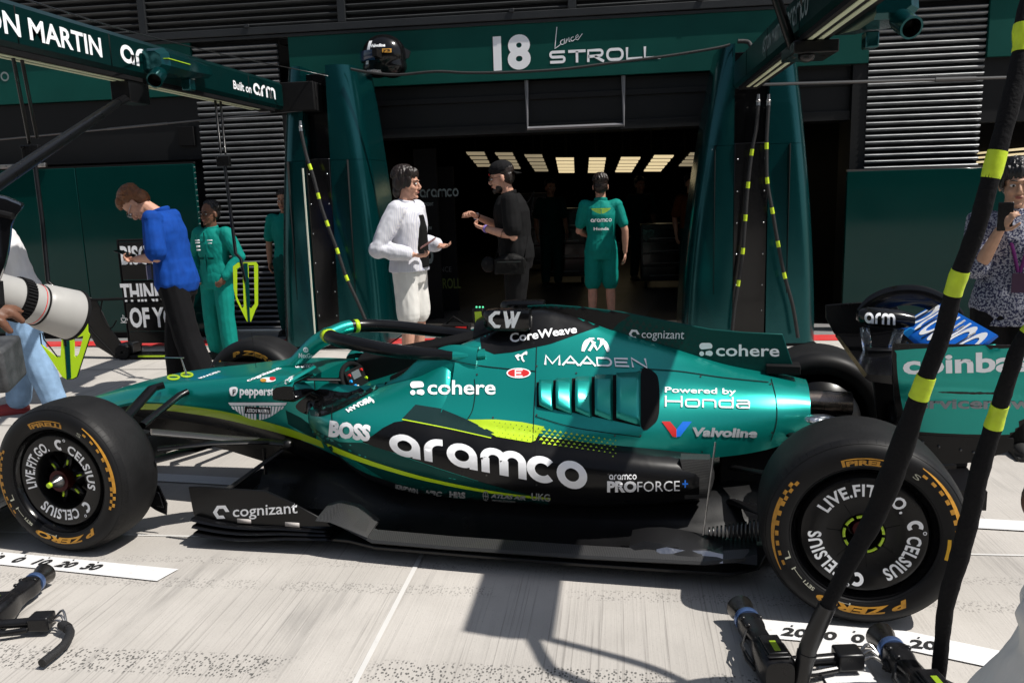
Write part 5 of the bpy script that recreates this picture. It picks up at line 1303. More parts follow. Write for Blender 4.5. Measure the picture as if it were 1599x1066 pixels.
def blobs():  # three rounded shapes
    def rr(x0, y0, x1, y1, a): return poly2d(arcp(x1-a, y1-a, a, 0, 90, 5)+arcp(x0+a, y1-a, a, 90, 180, 5)+arcp(x0+a, y0+a, a, 180, 270, 5)+arcp(x1-a, y0+a, a, 270, 360, 5))
    return join2d(poly2d([(.30, .52)]+arcp(.72, .75, .25, -40, 90, 6)+arcp(.25, .75, .25, 90, 250, 8)), poly2d(arcp(.18, .2, .18, 0, 360, 14)), poly2d([(.45, .12)]+arcp(.80, .22, .20, -90, 60, 6)+[(.75, .44)]+[(.48, .36)]))
def wings():  # winged badge
    ms = []
    for s in (1, -1):
        ms.append(poly2d([(s*.0, 1.0), (s*1.9, 1.0), (s*1.78, .84), (s*.0, .84)]))
        for k in range(8):
            u0, u1 = .10+.21*k, .10+.21*k+.15
            lo = lambda u: .78-.74*math.cos(min(1.6, u)/1.75*PI/2)**.8 if u < 1.75 else .78
            ms.append(poly2d([(s*u0, .80), (s*u1, .80), (s*u1*.93, lo(u1)), (s*u0*.93, lo(u0))]))
    m = join2d(*ms); x0, x1, y0, y1 = ext2d(m); return [(x-x0, y-y0) for x, y in m[0]], m[1]
def cat():
    m = stroke2d([[(0, .35), (.25, .55), (.5, .5), (.75, .75), (1, .95)], [(.3, .5), (.15, .25), (.3, .05)], [(.55, .5), (.6, .2), (.75, 0)], [(.8, .8), (1.0, .72)]], .16); return m
def peaks():  # linked arches mark
    return stroke2d([arcp(.35, .0, .30, 180, 60, 8, .9)+[(.75, .15), (.95, .6)]+arcp(.95, .0, .34, 90, 10, 6, .9), [(.35, .05), (.62, .75)], [(.05, .0), (.4, 1.0), (.6, 1.0)], [(.75, 1.0), (1.0, .98), (1.28, .05)]], .14)
W_, G_ = 0, 1
LM = [K['white'], K['grey'], K['red'], K['blue'], K['lime'], K['gold'], K['black']]
big = round_word('aramco', .265)
words('flank_lettering', sp, [
    Q(big, (610, 708), (917, 766), TL=(607, 674), TR=(917, 722), lift=.0046),
    T('BOSS', (514, 679), (578, 687), TL=(516, 656), TR=(580, 664), bold=.06),
    Q(round_word('aramco', .24), (951, 748), (994, 748), h=8, lift=.0046), T('PRO', (948, 766), (994, 766), h=16, bold=.05, lift=.0046), T('FORCE', (995, 766), (1061, 765), h=15, bold=.0, lift=.0046), (stroke2d([[(0, .5), (1, .5)], [(.5, 0), (.5, 1)]], .22), quad(stroke2d([[(0, .5), (1, .5)], [(.5, 0), (.5, 1)]], .22), (1065, 760), (1074, 760), h=11), BB, 3, .0046),
    T('KRØWN', (618, 761), (653, 769), h=7, bold=.05, mi=1), T('HRC', (664, 771), (691, 774), h=8, bold=.06, mi=1, shear=.3), T('HRS', (702, 774), (727, 776), h=9, bold=.06, mi=1), T('ATLAS AIR', (766, 775), (821, 779), h=6, bold=.05, mi=1, shear=.25), T('WORLDWIDE', (768, 781), (805, 783), h=3, bold=.01, mi=1), T('UKG', (830, 779), (859, 781), h=11, bold=.02, mi=1), Q(stroke2d([arcp(.5, .5, .45, 0, 360, 14), [(.5, .05), (.5, .95)], [(.1, .5), (.9, .5)]], .1), (754, 780), (763, 781), h=15, mi=1),
    T('MAADEN', (540, 640), (577, 620), TL=(545, 645), TR=(583, 625), bold=.04), Q(peaks(), (566, 634), (585, 630), h=8),
    ], LM)
words('cover_lettering', ec, [
    T('cohere', (668, 616), (774, 616), TL=(668, 594), TR=(774, 594), bold=.015), Q(blobs(), (641, 618), (663, 618), h=22),
    Q(wide_word('MAADEN', .2), (850, 570), (1012, 575), TL=(851, 554), TR=(1008, 559)), Q(peaks(), (908, 549), (952, 551), h=22),
    T('CoreWeave', (797, 535), (901, 520), TL=(796, 521), TR=(900, 508), bold=.025, tree=BALL, lift=.0046),
    T('Powered by', (1038, 613), (1149, 616), h=8.5, bold=.015, sx=1.3), Q(wide_word('Honda', .15), (1038, 635), (1171, 638), TL=(1038, 618), TR=(1171, 621)),
    T('Valvoline', (1081, 680), (1182, 682), h=13, bold=.045, mi=1, shear=.12),
    (poly2d([(1033, 658), (1046, 658), (1056, 670), (1056, 682), (1050, 681)]), idf, BB, 2, .004), (poly2d([(1056, 682), (1056, 670), (1066, 658), (1080, 658), (1062, 681)]), idf, BB, 3, .004),
    Q(cat(), (804, 563), (824, 566), h=17),
    (poly2d([(810+19*math.cos(a*PI/10), 583+8*math.sin(a*PI/10)+.1*0) for a in range(20)]), idf, BB, 0, .0036), (poly2d([(810+17*math.cos(a*PI/10), 583+6.6*math.sin(a*PI/10)) for a in range(20)]), idf, BB, 2, .0040), (stroke2d([[(816, 578.5), (805, 578.5), (805, 588), (816, 588)], [(805, 583), (814, 583)]], 2.4), idf, BB, 0, .0046),
    ], LM)
words('fin_lettering', fin, [
    T('cohere', (1118, 555), (1217, 556), TL=(1118, 537), TR=(1217, 538), bold=.015, tree=BF, lift=.003), Q(blobs(), (1092, 556), (1113, 556), h=21, tree=BF, lift=.003),
    T('cognizant', (1002, 527), (1068, 529), TL=(1002, 516), TR=(1069, 516), bold=.0, tree=BF, lift=.003), Q(hexa(), (982, 529), (999, 530), h=15, tree=BF, lift=.003)], LM)
BN = bvh(nm, tm)
words('nose_lettering', nose, [
    T('pepperstone', (375, 616), (452, 617), TL=(375, 605), TR=(452, 606), bold=.03), (poly2d(sm_poly([(359, 606), (369, 604), (372, 609), (368, 617), (361, 617)], 3)), idf, BB, 0, .003),
    (stroke2d([[(365, 616), (365, 608), (368, 608), (368, 612), (365, 612)]], 1.6), idf, BB, 6, .0042),
    Q(wings(), (357, 655), (449, 655), h=27), (poly2d([(383, 634), (423, 636), (423, 646), (383, 645)]), idf, BB, 6, .0044), T('ASTON MARTIN', (386, 643), (421, 644.5), h=6, bold=.01, lift=.005),
    (stroke2d([arcp(271, 589.5, 9, 0, 360, 14, 3), arcp(292, 585.5, 9, 0, 360, 14, 3)], 3.0), idf, BB, 4, .003),
    T('MAADEN', (314, 592), (345, 581), TL=(309, 591), TR=(340, 580), bold=.03), T('cognizant', (388, 596), (440, 576), TL=(384, 594), TR=(434, 574), bold=.03),
    (poly2d([(419+12*math.cos(a*PI/8), 593+3.6*math.sin(a*PI/8)) for a in range(16)]), idf, BB, 0, .003), (poly2d([(412+5*math.cos(a*PI/8), 594+2.6*math.sin(a*PI/8)) for a in range(16)]), idf, BB, 5, .0038), (poly2d([(426+5*math.cos(a*PI/8), 591.5+2.6*math.sin(a*PI/8)) for a in range(16)]), idf, BB, 2, .0038),
    T('pepperstone', (190, 605), (225, 594), TL=(187, 604), TR=(222, 593), bold=.03)], LM)
mmr = MB()   # mirror top
def flat_on(name, par, org, ex, ey, m, mt):
    mb = MB(); place2d(mb, m, org, ex, ey); return cp(mb, name, [mt], par, auto=0)
mirr = [o for o in bpy.data.objects if o.name == 'mirror'][0]
BMT = None
mts = [o for o in bpy.data.objects if o.name == 'mirror_top'][0]
BMT = BVHTree.FromPolygons([v.co+CO for v in mts.data.vertices], [tuple(p.vertices) for p in mts.data.polygons])
words('mirror_lettering', mts, [T('BOSS', (448, 606), (460, 584), TL=(440, 604), TR=(452, 582), bold=.05, tree=BMT, lift=.0016)], LM)
strut_m = MB(); strut_m.tube(pts_s if 'pts_s' in globals() else [V(.60, .95, .69), V(.93, .95, .872)], .01, 6)
hs = [o for o in bpy.data.objects if o.name == 'halo_strut'][0]
def bvh_obj(o):
    me = o.data; return BVHTree.FromPolygons([v.co+CO for v in me.vertices], [tuple(p.vertices) for p in me.polygons])
BS = bvh_obj(hs)
words('halo_lettering', hl, [
    T('Cognition', (560, 553), (595, 562), TL=(562, 547), TR=(597, 556), bold=.01, tree=BH, lift=.003),
    T('NexGen', (467, 558), (491, 558), h=7, bold=.03, tree=BS, lift=.003), Q(stroke2d([arcp(.5, .5, .4, 0, 360, 12), [(.5, .2), (.5, .8)]], .2), (474, 550), (482, 550), h=8, tree=BS, lift=.003),
    Q(round_word('aramco', .24), (461, 575), (491, 575), h=5.5, tree=BN), ], LM)
mep_items = [T('coinbase', (1410, 583), (1640, 577), TL=(1409, 555), TR=(1640, 545), bold=.03, tree=BE, lift=.0032), T('servicenow', (1413, 637), (1612, 637), TL=(1413, 621), TR=(1612, 621), bold=.03, tree=BE, mi=1, lift=.0032, sx=1.2)]
words('endplate_lettering', rw_ep, mep_items, [K['white'], K['grey']])
bbds = [o for o in bpy.data.objects if o.name.startswith('fence_board')]
BQ = bvh_obj(bbds[0])
words('fence_lettering', bbds[0], [T('cognizant', (364, 806), (465, 800), TL=(364, 791), TR=(464, 784), bold=.01, tree=BQ, lift=.003), Q(hexa(), (333, 811), (359, 810), h=22, tree=BQ, lift=.003)], LM)
# ================================================================== PEOPLE (world frame; a figure is modelled facing +x, its left at +y)
def remesh(mb, vox, smooth=4, disp=0, dscale=.1):
    me = bpy.data.meshes.new('r'); me.from_pydata([tuple(v) for v in mb.v], [], mb.f); 
    bm = bmesh.new(); bm.from_mesh(me); bmesh.ops.recalc_face_normals(bm, faces=bm.faces); bm.to_mesh(me); bm.free()
    ob = bpy.data.objects.new('r', me); COL.objects.link(ob)
    r = ob.modifiers.new('r', 'REMESH'); r.mode = 'VOXEL'; r.voxel_size = vox; r.use_smooth_shade = True
    if smooth: s = ob.modifiers.new('s', 'SMOOTH'); s.iterations = smooth; s.factor = .5
    dg = bpy.context.evaluated_depsgraph_get(); out = bpy.data.meshes.new_from_object(ob.evaluated_get(dg))
    bpy.data.objects.remove(ob); bpy.data.meshes.remove(me)
    if disp:
        cs = [v.co.copy() for v in out.vertices]; ns = [v.normal.copy() for v in out.vertices]; fl = []
        for c, q in zip(cs, ns):
            c += q*disp*(noise.noise(Vector((c.x*1.3, c.y*1.3, c.z*.75+c.x*.5))/dscale)+.45*noise.noise(Vector((c.x, c.y*1.4+c.z*.4, c.z*.6))/dscale*2.3+Vector((3, 1, 7)))); fl += c[:]
        out.vertices.foreach_set('co', fl)
    out.polygons.foreach_set('use_smooth', [True]*len(out.polygons))
    return out
def obj_of(me, name, m, parent):
    me.name = name; me.materials.clear(); me.materials.append(m)
    o = bpy.data.objects.new(name, me); COL.objects.link(o); o.parent = parent; return o
def skinmat(name, col): return mat(name, col, .5, spec=.35, var=.10, vscale=25, bump=.05, bscale=120)
def cloth(name, col, var=.1, wr=.35, ws=11, rough=.85): return mat(name, col, rough, spec=.15, var=var, vscale=14, bump=wr*.8, bscale=ws*1.9, aniso=(1.6, 1.6, .55))
SK = {'fair': skinmat('fair_skin', (.50, .27, .19)), 'tan': skinmat('tanned_skin', (.36, .19, .12)), 'brown': skinmat('brown_skin', (.13, .060, .036)), 'dark': skinmat('dark_skin', (.085, .038, .024)), 'east': skinmat('light_skin', (.46, .27, .18))}
K['eye_w'] = mat('eye_white', (.6, .58, .55), .3); K['eye_d'] = mat('eye_dark', (.02, .012, .008), .2); K['lip'] = mat('lips', (.30, .10, .08), .5)
HAIR = {'auburn': mat('auburn_hair', (.15, .055, .018), .45, bump=.8, bscale=40, var=.35, vscale=30, aniso=(1, 1, .12)), 'dark': mat('dark_brown_hair', (.014, .008, .006), .42, bump=.8, bscale=40, aniso=(1, 1, .12)), 'black': mat('black_hair', (.006, .005, .005), .35, bump=.8, bscale=40, aniso=(1, 1, .12))}
def seg(a, b, t): return Vector(a).lerp(Vector(b), t)
def hand(mb, W, D, N, side, curl=.6, thumb=.7, s=1.):
    """palm, four unequal bent fingers and a thumb. D along forearm, N palm normal (fingers curl toward it)"""
    D = Vector(D).normalized(); N = Vector(N); N = (N-D*N.dot(D)).normalized(); A = D.cross(N)*side   # A points to the thumb side
    T = Matrix((D, A, N)).transposed()
    mb.ell(W+D*.045*s, (.050*s, .040*s, .016*s), T=T.to_4x4(), n=12, k=8)
    for k, (o, L) in enumerate(((.031, .068), (.0105, .076), (-.010, .070), (-.030, .054))):
        p = W+D*(.082-.004*abs(k-1.3))*s+A*o*s; pts = [p-D*.012*s]; ang = curl*(.35+.1*k); d = D
        for j in range(3):
            d = (D*math.cos(ang)+N*math.sin(ang)).normalized(); p = p+d*(L*(.44, .32, .24)[j])*s; pts.append(p); ang += curl*(.75+.08*k)
        mb.tube(pts, [.0092*s, .0088*s, .0078*s, .0062*s], 8); mb.ell(pts[-1], .0064*s, n=8, k=5)
    p = W+D*.022*s+A*.028*s; d1 = (D*.55+A*.75+N*.35*thumb).normalized(); d2 = (D*.85+A*.25+N*.55*thumb).normalized()
    mb.tube([p, p+d1*.034*s, p+d1*.034*s+d2*.030*s, p+d1*.034*s+d2*.052*s], [.0125*s, .0108*s, .0095*s, .007*s], 8); mb.ell(p+d1*.034*s+d2*.052*s, .0072*s, n=8, k=5)
    return T
def person(label, loc, rz, H, skin, hair, pose=None, top=None, bottom=None, shoes=(.02, .02, .02), group='people around the garage', face=True, style='short', vox=.0062, beard=False, glasses=None, cut=None):
    p = dict(eL=(-.03, .25, 1.13), wL=(.05, .26, .88), eR=(-.03, -.25, 1.13), wR=(.05, -.26, .88), kL=(.02, .10, .50), kR=(.02, -.10, .50), aL=(-.02, .11, .085), aR=(-.02, -.11, .085), lean=0, head=(0, 0), nL=(0, -1, 0), nR=(0, 1, 0), cL=.6, cR=.6, tL=0, tR=0, fat=1.)
    p.update(pose or {})
    r = thing('person', label, 'person', loc, rz, group); S = H/1.75
    lean = Matrix.Rotation(p['lean'], 3, 'Y')
    def up(v): v = Vector(v); q = Vector((0, 0, .94)); return q+lean@(v-q)          # upper body leans about the hips
    F = p['fat']
    sh = {1: up((0, .185*F, 1.405)), -1: up((0, -.185*F, 1.405))}
    el = {1: Vector(p['eL']), -1: Vector(p['eR'])}; wr = {1: Vector(p['wL']), -1: Vector(p['wR'])}
    kn = {1: Vector(p['kL']), -1: Vector(p['kR'])}; an = {1: Vector(p['aL']), -1: Vector(p['aR'])}
    hip = {1: Vector((0, .09, .90)), -1: Vector((0, -.09, .90))}
    nb = up((-.01, 0, 1.45)); Hd = Matrix.Rotation(p['head'][0], 3, 'Z')@Matrix.Rotation(p['head'][1], 3, 'Y')
    hc = nb+lean@Vector((p.get('hf', 0), 0, .055))+ (lean@Hd)@Vector((.02, 0, .112)); HR = lean@Hd
    HT = Matrix.Translation(hc)@HR.to_4x4()
    HS = 1.07
    def hv(x, y, z): return HT@Vector((x*HS, y*HS, z*HS))
    def hell(mb, c, rr): mb.ell(hv(*c), tuple(q*HS for q in rr), T=HR.to_4x4(), n=14, k=9)
    TOR = [(.84, .13, .095), (.90, .168, .115), (.98, .160, .115), (1.08, .142, .105), (1.20, .158, .115), (1.30, .172, .118), (1.38, .160, .100), (1.43, .105, .075), (1.46, .06, .06)]
    def torso(mb, g, z0, z1, n=18, flare=0):
        ss = [(z, a, b) for z, a, b in TOR if z0 <= z <= z1]
        if not ss or ss[0][0] > z0+.01: ss = [(z0, lin(z0, [q[0] for q in TOR], [q[1] for q in TOR]), lin(z0, [q[0] for q in TOR], [q[2] for q in TOR]))]+ss
        pts = [up((0, 0, z)) if z > .94 else Vector((0, 0, z)) for z, a, b in ss]
        mb.tube(pts, [(a*F+g+flare*max(0, 1.15-z), b*F+g+flare*max(0, 1.15-z)) for z, a, b in ss], n, up=(1, 0, 0))
    def limb(mb, pts, rad, n=12):
        mb.tube(pts, rad, n)
        for q, rr in zip(pts, rad): mb.ell(q, rr*.99, n=n, k=7)
    b = MB(); torso(b, 0, .84, 1.46)
    limb(b, [nb+Vector((0, 0, -.04)), nb.lerp(hc, .55), hc+HR@Vector((-.02, 0, -.03))], [.062, .055, .055])
    for s in (1, -1):
        limb(b, [up((0, .10*s*F, 1.39)), sh[s]], [.06, .056]); limb(b, [sh[s], seg(sh[s], el[s], .5), el[s], seg(el[s], wr[s], .35), wr[s]], [.054*F, .046*F, .039, .040, .027])
        D = (wr[s]-el[s]).normalized()
        if cut is None: hand(b, wr[s]+D*.005, D, p['nL'] if s == 1 else p['nR'], s if True else 1, p['cL'] if s == 1 else p['cR'])
        limb(b, [hip[s], seg(hip[s], kn[s], .5), kn[s], seg(kn[s], an[s], .35), an[s]], [.086, .076, .054, .055, .036])
        b.ell(an[s]+Vector((.06, .01*s, -.045)), (.125, .043, .038)); 
    hell(b, (-.012, 0, .035), (.094, .074, .088)); hell(b, (.018, 0, -.03), (.070, .061, .084)); hell(b, (.035, 0, -.078), (.046, .044, .038))
    b.tube([hv(.080, 0, .012), hv(.098, 0, -.012), hv(.106, 0, -.030)], [.008, .0105, .0135], 8); hell(b, (.098, 0, -.036), (.013, .018, .009))
    hell(b, (.073, 0, .024), (.020, .048, .009)); hell(b, (.072, 0, -.100), (.018, .020, .015))
    for s in (1, -1):
        hell(b, (.056, .036*s, -.032), (.028, .021, .024)); hell(b, (-.008, .077*s, -.012), (.019, .009, .031)); hell(b, (.082, .014*s, -.062), (.010, .014, .009))
    def scale(me):
        if S != 1:
            for v in me.vertices: v.co *= S
        return me
    obj_of(scale(remesh(b, vox, 3)), 'body', skin, r)
    mbs = []
    def add(mb, name, m, vx=None, sm=4, disp=0, ds=.1):
        if vx: o = obj_of(scale(remesh(mb, vx, sm, disp, ds)), name, m, r)
        else:
            mb.v = [v*S for v in mb.v]; o = mb.build(name, m, r)
        return o
    if face:
        e = MB()
        for s in (1, -1): hell(e, (.0815, .0315*s, .0), (.0085, .0145, .0075))
        split_loose(add(e, 'eye', K['eye_w'])); e = MB()
        for s in (1, -1): hell(e, (.0875, .030*s, -.001), (.0045, .0065, .0065))
        split_loose(add(e, 'iris', K['eye_d'])); e = MB(); hell(e, (.0895, 0, -.0585), (.007, .021, .0042)); hell(e, (.0885, 0, -.0665), (.007, .018, .0048)); add(e, 'mouth', K['lip'])
        e = MB()
        for s in (1, -1): e.tube([hv(.091, .014*s, .022), hv(.090, .032*s, .027), hv(.078, .050*s, .022)], [.0035, .0042, .002], 6)
        split_loose(add(e, 'eyebrow', hair or K['eye_d']))
    if hair:
        h = MB()
        hell(h, (-.030, 0, .052), (.092, .082, .083)); hell(h, (-.055, 0, .0), (.062, .079, .075))
        if style == 'quiff':
            for k in range(7): hell(h, (.055-.012*abs(k-3), (k-3)*.022, .095+.008*math.sin(k*2.1)), (.038, .016, .028))
        if style == 'fringe':
            for k in range(9): hell(h, (.066-.010*abs(k-4)*.8, (k-4)*.018, .058+.006*math.sin(k*1.9)), (.022, .014, .042))
            for s in (1, -1): hell(h, (.01, .074*s, .025), (.045, .016, .055))
        if style == 'mop':
            for k in range(8): hell(h, (.060-.008*abs(k-3.5), (k-3.5)*.02, .075+.008*math.sin(k*2.7)), (.034, .017, .040))
            for s in (1, -1):
                for j in range(3): hell(h, (.03-.04*j, .076*s, .02-.012*j), (.03, .015, .05))
            hell(h, (-.07, 0, -.06), (.045, .066, .06))
        rs_ = random.Random(len(label)); 
        for k in range(0 if style == 'cap' else 64):
            az = 2*PI*(k+rs_.random())/64; front = math.cos(az); end = (1.05 if style in ('mop', 'fringe') else .92) if front > .35 else (1.75 if style == 'mop' else 1.5)
            st = .12+.25*rs_.random(); q_ = []
            for j in range(6):
                po = st+(end*(.9+.15*rs_.random())-st)*j/5; a_ = az+.10*math.sin(j+k)*j/5; o_ = 1.03+.05*math.sin(j*1.2+k*2.3)
                q_.append(hv(-.030+.094*o_*math.sin(po)*math.cos(a_), .083*o_*math.sin(po)*math.sin(a_), .050+.088*o_*math.cos(po)))
            h.tube(q_, [.0075, .0085, .0085, .0075, .006, .004], 6)
        if style == 'bun': hell(h, (-.12, 0, .05), (.035, .04, .035))
        if style == 'short':
            for k in range(6): hell(h, (.050-.010*abs(k-2.5), (k-2.5)*.024, .085), (.030, .017, .026))
        add(h, 'hair', hair, .0045, 1, .0015, .012)
    if beard:
        h = MB(); hell(h, (.030, 0, -.092), (.052, .050, .034)); hell(h, (.070, 0, -.098), (.026, .028, .026)); 
        for s in (1, -1): hell(h, (.036, .045*s, -.078), (.026, .012, .022))
        hell(h, (.086, 0, -.047), (.012, .026, .006)); add(h, 'beard', hair, .005, 2, .002, .02)
    if glasses:
        g = MB()
        for s in (1, -1):
            g.tube([hv(.101, .034*s+.021*math.cos(a), .0+.018*math.sin(a)) for a in [2*PI*k/14 for k in range(14)]], .0022, 6, close=True); g.tube([hv(.099, .054*s, .004), hv(.05, .075*s, .006), hv(-.01, .079*s, .004)], .0022, 6)
        g.tube([hv(.103, -.013, .002), hv(.103, .013, .002)], .0022, 6); go = add(g, 'glasses', K['gloss'] if glasses != 'wire' else K['steel'])
        if glasses == 'dark':
            g = MB()
            for s in (1, -1): hell(g, (.099, .034*s, 0), (.004, .024, .019))
            split_loose(add(g, 'lens', K['gloss']))
    if top:
        c, m, g, sl, z0 = top['name'], top['m'], top.get('g', .016), top.get('sleeve', .5), top.get('z0', .84)
        t = MB(); torso(t, g, z0, 1.46, 20, top.get('flare', 0))
        for s in (1, -1):
            limb(t, [up((0, .10*s*F, 1.385)), sh[s]], [.068+g*.4, .062+g*.5])
            if sl <= 1: pts = [sh[s], seg(sh[s], el[s], sl*.5), seg(sh[s], el[s], sl)]; limb(t, pts, [.058*F+g*.5, .052*F+g*.9, .048*F+g*1.1])
            else:
                q = sl-1; limb(t, [sh[s], seg(sh[s], el[s], .5), el[s], seg(el[s], wr[s], q*.5), seg(el[s], wr[s], q)], [.060+g*.7, .053+g, .047+g, .044+g, .034+g*.8])
        add(t, c, m, top.get('vox', .008), 3, top.get('disp', .004)*1.15, .085)
        if top.get('collar', True):
            t = MB(); t.tube([nb+lean@Vector((.062*math.cos(a)+.012, .066*math.sin(a), .012-.012*math.cos(a))) for a in [2*PI*k/18 for k in range(18)]], 1, 8, flat=(.012, .024), up=(0, 0, 1), close=True); add(t, 'collar', top.get('cm', m))
    if bottom:
        g = bottom.get('g', .015); L = bottom.get('len', 1.95); t = MB()
        t.tube([Vector((0, 0, z)) for z in (.80, .88, .95, bottom.get('waist', 1.0))], [(.15+g, .11+g), (.172+g, .122+g), (.165+g, .12+g), (.150+g, .112+g)], 20, up=(1, 0, 0))
        for s in (1, -1):
            if L <= 1: pts = [hip[s], seg(hip[s], kn[s], L*.5), seg(hip[s], kn[s], L)]; rad = [.092+g, .086+g*1.3, .080+g*1.5]
            else: q = L-1; w = bottom.get('wide', 0); pts = [hip[s], seg(hip[s], kn[s], .5), kn[s], seg(kn[s], an[s], q*.5), seg(kn[s], an[s], q)]; rad = [.092+g, .082+g, .064+g+w*.5, .062+g+w*.8, .050+g+w]
            limb(t, pts, rad)
        add(t, bottom['name'], bottom['m'], .009, 3, bottom.get('disp', .005)*.8, .11)
    t = MB()
    for s in (1, -1):
        a = an[s]; t.ell(a+Vector((.065, .008*s, -.045)), (.140, .050, .042)); t.ell(a+Vector((-.01, 0, -.02)), (.058, .048, .058)); t.box(tuple(a+Vector((-.07, -.045, -.085))), tuple(a+Vector((.19, .05, -.060))))
    split_loose(add(t, 'shoe', mat('shoe_leather', shoes, .6), .008, 3))
    r['S'] = S
    info = dict(root=r, S=S, hv=hv, up=up, wr=wr, el=el, sh=sh, add=add, HT=HT, HR=HR, hc=hc, lean=lean, nb=nb, hell=hell)
    return info
def on(info, v):      # local point -> world
    r = info['root']; return r.location+Matrix.Rotation(r.rotation_euler.z, 3, 'Z')@(Vector(v)*info['S'])
def lanyard(i, m, badge, z=1.02, x=.15):
    up = i['up']; t = MB()
    for s in (1, -1): t.tube([up((-.03, .055*s, 1.455)), up((.085, .062*s, 1.40)), up((x-.005, .028*s, 1.22)), up((x, .005*s, z+.10))], 1, 6, flat=(.010, .0025), up=(1, 0, .2))
    i['add'](t, 'lanyard', m); t = MB(); c = up((x+.008, 0, z+.04)); t.box((c.x-.003, -.035, c.z-.055), (c.x+.003, .035, c.z+.055)); i['add'](t, 'badge', badge)
def phone(info, c, ex, ey, label, m):
    """c world centre, ex width axis, ey length axis (world)"""
    ex, ey = Vector(ex).normalized(), Vector(ey).normalized(); n = ex.cross(ey)
    T = Matrix((ex, ey, n)).transposed().to_4x4(); m_ = MB(); m_.box((-.037, -.075, -.004), (.037, .075, .004), T=T)
    o = m_.build('phone', m, None, bevel=.003); o.location = c; tag(o, label, 'phone')
    s = MB(); s.box((-.033, -.069, .0042), (.033, .069, .0047), T=T); so_ = s.build('phone_screen', K['gloss'], o)
    s = MB(); s.box((.006, .04, -.0062), (.032, .068, -.0042), T=T); s.build('phone_lenses', K['gloss'], o, bevel=.001)
    return o
C_TEAL = (.002, .155, .135)
# --- man in the cobalt shirt, reading his phone
i = person('man in cobalt blue short sleeved shirt and black trousers looking down at his phone', (-1.02, 3.05, 0), PI+.10, 1.80, SK['fair'], HAIR['auburn'], dict(head=(.05, .98), lean=.14, hf=.075, eL=(.03, .25, 1.12), wL=(.27, .06, 1.10), eR=(.05, -.26, 1.12), wR=(.29, -.03, 1.10), nL=(0, -.6, .8), nR=(0, .6, .8), cL=.9, cR=.8, kL=(-.08, .11, .49), aL=(-.20, .12, .085), kR=(.08, -.10, .5), aR=(.10, -.11, .085)),
    dict(name='shirt', m=cloth('cobalt_cotton', (.006, .05, .27), .12, .5, 9), g=.028, sleeve=.85, z0=.84, flare=.07, disp=.007), dict(name='trousers', m=cloth('black_trouser_cloth', (.006, .006, .007)), g=.024, wide=.03, len=1.9), style='quiff', glasses='wire', beard=False)
lanyard(i, cloth('violet_lanyard', (.10, .07, .20)), mat('badge_card', (.45, .42, .55), .4), .98, .20)
t = MB(); w = i['wr'][1]; t.tube([w+Vector((-.03, -.0, 0))+Vector((0, .0, 0)), w+Vector((-.012, 0, 0))], .034, 14); i['add'](t, 'wristband', cloth('pale_band', (.35, .33, .50)))
phone(i, on(i, (.385, .01, 1.145)), (0, 1, .1), on(i, (1, 0, .35))-on(i, (0, 0, 0)), 'dark phone held by the man in the cobalt shirt', K['gloss'])
# --- woman in the teal team jacket
tm_ = cloth('teal_team_cloth', (.003, .20, .165), .1, .45, 10, .7)
i = person('smiling woman in full teal team jacket and trousers beside the left louvred column', (-1.44, 4.55, 0), -PI/2-.25, 1.56, SK['brown'], HAIR['black'], dict(head=(-.1, 0), eR=(-.05, -.30, 1.14), wR=(.10, -.19, .95), eL=(-.05, .30, 1.14), wL=(.10, .20, .93), cR=.9, cL=.9, fat=1.02, kL=(.03, .11, .5), aL=(.03, .14, .085)),
    dict(name='jacket', m=tm_, g=.022, sleeve=1.93, z0=.86, disp=.006), dict(name='trousers', m=tm_, g=.024, wide=.012, len=1.92), style='bun', glasses='dark_frame')
t = MB(); t.box((.128, -.004, .88), (.1375, .004, 1.42)); t.box((.135, -.11, 1.13), (.142, -.03, 1.15)); t.box((.135, .03, 1.13), (.142, .11, 1.15)); i['add'](t, 'zip', cloth('dark_teal_trim', (.001, .05, .045)))
t = MB()
for q, (y, z, w, h) in enumerate(((-.09, 1.33, .06, .014), (-.09, 1.305, .06, .012), (-.085, 1.26, .05, .02), (-.085, 1.225, .05, .014), (.08, 1.33, .07, .012), (.08, 1.30, .05, .010))): t.box((.138, y-w/2, z), (.143, y+w/2, z+h))
split_loose(i['add'](t, 'sponsor_patch', K['white']))
# --- team member half hidden behind the left gantry tower
i = person('team member in teal polo almost hidden behind the left gantry tower', (-1.22, 5.9, 0), -PI/2, 1.66, SK['tan'], HAIR['dark'], dict(wR=(.02, -.24, .9)), dict(name='polo', m=tm_, g=.02, sleeve=.75), dict(name='trousers', m=cloth('dark_teal_cloth', (.001, .06, .052)), g=.02), style='short')
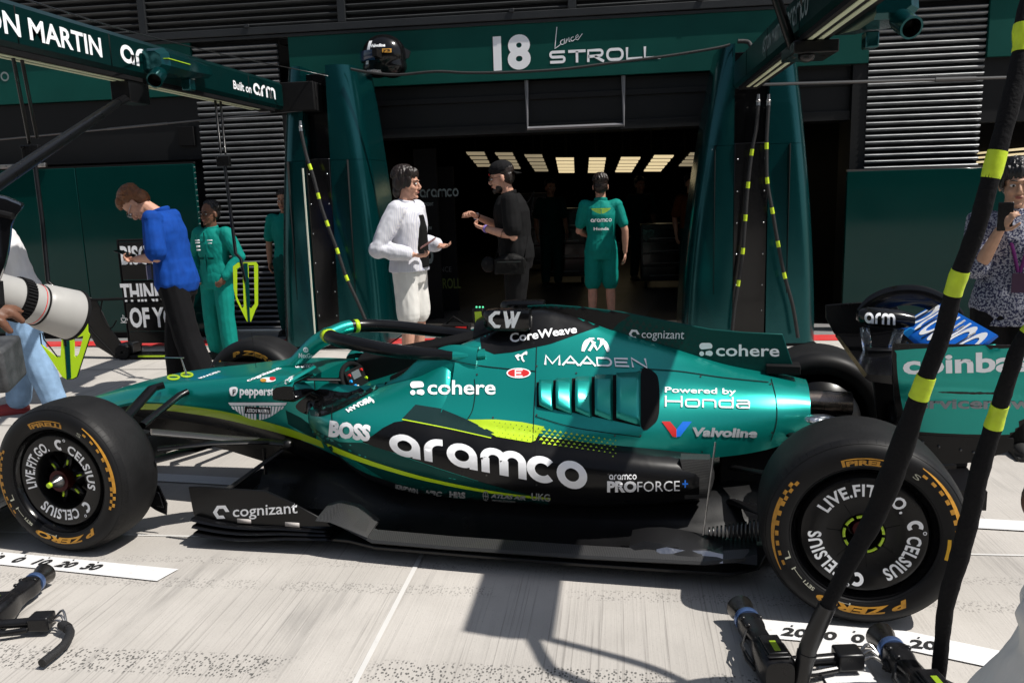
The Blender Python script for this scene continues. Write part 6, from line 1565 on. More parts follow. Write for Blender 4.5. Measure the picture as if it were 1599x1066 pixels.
# --- man in the white overshirt
stripe_m = mat('striped_white_shirt', (.74, .74, .76), .85, spec=.1, bump=.3, bscale=14)
t_ = stripe_m.node_tree; b_ = t_.nodes['Principled BSDF']; P_ = nn(t_, 'ShaderNodeTexCoord').outputs['Object']; wv = nn(t_, 'ShaderNodeTexWave'); wv.inputs['Scale'].default_value = 46; wv.inputs['Distortion'].default_value = .3
t_.links.new(mapv(t_, P_, (.6, 1, .05)), wv.inputs[0]); t_.links.new(mixc(t_, ramp(t_, wv.outputs['Fac'], .62, .8, 0, .38), (.60, .60, .63), (.30, .31, .47)), b_.inputs['Base Color'])
wshort = cloth('white_cotton', (.62, .61, .58), .05, .5, 8)
i = person('man in open white striped overshirt, black top and long white shorts holding a phone', (.74, 3.72, 0), -.22, 1.80, SK['fair'], HAIR['dark'], dict(head=(.15, .06), eR=(-.12, -.31, 1.10), wR=(.13, -.20, 1.05), eL=(-.02, .26, 1.12), wL=(.22, .14, 1.10), nR=(0, .3, 1), nL=(0, -.3, 1), cR=.8, cL=.5),
    dict(name='overshirt', m=stripe_m, g=.030, sleeve=1.85, z0=.90, flare=.05, disp=.005), dict(name='shorts', m=wshort, g=.012, len=.90, disp=.007), shoes=(.6, .6, .6), style='mop')
t = MB(); t.tube([i['up']((.10, .0, z)) for z in (.93, 1.1, 1.25, 1.36)], [(.085, .075), (.085, .075), (.075, .073), (.05, .05)], 14, up=(1, 0, 0)); i['add'](t, 'tank_top', cloth('black_jersey', (.006, .006, .006)), .008, 3)
t = MB(); t.tube([Vector((.137*math.cos(a), .182*math.sin(a), .965)) for a in [2*PI*k/24 for k in range(24)]], 1, 6, flat=(.006, .018), up=(0, 0, 1), close=True); i['add'](t, 'belt', K['matt'])
phone(i, on(i, (.27, -.185, 1.14)), (0, 1, .2), on(i, (1, 0, .55))-on(i, (0, 0, 0)), 'pinkish phone held up by the man in the white overshirt', mat('rose_metal', (.45, .22, .2), .3, .6))
# --- man in the cap
bk = cloth('black_cotton', (.007, .007, .0075), .15, .5, 9)
i = person('bearded man in black with backward black cap and sunglasses, hands raised', (1.56, 4.62, 0), PI+.12, 1.85, SK['fair'], HAIR['dark'], dict(head=(0, .08), lean=.10, hf=.03, eL=(.02, .29, 1.10), wL=(.28, .10, 1.17), eR=(.10, -.26, 1.14), wR=(.36, -.02, 1.28), nL=(0, -.4, .8), nR=(0, .4, -.8), cL=1.1, cR=1.0, fat=1.22),
    dict(name='shirt', m=bk, g=.022, sleeve=.78, z0=.84), dict(name='trousers', m=bk, g=.03, len=1.9), style='cap', beard=True, glasses='dark')
t = MB(); i['hell'](t, (-.012, 0, .070), (.105, .088, .072)); t2 = add_c = i['add'](t, 'cap', cloth('black_cap_cloth', (.008, .008, .009), .1, .2), .006, 3)
t = MB(); hv_ = i['hv']; vs = []
for k in range(9):
    a = -1.1+2.2*k/8
    vs += [hv_(-.10-.010*math.cos(a), .07*math.sin(a), .032), hv_(-.10-.075*math.cos(a), .085*math.sin(a), .004)]
t.add(vs, [(2*k, 2*k+1, 2*k+3, 2*k+2) for k in range(8)]); o_ = i['add'](t, 'cap_brim', cloth('black_brim', (.008, .008, .008), .1, .1)); sd = o_.modifiers.new('s', 'SOLIDIFY'); sd.thickness = .006
t = MB(); t.tube([hv_(.092, .05*math.sin(a), .048+.02*abs(math.cos(a))-.02) for a in (-1.2, -.6, 0, .6, 1.2)], .004, 6); i['add'](t, 'cap_strap', K['red'])
t = MB(); w = i['wr'][1]; d = (w-i['el'][1]).normalized(); t.tube([w-d*.035, w-d*.012], .034, 14); i['add'](t, 'wristband', cloth('violet_band', (.22, .16, .45)))
t = MB(); w = i['wr'][-1]; d = (w-i['el'][-1]).normalized(); t.tube([w-d*.03, w-d*.015], .033, 14); i['add'](t, 'bracelet', K['chrome'])
cb = on(i, (.06, .24, .86)); bag = thing('shoulder_bag', 'black crossbody bag hanging at the side of the man in the cap', 'bag', cb)
m_ = MB(); m_.ell((0, 0, 0), (.16, .055, .10)); m_.box((-.14, -.05, -.09), (.14, .05, .05)); me_ = remesh(m_, .008, 4, .004, .05); obj_of(me_, 'bag_body', cloth('black_nylon', (.006, .006, .006), .1, .4, 20, .6), bag)
m_ = MB(); A_ = on(i, (-.13, -.06, 1.45))-cb; m_.tube([Vector((-.13, 0, .05)), Vector((-.06, -.02, .30)), A_+Vector((0, -.06, -.06)), A_+Vector((.04, .05, .03)), Vector((.13, .05, .05))], 1, 8, flat=(.018, .003)); m_.build('strap', K['matt'], bag)
m_ = MB(); m_.box((-.11, -.064, .02), (.11, -.058, .03)); m_.build('zip', K['dsteel'], bag); m_ = MB(); m_.ell((-.20, -.0, .0), (.07, .06, .075)); obj_of(remesh(m_, .008, 3), 'pouch', K['matt'], bag)
# --- team member seen from behind
i = person('team member in lettered teal polo and shorts seen from behind in the garage', (2.33, 6.15, 0), PI/2+.05, 1.72, SK['fair'], HAIR['dark'], dict(eR=(-.03, -.27, 1.12), wR=(.02, -.27, .87), eL=(.05, .25, 1.12), wL=(.24, .12, 1.05)),
    dict(name='polo', m=tm_, g=.014, sleeve=.72, z0=.86, flare=.03, disp=.006), dict(name='shorts', m=tm_, g=.010, len=.92), style='short')
mb = MB(); aw = round_word('aramco', .24); e = ext2d(aw); wn = wings(); ew = ext2d(wn)
def back(m, w, z, mi, hh=None):
    e = ext2d(m); s = w/(e[1]-e[0]); sy = s if hh is None else hh/e[3]
    mb.add([Vector((-.146-.012*(1-abs((x-e[0])/(e[1]-e[0])-.5)*2)-.0, -((x-e[0])*s-w/2), z+y*sy))*i['S'] for x, y in m[0]], m[1], mi, False)
for a_ in ((wn, .22, 1.315, 1, .06), (aw, .235, 1.225, 0), (text2d('Honda', 1, .03, 1.4), .17, 1.135, 0)): mb = MB(); back(*a_); mb.build('back_print', [K['white'], K['lime']], i['root'], auto=0)
t = MB(); t.box((.0, -.215, .88), (.06, -.185, .98)); i['add'](t, 'radio_pouch', K['matt'])
t = MB(); w = i['wr'][-1]; t.tube([w+Vector((0, 0, .03)), w+Vector((0, 0, .05))], .032, 12); i['add'](t, 'watch', K['matt'])
# --- dim figures deep in the garage
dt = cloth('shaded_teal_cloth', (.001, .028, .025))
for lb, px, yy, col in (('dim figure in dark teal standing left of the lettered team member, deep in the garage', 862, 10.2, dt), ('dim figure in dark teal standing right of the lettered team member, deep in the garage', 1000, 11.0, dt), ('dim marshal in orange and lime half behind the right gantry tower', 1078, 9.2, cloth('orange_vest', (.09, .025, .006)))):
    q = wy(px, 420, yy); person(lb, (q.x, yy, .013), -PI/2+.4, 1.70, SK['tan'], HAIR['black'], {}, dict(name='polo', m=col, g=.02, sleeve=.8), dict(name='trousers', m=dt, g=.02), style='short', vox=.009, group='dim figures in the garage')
# --- man filming at the right edge
pm = mat('speckled_print', (.1, .1, .2), .8, spec=.1, bump=.4, bscale=10); t_ = pm.node_tree; b_ = t_.nodes['Principled BSDF']; P_ = nn(t_, 'ShaderNodeTexCoord').outputs['Object']
t_.links.new(mixc(t_, ramp(t_, noi(t_, P_, 95, 3, .6), .47, .54), (.030, .034, .075), (.30, .31, .36)), b_.inputs['Base Color'])
i = person('black haired man in speckled navy shirt filming with a phone at the right edge', (4.69, 1.66, 0), -PI/2-.15, 1.66, SK['east'], HAIR['black'], dict(head=(-.1, .10), eR=(.10, -.20, 1.12), wR=(.23, -.13, 1.36), eL=(-.02, .27, 1.12), wL=(.10, .26, .9), nR=(-.5, .85, .1), cR=.9),
    dict(name='shirt', m=pm, g=.026, sleeve=.9, z0=.80, flare=.05, disp=.006), dict(name='trousers', m=bk, g=.02), style='fringe', vox=.005)
lanyard(i, cloth('purple_lanyard', (.07, .01, .07)), mat('dark_badge', (.03, .005, .03), .4), 1.02, .17)
phone(i, on(i, (.27, -.115, 1.44)), on(i, (0, 1, 0))-on(i, (0, 0, 0)), (0, 0, 1), 'black phone held up by the man in the speckled shirt', K['gloss'])
# --- photographer in jeans at the left
den = mat('washed_denim', (.22, .34, .50), .85, spec=.1, var=.3, vscale=7, bump=.5, bscale=14)
i = person('photographer in white tee and pale jeans half hidden by the big white lens', (-1.93, 2.42, 0), PI+.55, 1.74, SK['brown'], HAIR['black'], dict(head=(0, .35), lean=.26, hf=.06, eL=(.15, .27, 1.10), wL=(.36, .10, 1.30), eR=(.20, -.22, 1.12), wR=(.40, -.03, 1.32), nL=(.4, -.6, .5), nR=(.4, .6, .5), cL=1.0, cR=1.0, kL=(-.05, .12, .5), aL=(-.16, .16, .085), kR=(.06, -.10, .5), aR=(.12, -.12, .085)),
    dict(name='shirt', m=cloth('white_tee_cotton', (.62, .61, .62), .05, .5, 9), g=.040, sleeve=.95, z0=.86, flare=.04, disp=.009), dict(name='jeans', m=den, g=.022, wide=.018, len=1.93, disp=.008), shoes=(.28, .03, .03), style='short', vox=.006)
lanyard(i, K['matt'], mat('navy_badge', (.02, .05, .12), .4), 1.06, .19)
cq_ = on(i, (.475, .03, 1.345)); m_ = MB(); m_.box((-.05, -.06, -.045), (.05, .06, .045)); m_.lathe([(0, 0), (.032, 0), (.034, .07), (.028, .072), (.024, .05), (0, .05)], (-.05, 0, 0), (-1, 0, 0), 20)
o_ = m_.build('compact_camera', K['matt'], bevel=.006); o_.location = cq_; o_.rotation_euler = (0, 0, .55); tag(o_, 'small black camera raised by the photographer in jeans', 'camera')
# --- bystander whose elbow and pale shirt tail enter at the right edge, close to us
q = wd_(1600, 745, 1.28)
i = person('bystander at the far right edge, only a dark elbow and pale shirt tail in view', (q.x+.312, q.y-.02, 0), PI/2+.1, 1.74, SK['dark'], HAIR['black'], dict(eL=(-.04, .325, q.z), wL=(.12, .10, 1.30), eR=(.0, -.26, 1.12), wR=(.2, -.2, 1.1)),
    dict(name='shirt', m=cloth('pale_linen', (.66, .65, .62), .05, .4, 9), g=.02, sleeve=.28, z0=.60, flare=.47, disp=.008), dict(name='trousers', m=cloth('pale_trousers', (.58, .57, .55), .05), g=.03), style='short', vox=.006, group='photographers close to us')
# --- photographer with the long white lens: hand and lens enter at the left edge
WL = wd_(-122, 556, 1.17)
q = WL+Vector((-.42, -.12, 0))
HL = 1.76; S_ = HL/1.75; rzL = .62
loc_ = Vector((q.x, q.y, 0)); inv = Matrix.Rotation(-rzL, 3, 'Z'); wl = (inv@(WL-loc_))/S_
i = person('photographer beyond the left edge, only the hand under the big white lens in view', tuple(loc_), rzL, HL, SK['brown'], HAIR['black'], dict(wL=tuple(wl), eL=(wl.x*.42, wl.y*.75+.10, wl.z-.20), nL=(.8, -.3, .1), cL=.75, eR=(-.02, -.28, 1.18), wR=(.16, -.14, 1.38), cR=.9),
    dict(name='shirt', m=bk, g=.02, sleeve=.8), dict(name='trousers', m=bk, g=.02), style='short', vox=.005, group='photographers close to us')
# ================================================================== NEAR THINGS
# telephoto lens
A, B = wd_(-75, 438, 1.14), wd_(103, 489, 1.29)
ax = (B-A).normalized(); L = (B-A).length
K['lensw'] = mat('lens_off_white', (.33, .325, .31), .45, var=.04, vscale=30)
ln = thing('telephoto_lens', 'big off white telephoto lens poking in from the left, held from below by a hand', 'lens', A)
def lat(name, prof, m, par=ln, mids=None, n=56): m_ = MB(); m_.lathe(prof, A, ax, n, mids=mids); return m_.build(name, m, par, off=A, auto=40)
R1 = .0345
lat('barrel', [(0, -.06), (R1*.80, -.06), (R1*.86, L*.38), (R1*.86, L*.385), (R1*.88, L*.50), (R1*.88, L*.78), (0, L*.78)], K['lensw'])
m_ = MB()
for k in range(40):
    a = 2*PI*k/40; u = ax.cross(Vector((0, 0, 1))).normalized(); w = u.cross(ax)
    d = u*math.cos(a)+w*math.sin(a); m_.tube([A+ax*L*.515+d*R1*.905, A+ax*L*.60+d*R1*.905], .0022, 5)
m_.lathe([(R1*.885, L*.505), (R1*.905, L*.51), (R1*.905, L*.605), (R1*.885, L*.61)], A, ax, 56); m_.build('focus_ring', K['matt'], ln, off=A)
lat('red_ring', [(R1*.884, L*.690), (R1*.892, L*.691), (R1*.892, L*.697), (R1*.884, L*.698)], K['red'])
lat('hood', [(R1*.90, L*.735), (R1*1.0, L*.765), (R1*1.14, L*1.06), (R1*1.08, L*1.06), (R1*.9, L*.80)], K['lensw'])
lat('hood_rim', [(R1*1.145, L*1.045), (R1*1.17, L*1.05), (R1*1.17, L*1.075), (R1*1.08, L*1.075), (R1*1.0, L*.95)], K['matt'])
lat('front_glass', [(0, L*.93), (R1*.99, L*.92)], K['gloss'])
lat('grip_band', [(R1*.885, L*.715), (R1*.91, L*.718), (R1*.91, L*.730), (R1*.885, L*.733)], K['matt'])
d0 = -(C2W@_F)
m_ = MB(); u = ax.cross(d0).normalized(); q = A+ax*L*.80+d0*R1*1.03
for a, b in (((-.006, -.006), (.006, -.006)), ((.006, -.006), (.006, .006)), ((.006, .006), (-.006, .006)), ((-.006, .006), (-.006, -.006)), ((-.010, .012), (.008, .012))): m_.tube([q+ax*a[0]+u*a[1], q+ax*b[0]+u*b[1]], .0007, 5)
for k in range(2): m_.ell(A+ax*L*.41+u*(.004+.012*k)-u*.01+d0*R1*.875, .0018)
m_.build('engraved_mark', K['matt'], ln, off=A)
# the nearer black camera at the left edge and the grey hood under the lens
q = wd_(-30, 372, 1.0)
cb = thing('camera_body', 'black camera with curved hood at the left edge, above the white lens', 'camera', q)
ol_ = sm_poly([(-70, 296), (0, 304), (22, 311), (37, 318), (35, 326), (27, 336), (20, 352), (18, 372), (14, 398), (5, 428), (-12, 455), (-70, 470)], 4); fwv = (C2W@_F).normalized()
secs = []
for d_, sc in ((.955, .93), (.965, .985), (1.0, 1.0), (1.05, .985), (1.06, .93)): secs.append([wd_(-25+(x+25)*sc, 375+(y-375)*sc, d_)-q for x, y in ol_])
m_ = MB(); m_.loft(secs); m_.build('camera_case', K['gloss'], cb, auto=50)
m_ = MB(); m_.tube([wd_(x, y, .952)-q for x, y in ((-30, 330), (4, 334), (20, 338))], .004, 8); m_.build('case_ridge', K['matt'], cb)
m_ = MB(); m_.tube([wd_(-10, 440, 1.0)-q, wd_(-6, 470, 1.0)-q, wd_(-40, 500, 1.0)-q], .010, 12); m_.build('hand_strap', K['matt'], cb)
q = wd_(-25, 570, 1.7)
gb_ = thing('equipment_case', 'worn dark grey case end at the left edge under the white lens', 'case', q)
m_ = MB(); T = Matrix.Rotation(.35, 4, 'Z')@Matrix.Rotation(.12, 4, 'X'); m_.box((-.10, -.06, -.045), (.058, .06, .045), T=T); m_.build('case_shell', mat('worn_grey_plastic', (.045, .047, .05), .6, var=.4, vscale=30, bump=.3, bscale=60), gb_, bevel=.008)
m_ = MB(); m_.tube([T@Vector((-.06, -.066, -.02)), T@Vector((.03, -.066, -.02))], .004, 8); m_.build('case_rib', K['matt'], gb_)
# ------------------------------------------------------------------ hoses
def hose(name, pts, rad, label, group=None, tape=None, m=None, taper=None, steps=8, tlen=.075):
    """hanging hose; tape = list of fractions that carry a lime band"""
    c = cr([Vector(p) for p in pts], steps); o0 = c[-1].copy()
    r = thing(name, label, 'hose', o0, 0, group)
    n = len(c); rr = [lin(pix(c[i])[1], taper[0], taper[1])*(W2C@c[i]-CAMC).dot(_F)/FOC*(1+.03*math.sin(i*1.1)+.02*math.sin(i*2.3)) if taper else rad for i in range(n)]
    m_ = MB(); m_.tube(c, rr, 20); m_.build('hose_sleeve', m or K['sleeve'], r, off=o0)
    ln_ = [0]
    for i in range(1, n): ln_.append(ln_[-1]+(c[i]-c[i-1]).length)
    def atl(s):
        for i in range(1, n):
            if ln_[i] >= s: u = (s-ln_[i-1])/(ln_[i]-ln_[i-1]); return c[i-1].lerp(c[i], u), rr[i]
        return c[-1], rr[-1]
    for f in (tape or []):
        s = f*ln_[-1]; t = MB(); ps = [atl(max(0, s-tlen/2+tlen*k/4)) for k in range(5)]
        t.tube([p[0] for p in ps], [p[1]*1.05 for p in ps], 16); t.build('tape_band', K['limetape'], r, off=o0)
    return r, c, atl, ln_[-1]
def fr_at(pts, tps):   # fractions of the polyline nearest to given pixel rows
    c = cr([Vector(p) for p in pts], 8); n = len(c); ln_ = [0]
    for i in range(1, n): ln_.append(ln_[-1]+(c[i]-c[i-1]).length)
    out = []
    for ty in tps:
        best = min(range(n), key=lambda i: abs(pix(c[i])[1]-ty)); i = best; j = min(n-1, i+1) if pix(c[i])[1] < ty else max(0, i-1)
        a, b = pix(c[i])[1], pix(c[j])[1]; u = (ty-a)/(b-a) if abs(b-a) > 1e-6 else 0; out.append((ln_[i]+(ln_[j]-ln_[i])*max(0, min(1, u)))/ln_[-1])
    return out
def pix(w):
    d = W2C@Vector(w)-CAMC; z = d.dot(_F); return (799.5+FOC*d.dot(_R)/z, 533-FOC*d.dot(_U)/z)
D = 2.45
pa_ = [Vector((3.70, -.90, 2.42))]+[wd_(x, y, d) for x, y, d in ((1610, 0, 2.02), (1597, 80, 2.02), (1578, 160, 2.03), (1545, 285, 2.06), (1524, 360, 2.10), (1492, 445, 2.16), (1472, 520, 2.22), (1440, 605, 2.28), (1402, 715, 2.38), (1366, 805, 2.46), (1325, 880, 2.53), (1282, 965, 2.60))]
h1, c1, at1, L1 = hose('air_hose', pa_, .036, 'thick sleeved black hose with lime bands, the left of the pair across the rear wheel', 'hoses hanging from the right gantry', fr_at(pa_, (60, 257, 441, 604)), taper=([0, 440, 605, 690, 740, 805, 880, 965], [15, 13, 13.5, 17.5, 18.5, 16, 13, 10]), tlen=.066)
m_ = MB(); e1 = [c1[-1]+(c1[-2]-c1[-1]).normalized()*.05, c1[-1], wd_(1262, 1010, 2.62), wd_(1244, 1085, 2.66)]; m_.tube(e1, [.026, .028, .028, .027], 16); m_.tube([e1[2]+(e1[3]-e1[2])*.1, e1[2]+(e1[3]-e1[2])*.2], .0305, 16); m_.build('end_cuff', mat('black_rubber_cuff', (.010, .010, .011), .32, spec=.5), h1, off=c1[-1])
pb2 = [Vector((3.76, -.92, 2.42)), Vector((3.80, -1.0, 1.9)), Vector((3.70, -1.10, 1.4))]+[wd_(x, y, d) for x, y, d in ((1605, 520, 2.14), (1578, 580, 2.18), (1556, 650, 2.25), (1530, 735, 2.32), (1516, 800, 2.38), (1498, 870, 2.45), (1478, 940, 2.52), (1470, 1010, 2.58), (1462, 1090, 2.64))]
hose('air_hose', pb2, .038, 'thick sleeved black hose with lime bands, the right of the pair beside the rear wheel', 'hoses hanging from the right gantry', fr_at(pb2, (505, 649)), taper=([500, 650, 735, 870, 1000], [11.5, 12.5, 14, 14, 11]), tlen=.070)
# hoses on the towers
def thin(pxs, Y, tp, label, nm='air_hose'):
    pts = [wy(x, y, Y-.0*k) for k, (x, y) in enumerate(pxs)]
    r, c, a_, l_ = hose(nm, pts, .017, label, 'banded hoses on the gantry towers', fr_at(pts, tp), m=K['hose'], tlen=.06)
    m_ = MB(); p0 = c[0]; m_.tube([p0+Vector((0, 0, .10)), p0+Vector((0, 0, .05)), p0], [.012, .016, .020], 10); m_.ell(p0+Vector((.0, 0, .04)), (.022, .02, .018)); m_.build('coupling', K['steel'], r, off=c[-1]); return r
thin([(470, 205), (479, 245), (489, 275), (501, 320), (512, 352), (527, 392), (541, 433), (558, 470), (573, 505)], 4.86, (261, 306, 349, 392, 434), 'lime banded black hose hanging off the left gantry tower')
thin([(1184, 165), (1181, 200), (1174, 238), (1168, 289), (1164, 340), (1160, 392), (1153, 442), (1147, 480), (1143, 520)], 4.86, (238, 289, 340, 392, 442), 'left of two lime banded hoses on the right gantry tower')
thin([(1200, 165), (1198, 200), (1197, 228), (1198, 282), (1206, 329), (1215, 381), (1225, 430), (1238, 478), (1246, 527)], 4.84, (228, 282, 329, 381, 430), 'right of two lime banded hoses on the right gantry tower')
# black cable slung between the towers, and thin stay wire along the left arm
pts = [wy(x, y, 5.05) for x, y in ((548, 108), (575, 113), (620, 117), (680, 112), (730, 114), (800, 113), (880, 108), (960, 98), (1040, 88), (1115, 76), (1140, 70))]
hose('overhead_cable', pts, .013, 'black cable slung between the two gantry towers in front of the lettered board', None, None, K['hose'])
pts = [wd_(35, -2, 4.0), wd_(205, 50, 5.5), wd_(360, 88, 7.2), wd_(460, 108, 8.1), wd_(512, 119, 8.3)]
hose('stay_wire', pts, .004, 'thin wire running above the left gantry arm', None, None, K['dsteel'])
pts = [wy(1152, 65, 5.1), wy(1168, 66, 5.1), wy(1176, 76, 5.05), wy(1192, 76, 5.0)]
hose('air_line', pts, .02, 'short looped black line on top of the right gantry tower', None, None, K['hose'])
# ------------------------------------------------------------------ position markers hung from the left arm
def marker(px, dep, tubes, clamp, pole, label, th):
    O = wd_(*pole[-1], dep); r = thing('position_marker', label, 'marker board', O, 0, 'lime position markers hung from the left arm')
    m_ = MB()
    for a, b in tubes:
        p0 = wx(*a, -.86); m_.tube([p0, wd_(*b, dep)], .011, 8)
    c = wd_(*clamp, dep); m_.box(tuple(c+Vector((-.06, -.02, -.05))), tuple(c+Vector((.05, .02, .03)))); m_.tube([c+Vector((-.05, -.03, .02)), c+Vector((-.05, .03, .02))], .012, 8)
    m_.tube([wd_(*q, dep) for q in pole], .014, 10); m_.build('hanger', K['black'], r, off=O, bevel=.003)
    V_ = [[wd_(*q, dep) for q in ring] for ring in px]
    nrm = (C2W@_F).normalized()
    ol, cut1, cut2, bar = V_
    bm = bmesh.new()
    def ringv(ps): return [bm.verts.new(p-O) for p in ps]
    o_, a_, b_ = ringv(ol), ringv(cut1), ringv(cut2); es = []
    for R in (o_, a_, b_):
        for k in range(len(R)): es.append(bm.edges.new((R[k], R[(k+1) % len(R)])))
    bmesh.ops.triangle_fill(bm, use_beauty=True, use_dissolve=False, edges=es)
    # drop triangles inside the two windows
    def inside(p, poly):
        x, y = pix(p+O); c_ = False
        for k in range(len(poly)):
            (x0, y0), (x1, y1) = poly[k], poly[(k+1) % len(poly)]
            if (y0 > y) != (y1 > y) and x < (x1-x0)*(y-y0)/(y1-y0)+x0: c_ = not c_
        return c_
    kill = [f for f in bm.faces if inside(f.calc_center_median(), px[1]) or inside(f.calc_center_median(), px[2])]
    bmesh.ops.delete(bm, geom=kill, context='FACES_ONLY')
    me = bpy.data.meshes.new('marker_board'); bm.to_mesh(me); bm.free(); me.materials.append(K['lime']); o = bpy.data.objects.new('marker_board', me); COL.objects.link(o); o.parent = r
    sd = o.modifiers.new('s', 'SOLIDIFY'); sd.thickness = th; sd.offset = 0
    m_ = MB(); m_.prism([p-nrm*(th*.5+.004) for p in bar], nrm*(th+.008)); m_.build('centre_bar', K['green'], r, off=O)
    m_ = MB(); m_.tube([p+nrm*.004 for p in ol], .004, 6, close=True); m_.build('edge_trim', K['matt'], r, off=O)
marker([[(130, 462), (136, 470), (138, 518), (141, 522), (140, 526), (120, 588), (114, 591), (105, 592), (98, 588), (64, 537), (62, 520), (66, 520), (68, 530), (80, 545), (90, 558), (95, 558), (97, 530), (112, 525), (111, 520), (128, 518), (132, 516)], [(116, 528), (131, 524), (124, 552), (119, 558), (116, 555)], [(70, 537), (92, 530), (92, 555), (89, 558)], [(101, 520), (109, 519), (112, 590), (106, 592)]],
    5.1, (((20, 88), (46, 224)), ((33, 88), (58, 216))), (51, 235), [(53, 245), (66, 345), (75, 440), (84, 448), (98, 500), (104, 540)], 'lime V shaped marker board on a black hanger, behind the white telephoto lens', .012)
marker([[(364, 416), (372, 410), (400, 409), (403, 414), (403, 476), (399, 484), (392, 502), (386, 502), (369, 468), (365, 450)], [(388, 414), (397, 414), (398, 474), (392, 482), (388, 478)], [(370, 420), (379, 414), (381, 478), (378, 482), (370, 464)], [(381, 411), (387, 411), (391, 502), (388, 502)]],
    6.9, (((336, 156), (345, 240)), ((344, 156), (352, 240))), (350, 250), [(351, 258), (360, 330), (368, 396), (376, 404), (384, 440)], 'smaller lime V shaped marker board hanging beside the woman in teal', .012)
# ------------------------------------------------------------------ helmets displayed over the garage
def helmet(c, s, m, rz, label, txt, band):
    r = thing('display_helmet', label, 'helmet', c, rz); m_ = MB()
    m_.ell((0, 0, .02*s), (.30*s, .235*s, .27*s), n=32, k=18); m_.ell((.10*s, 0, -.13*s), (.20*s, .18*s, .13*s), n=24, k=12); m_.ell((-.10*s, 0, -.12*s), (.20*s, .20*s, .15*s), n=24, k=12)
    obj_of(remesh(m_, .018*s, 4), 'shell', m, r)
    m_ = MB(); secs = []
    for k in range(13):
        a = R_(-80+160*k/12); x, y = .31*s*math.cos(a)+.004, .25*s*math.sin(a); secs.append([Vector((x*.98, y*.98, -.06*s)), Vector((x*1.02, y*1.02, -.04*s)), Vector((x*1.0, y*1.0, .07*s)), Vector((x*.93, y*.93, .075*s))])
    m_.loft(secs); m_.build('visor', mat('dark_blue_visor', (.01, .03, .08), .1, 0, .5), r)
    m_ = MB(); m_.lathe([(0, .01), (.035*s, .01), (.038*s, 0), (.038*s, -.02)], (.05*s, .235*s, 0), (0, 1, 0), 20); m_.build('visor_pivot', K['steel'], r)
    hs_ = [o for o in r.children if o.name.startswith('shell')][0].data
    hb = BVHTree.FromPolygons([v.co for v in hs_.vertices], [tuple(p.vertices) for p in hs_.polygons])
    def lay(n_, m, ox, oz, w, mt, tilt=0):
        e = ext2d(m); k = w/(e[1]-e[0]); v, f = subdiv([Vector((x, y, 0)) for x, y in m[0]], m[1], .2); vs = []
        for p in v:
            x = (p.x-e[0])*k; z = p.y*k; h_, nn_, _, _ = hb.ray_cast(Vector((ox-x, 1, oz+z+tilt*x)), Vector((0, -1, 0))); vs.append((h_+nn_*.004) if h_ is not None else Vector((ox-x, .2*s, oz+z)))
        q_ = MB(); q_.add(vs, f, 0, True); q_.build(n_, mt, r, auto=0)
    lay('helmet_lettering', text2d('Valvoline', 1, .05), .12*s, .10*s, .20*s, K['white']); lay('helmet_lettering', text2d('cognizant', 1, .02), .20*s, -.19*s, .19*s, K['white'], -.05)
    pch = poly2d([(0, 0), (1, 0), (1, .42), (0, .42)]); lay('sponsor_patch', pch, -.04*s, .025*s, .115*s, K['gold']); lay('helmet_lettering', text2d('JCB', 1, .06, 1.3), -.05*s, .036*s, .09*s, K['black'])
    lay('pale_stripe', poly2d([(0, 0), (.16, 0), (.42, 1.1), (.24, 1.1)]), .21*s, -.10*s, .11*s, K['white'])
    m_ = MB(); m_.prism([(-.26*s, -.02*s, .12*s), (-.36*s, -.02*s, .06*s), (-.33*s, -.02*s, -.02*s), (-.27*s, -.02*s, -.04*s)], (0, .04*s, 0)); m_.build('spoiler', K['dsteel'], r)
    m_ = MB(); m_.box((-.03*s, .20*s, -.05*s), (.03*s, .46*s, .05*s)); m_.build('wall_bracket', K['matt'], r)
c = wy(600, 90, 5.92); helmet(c, .82, K['gloss'], PI, 'big black display helmet mounted on the lettered board over the garage', ('', ''), True)
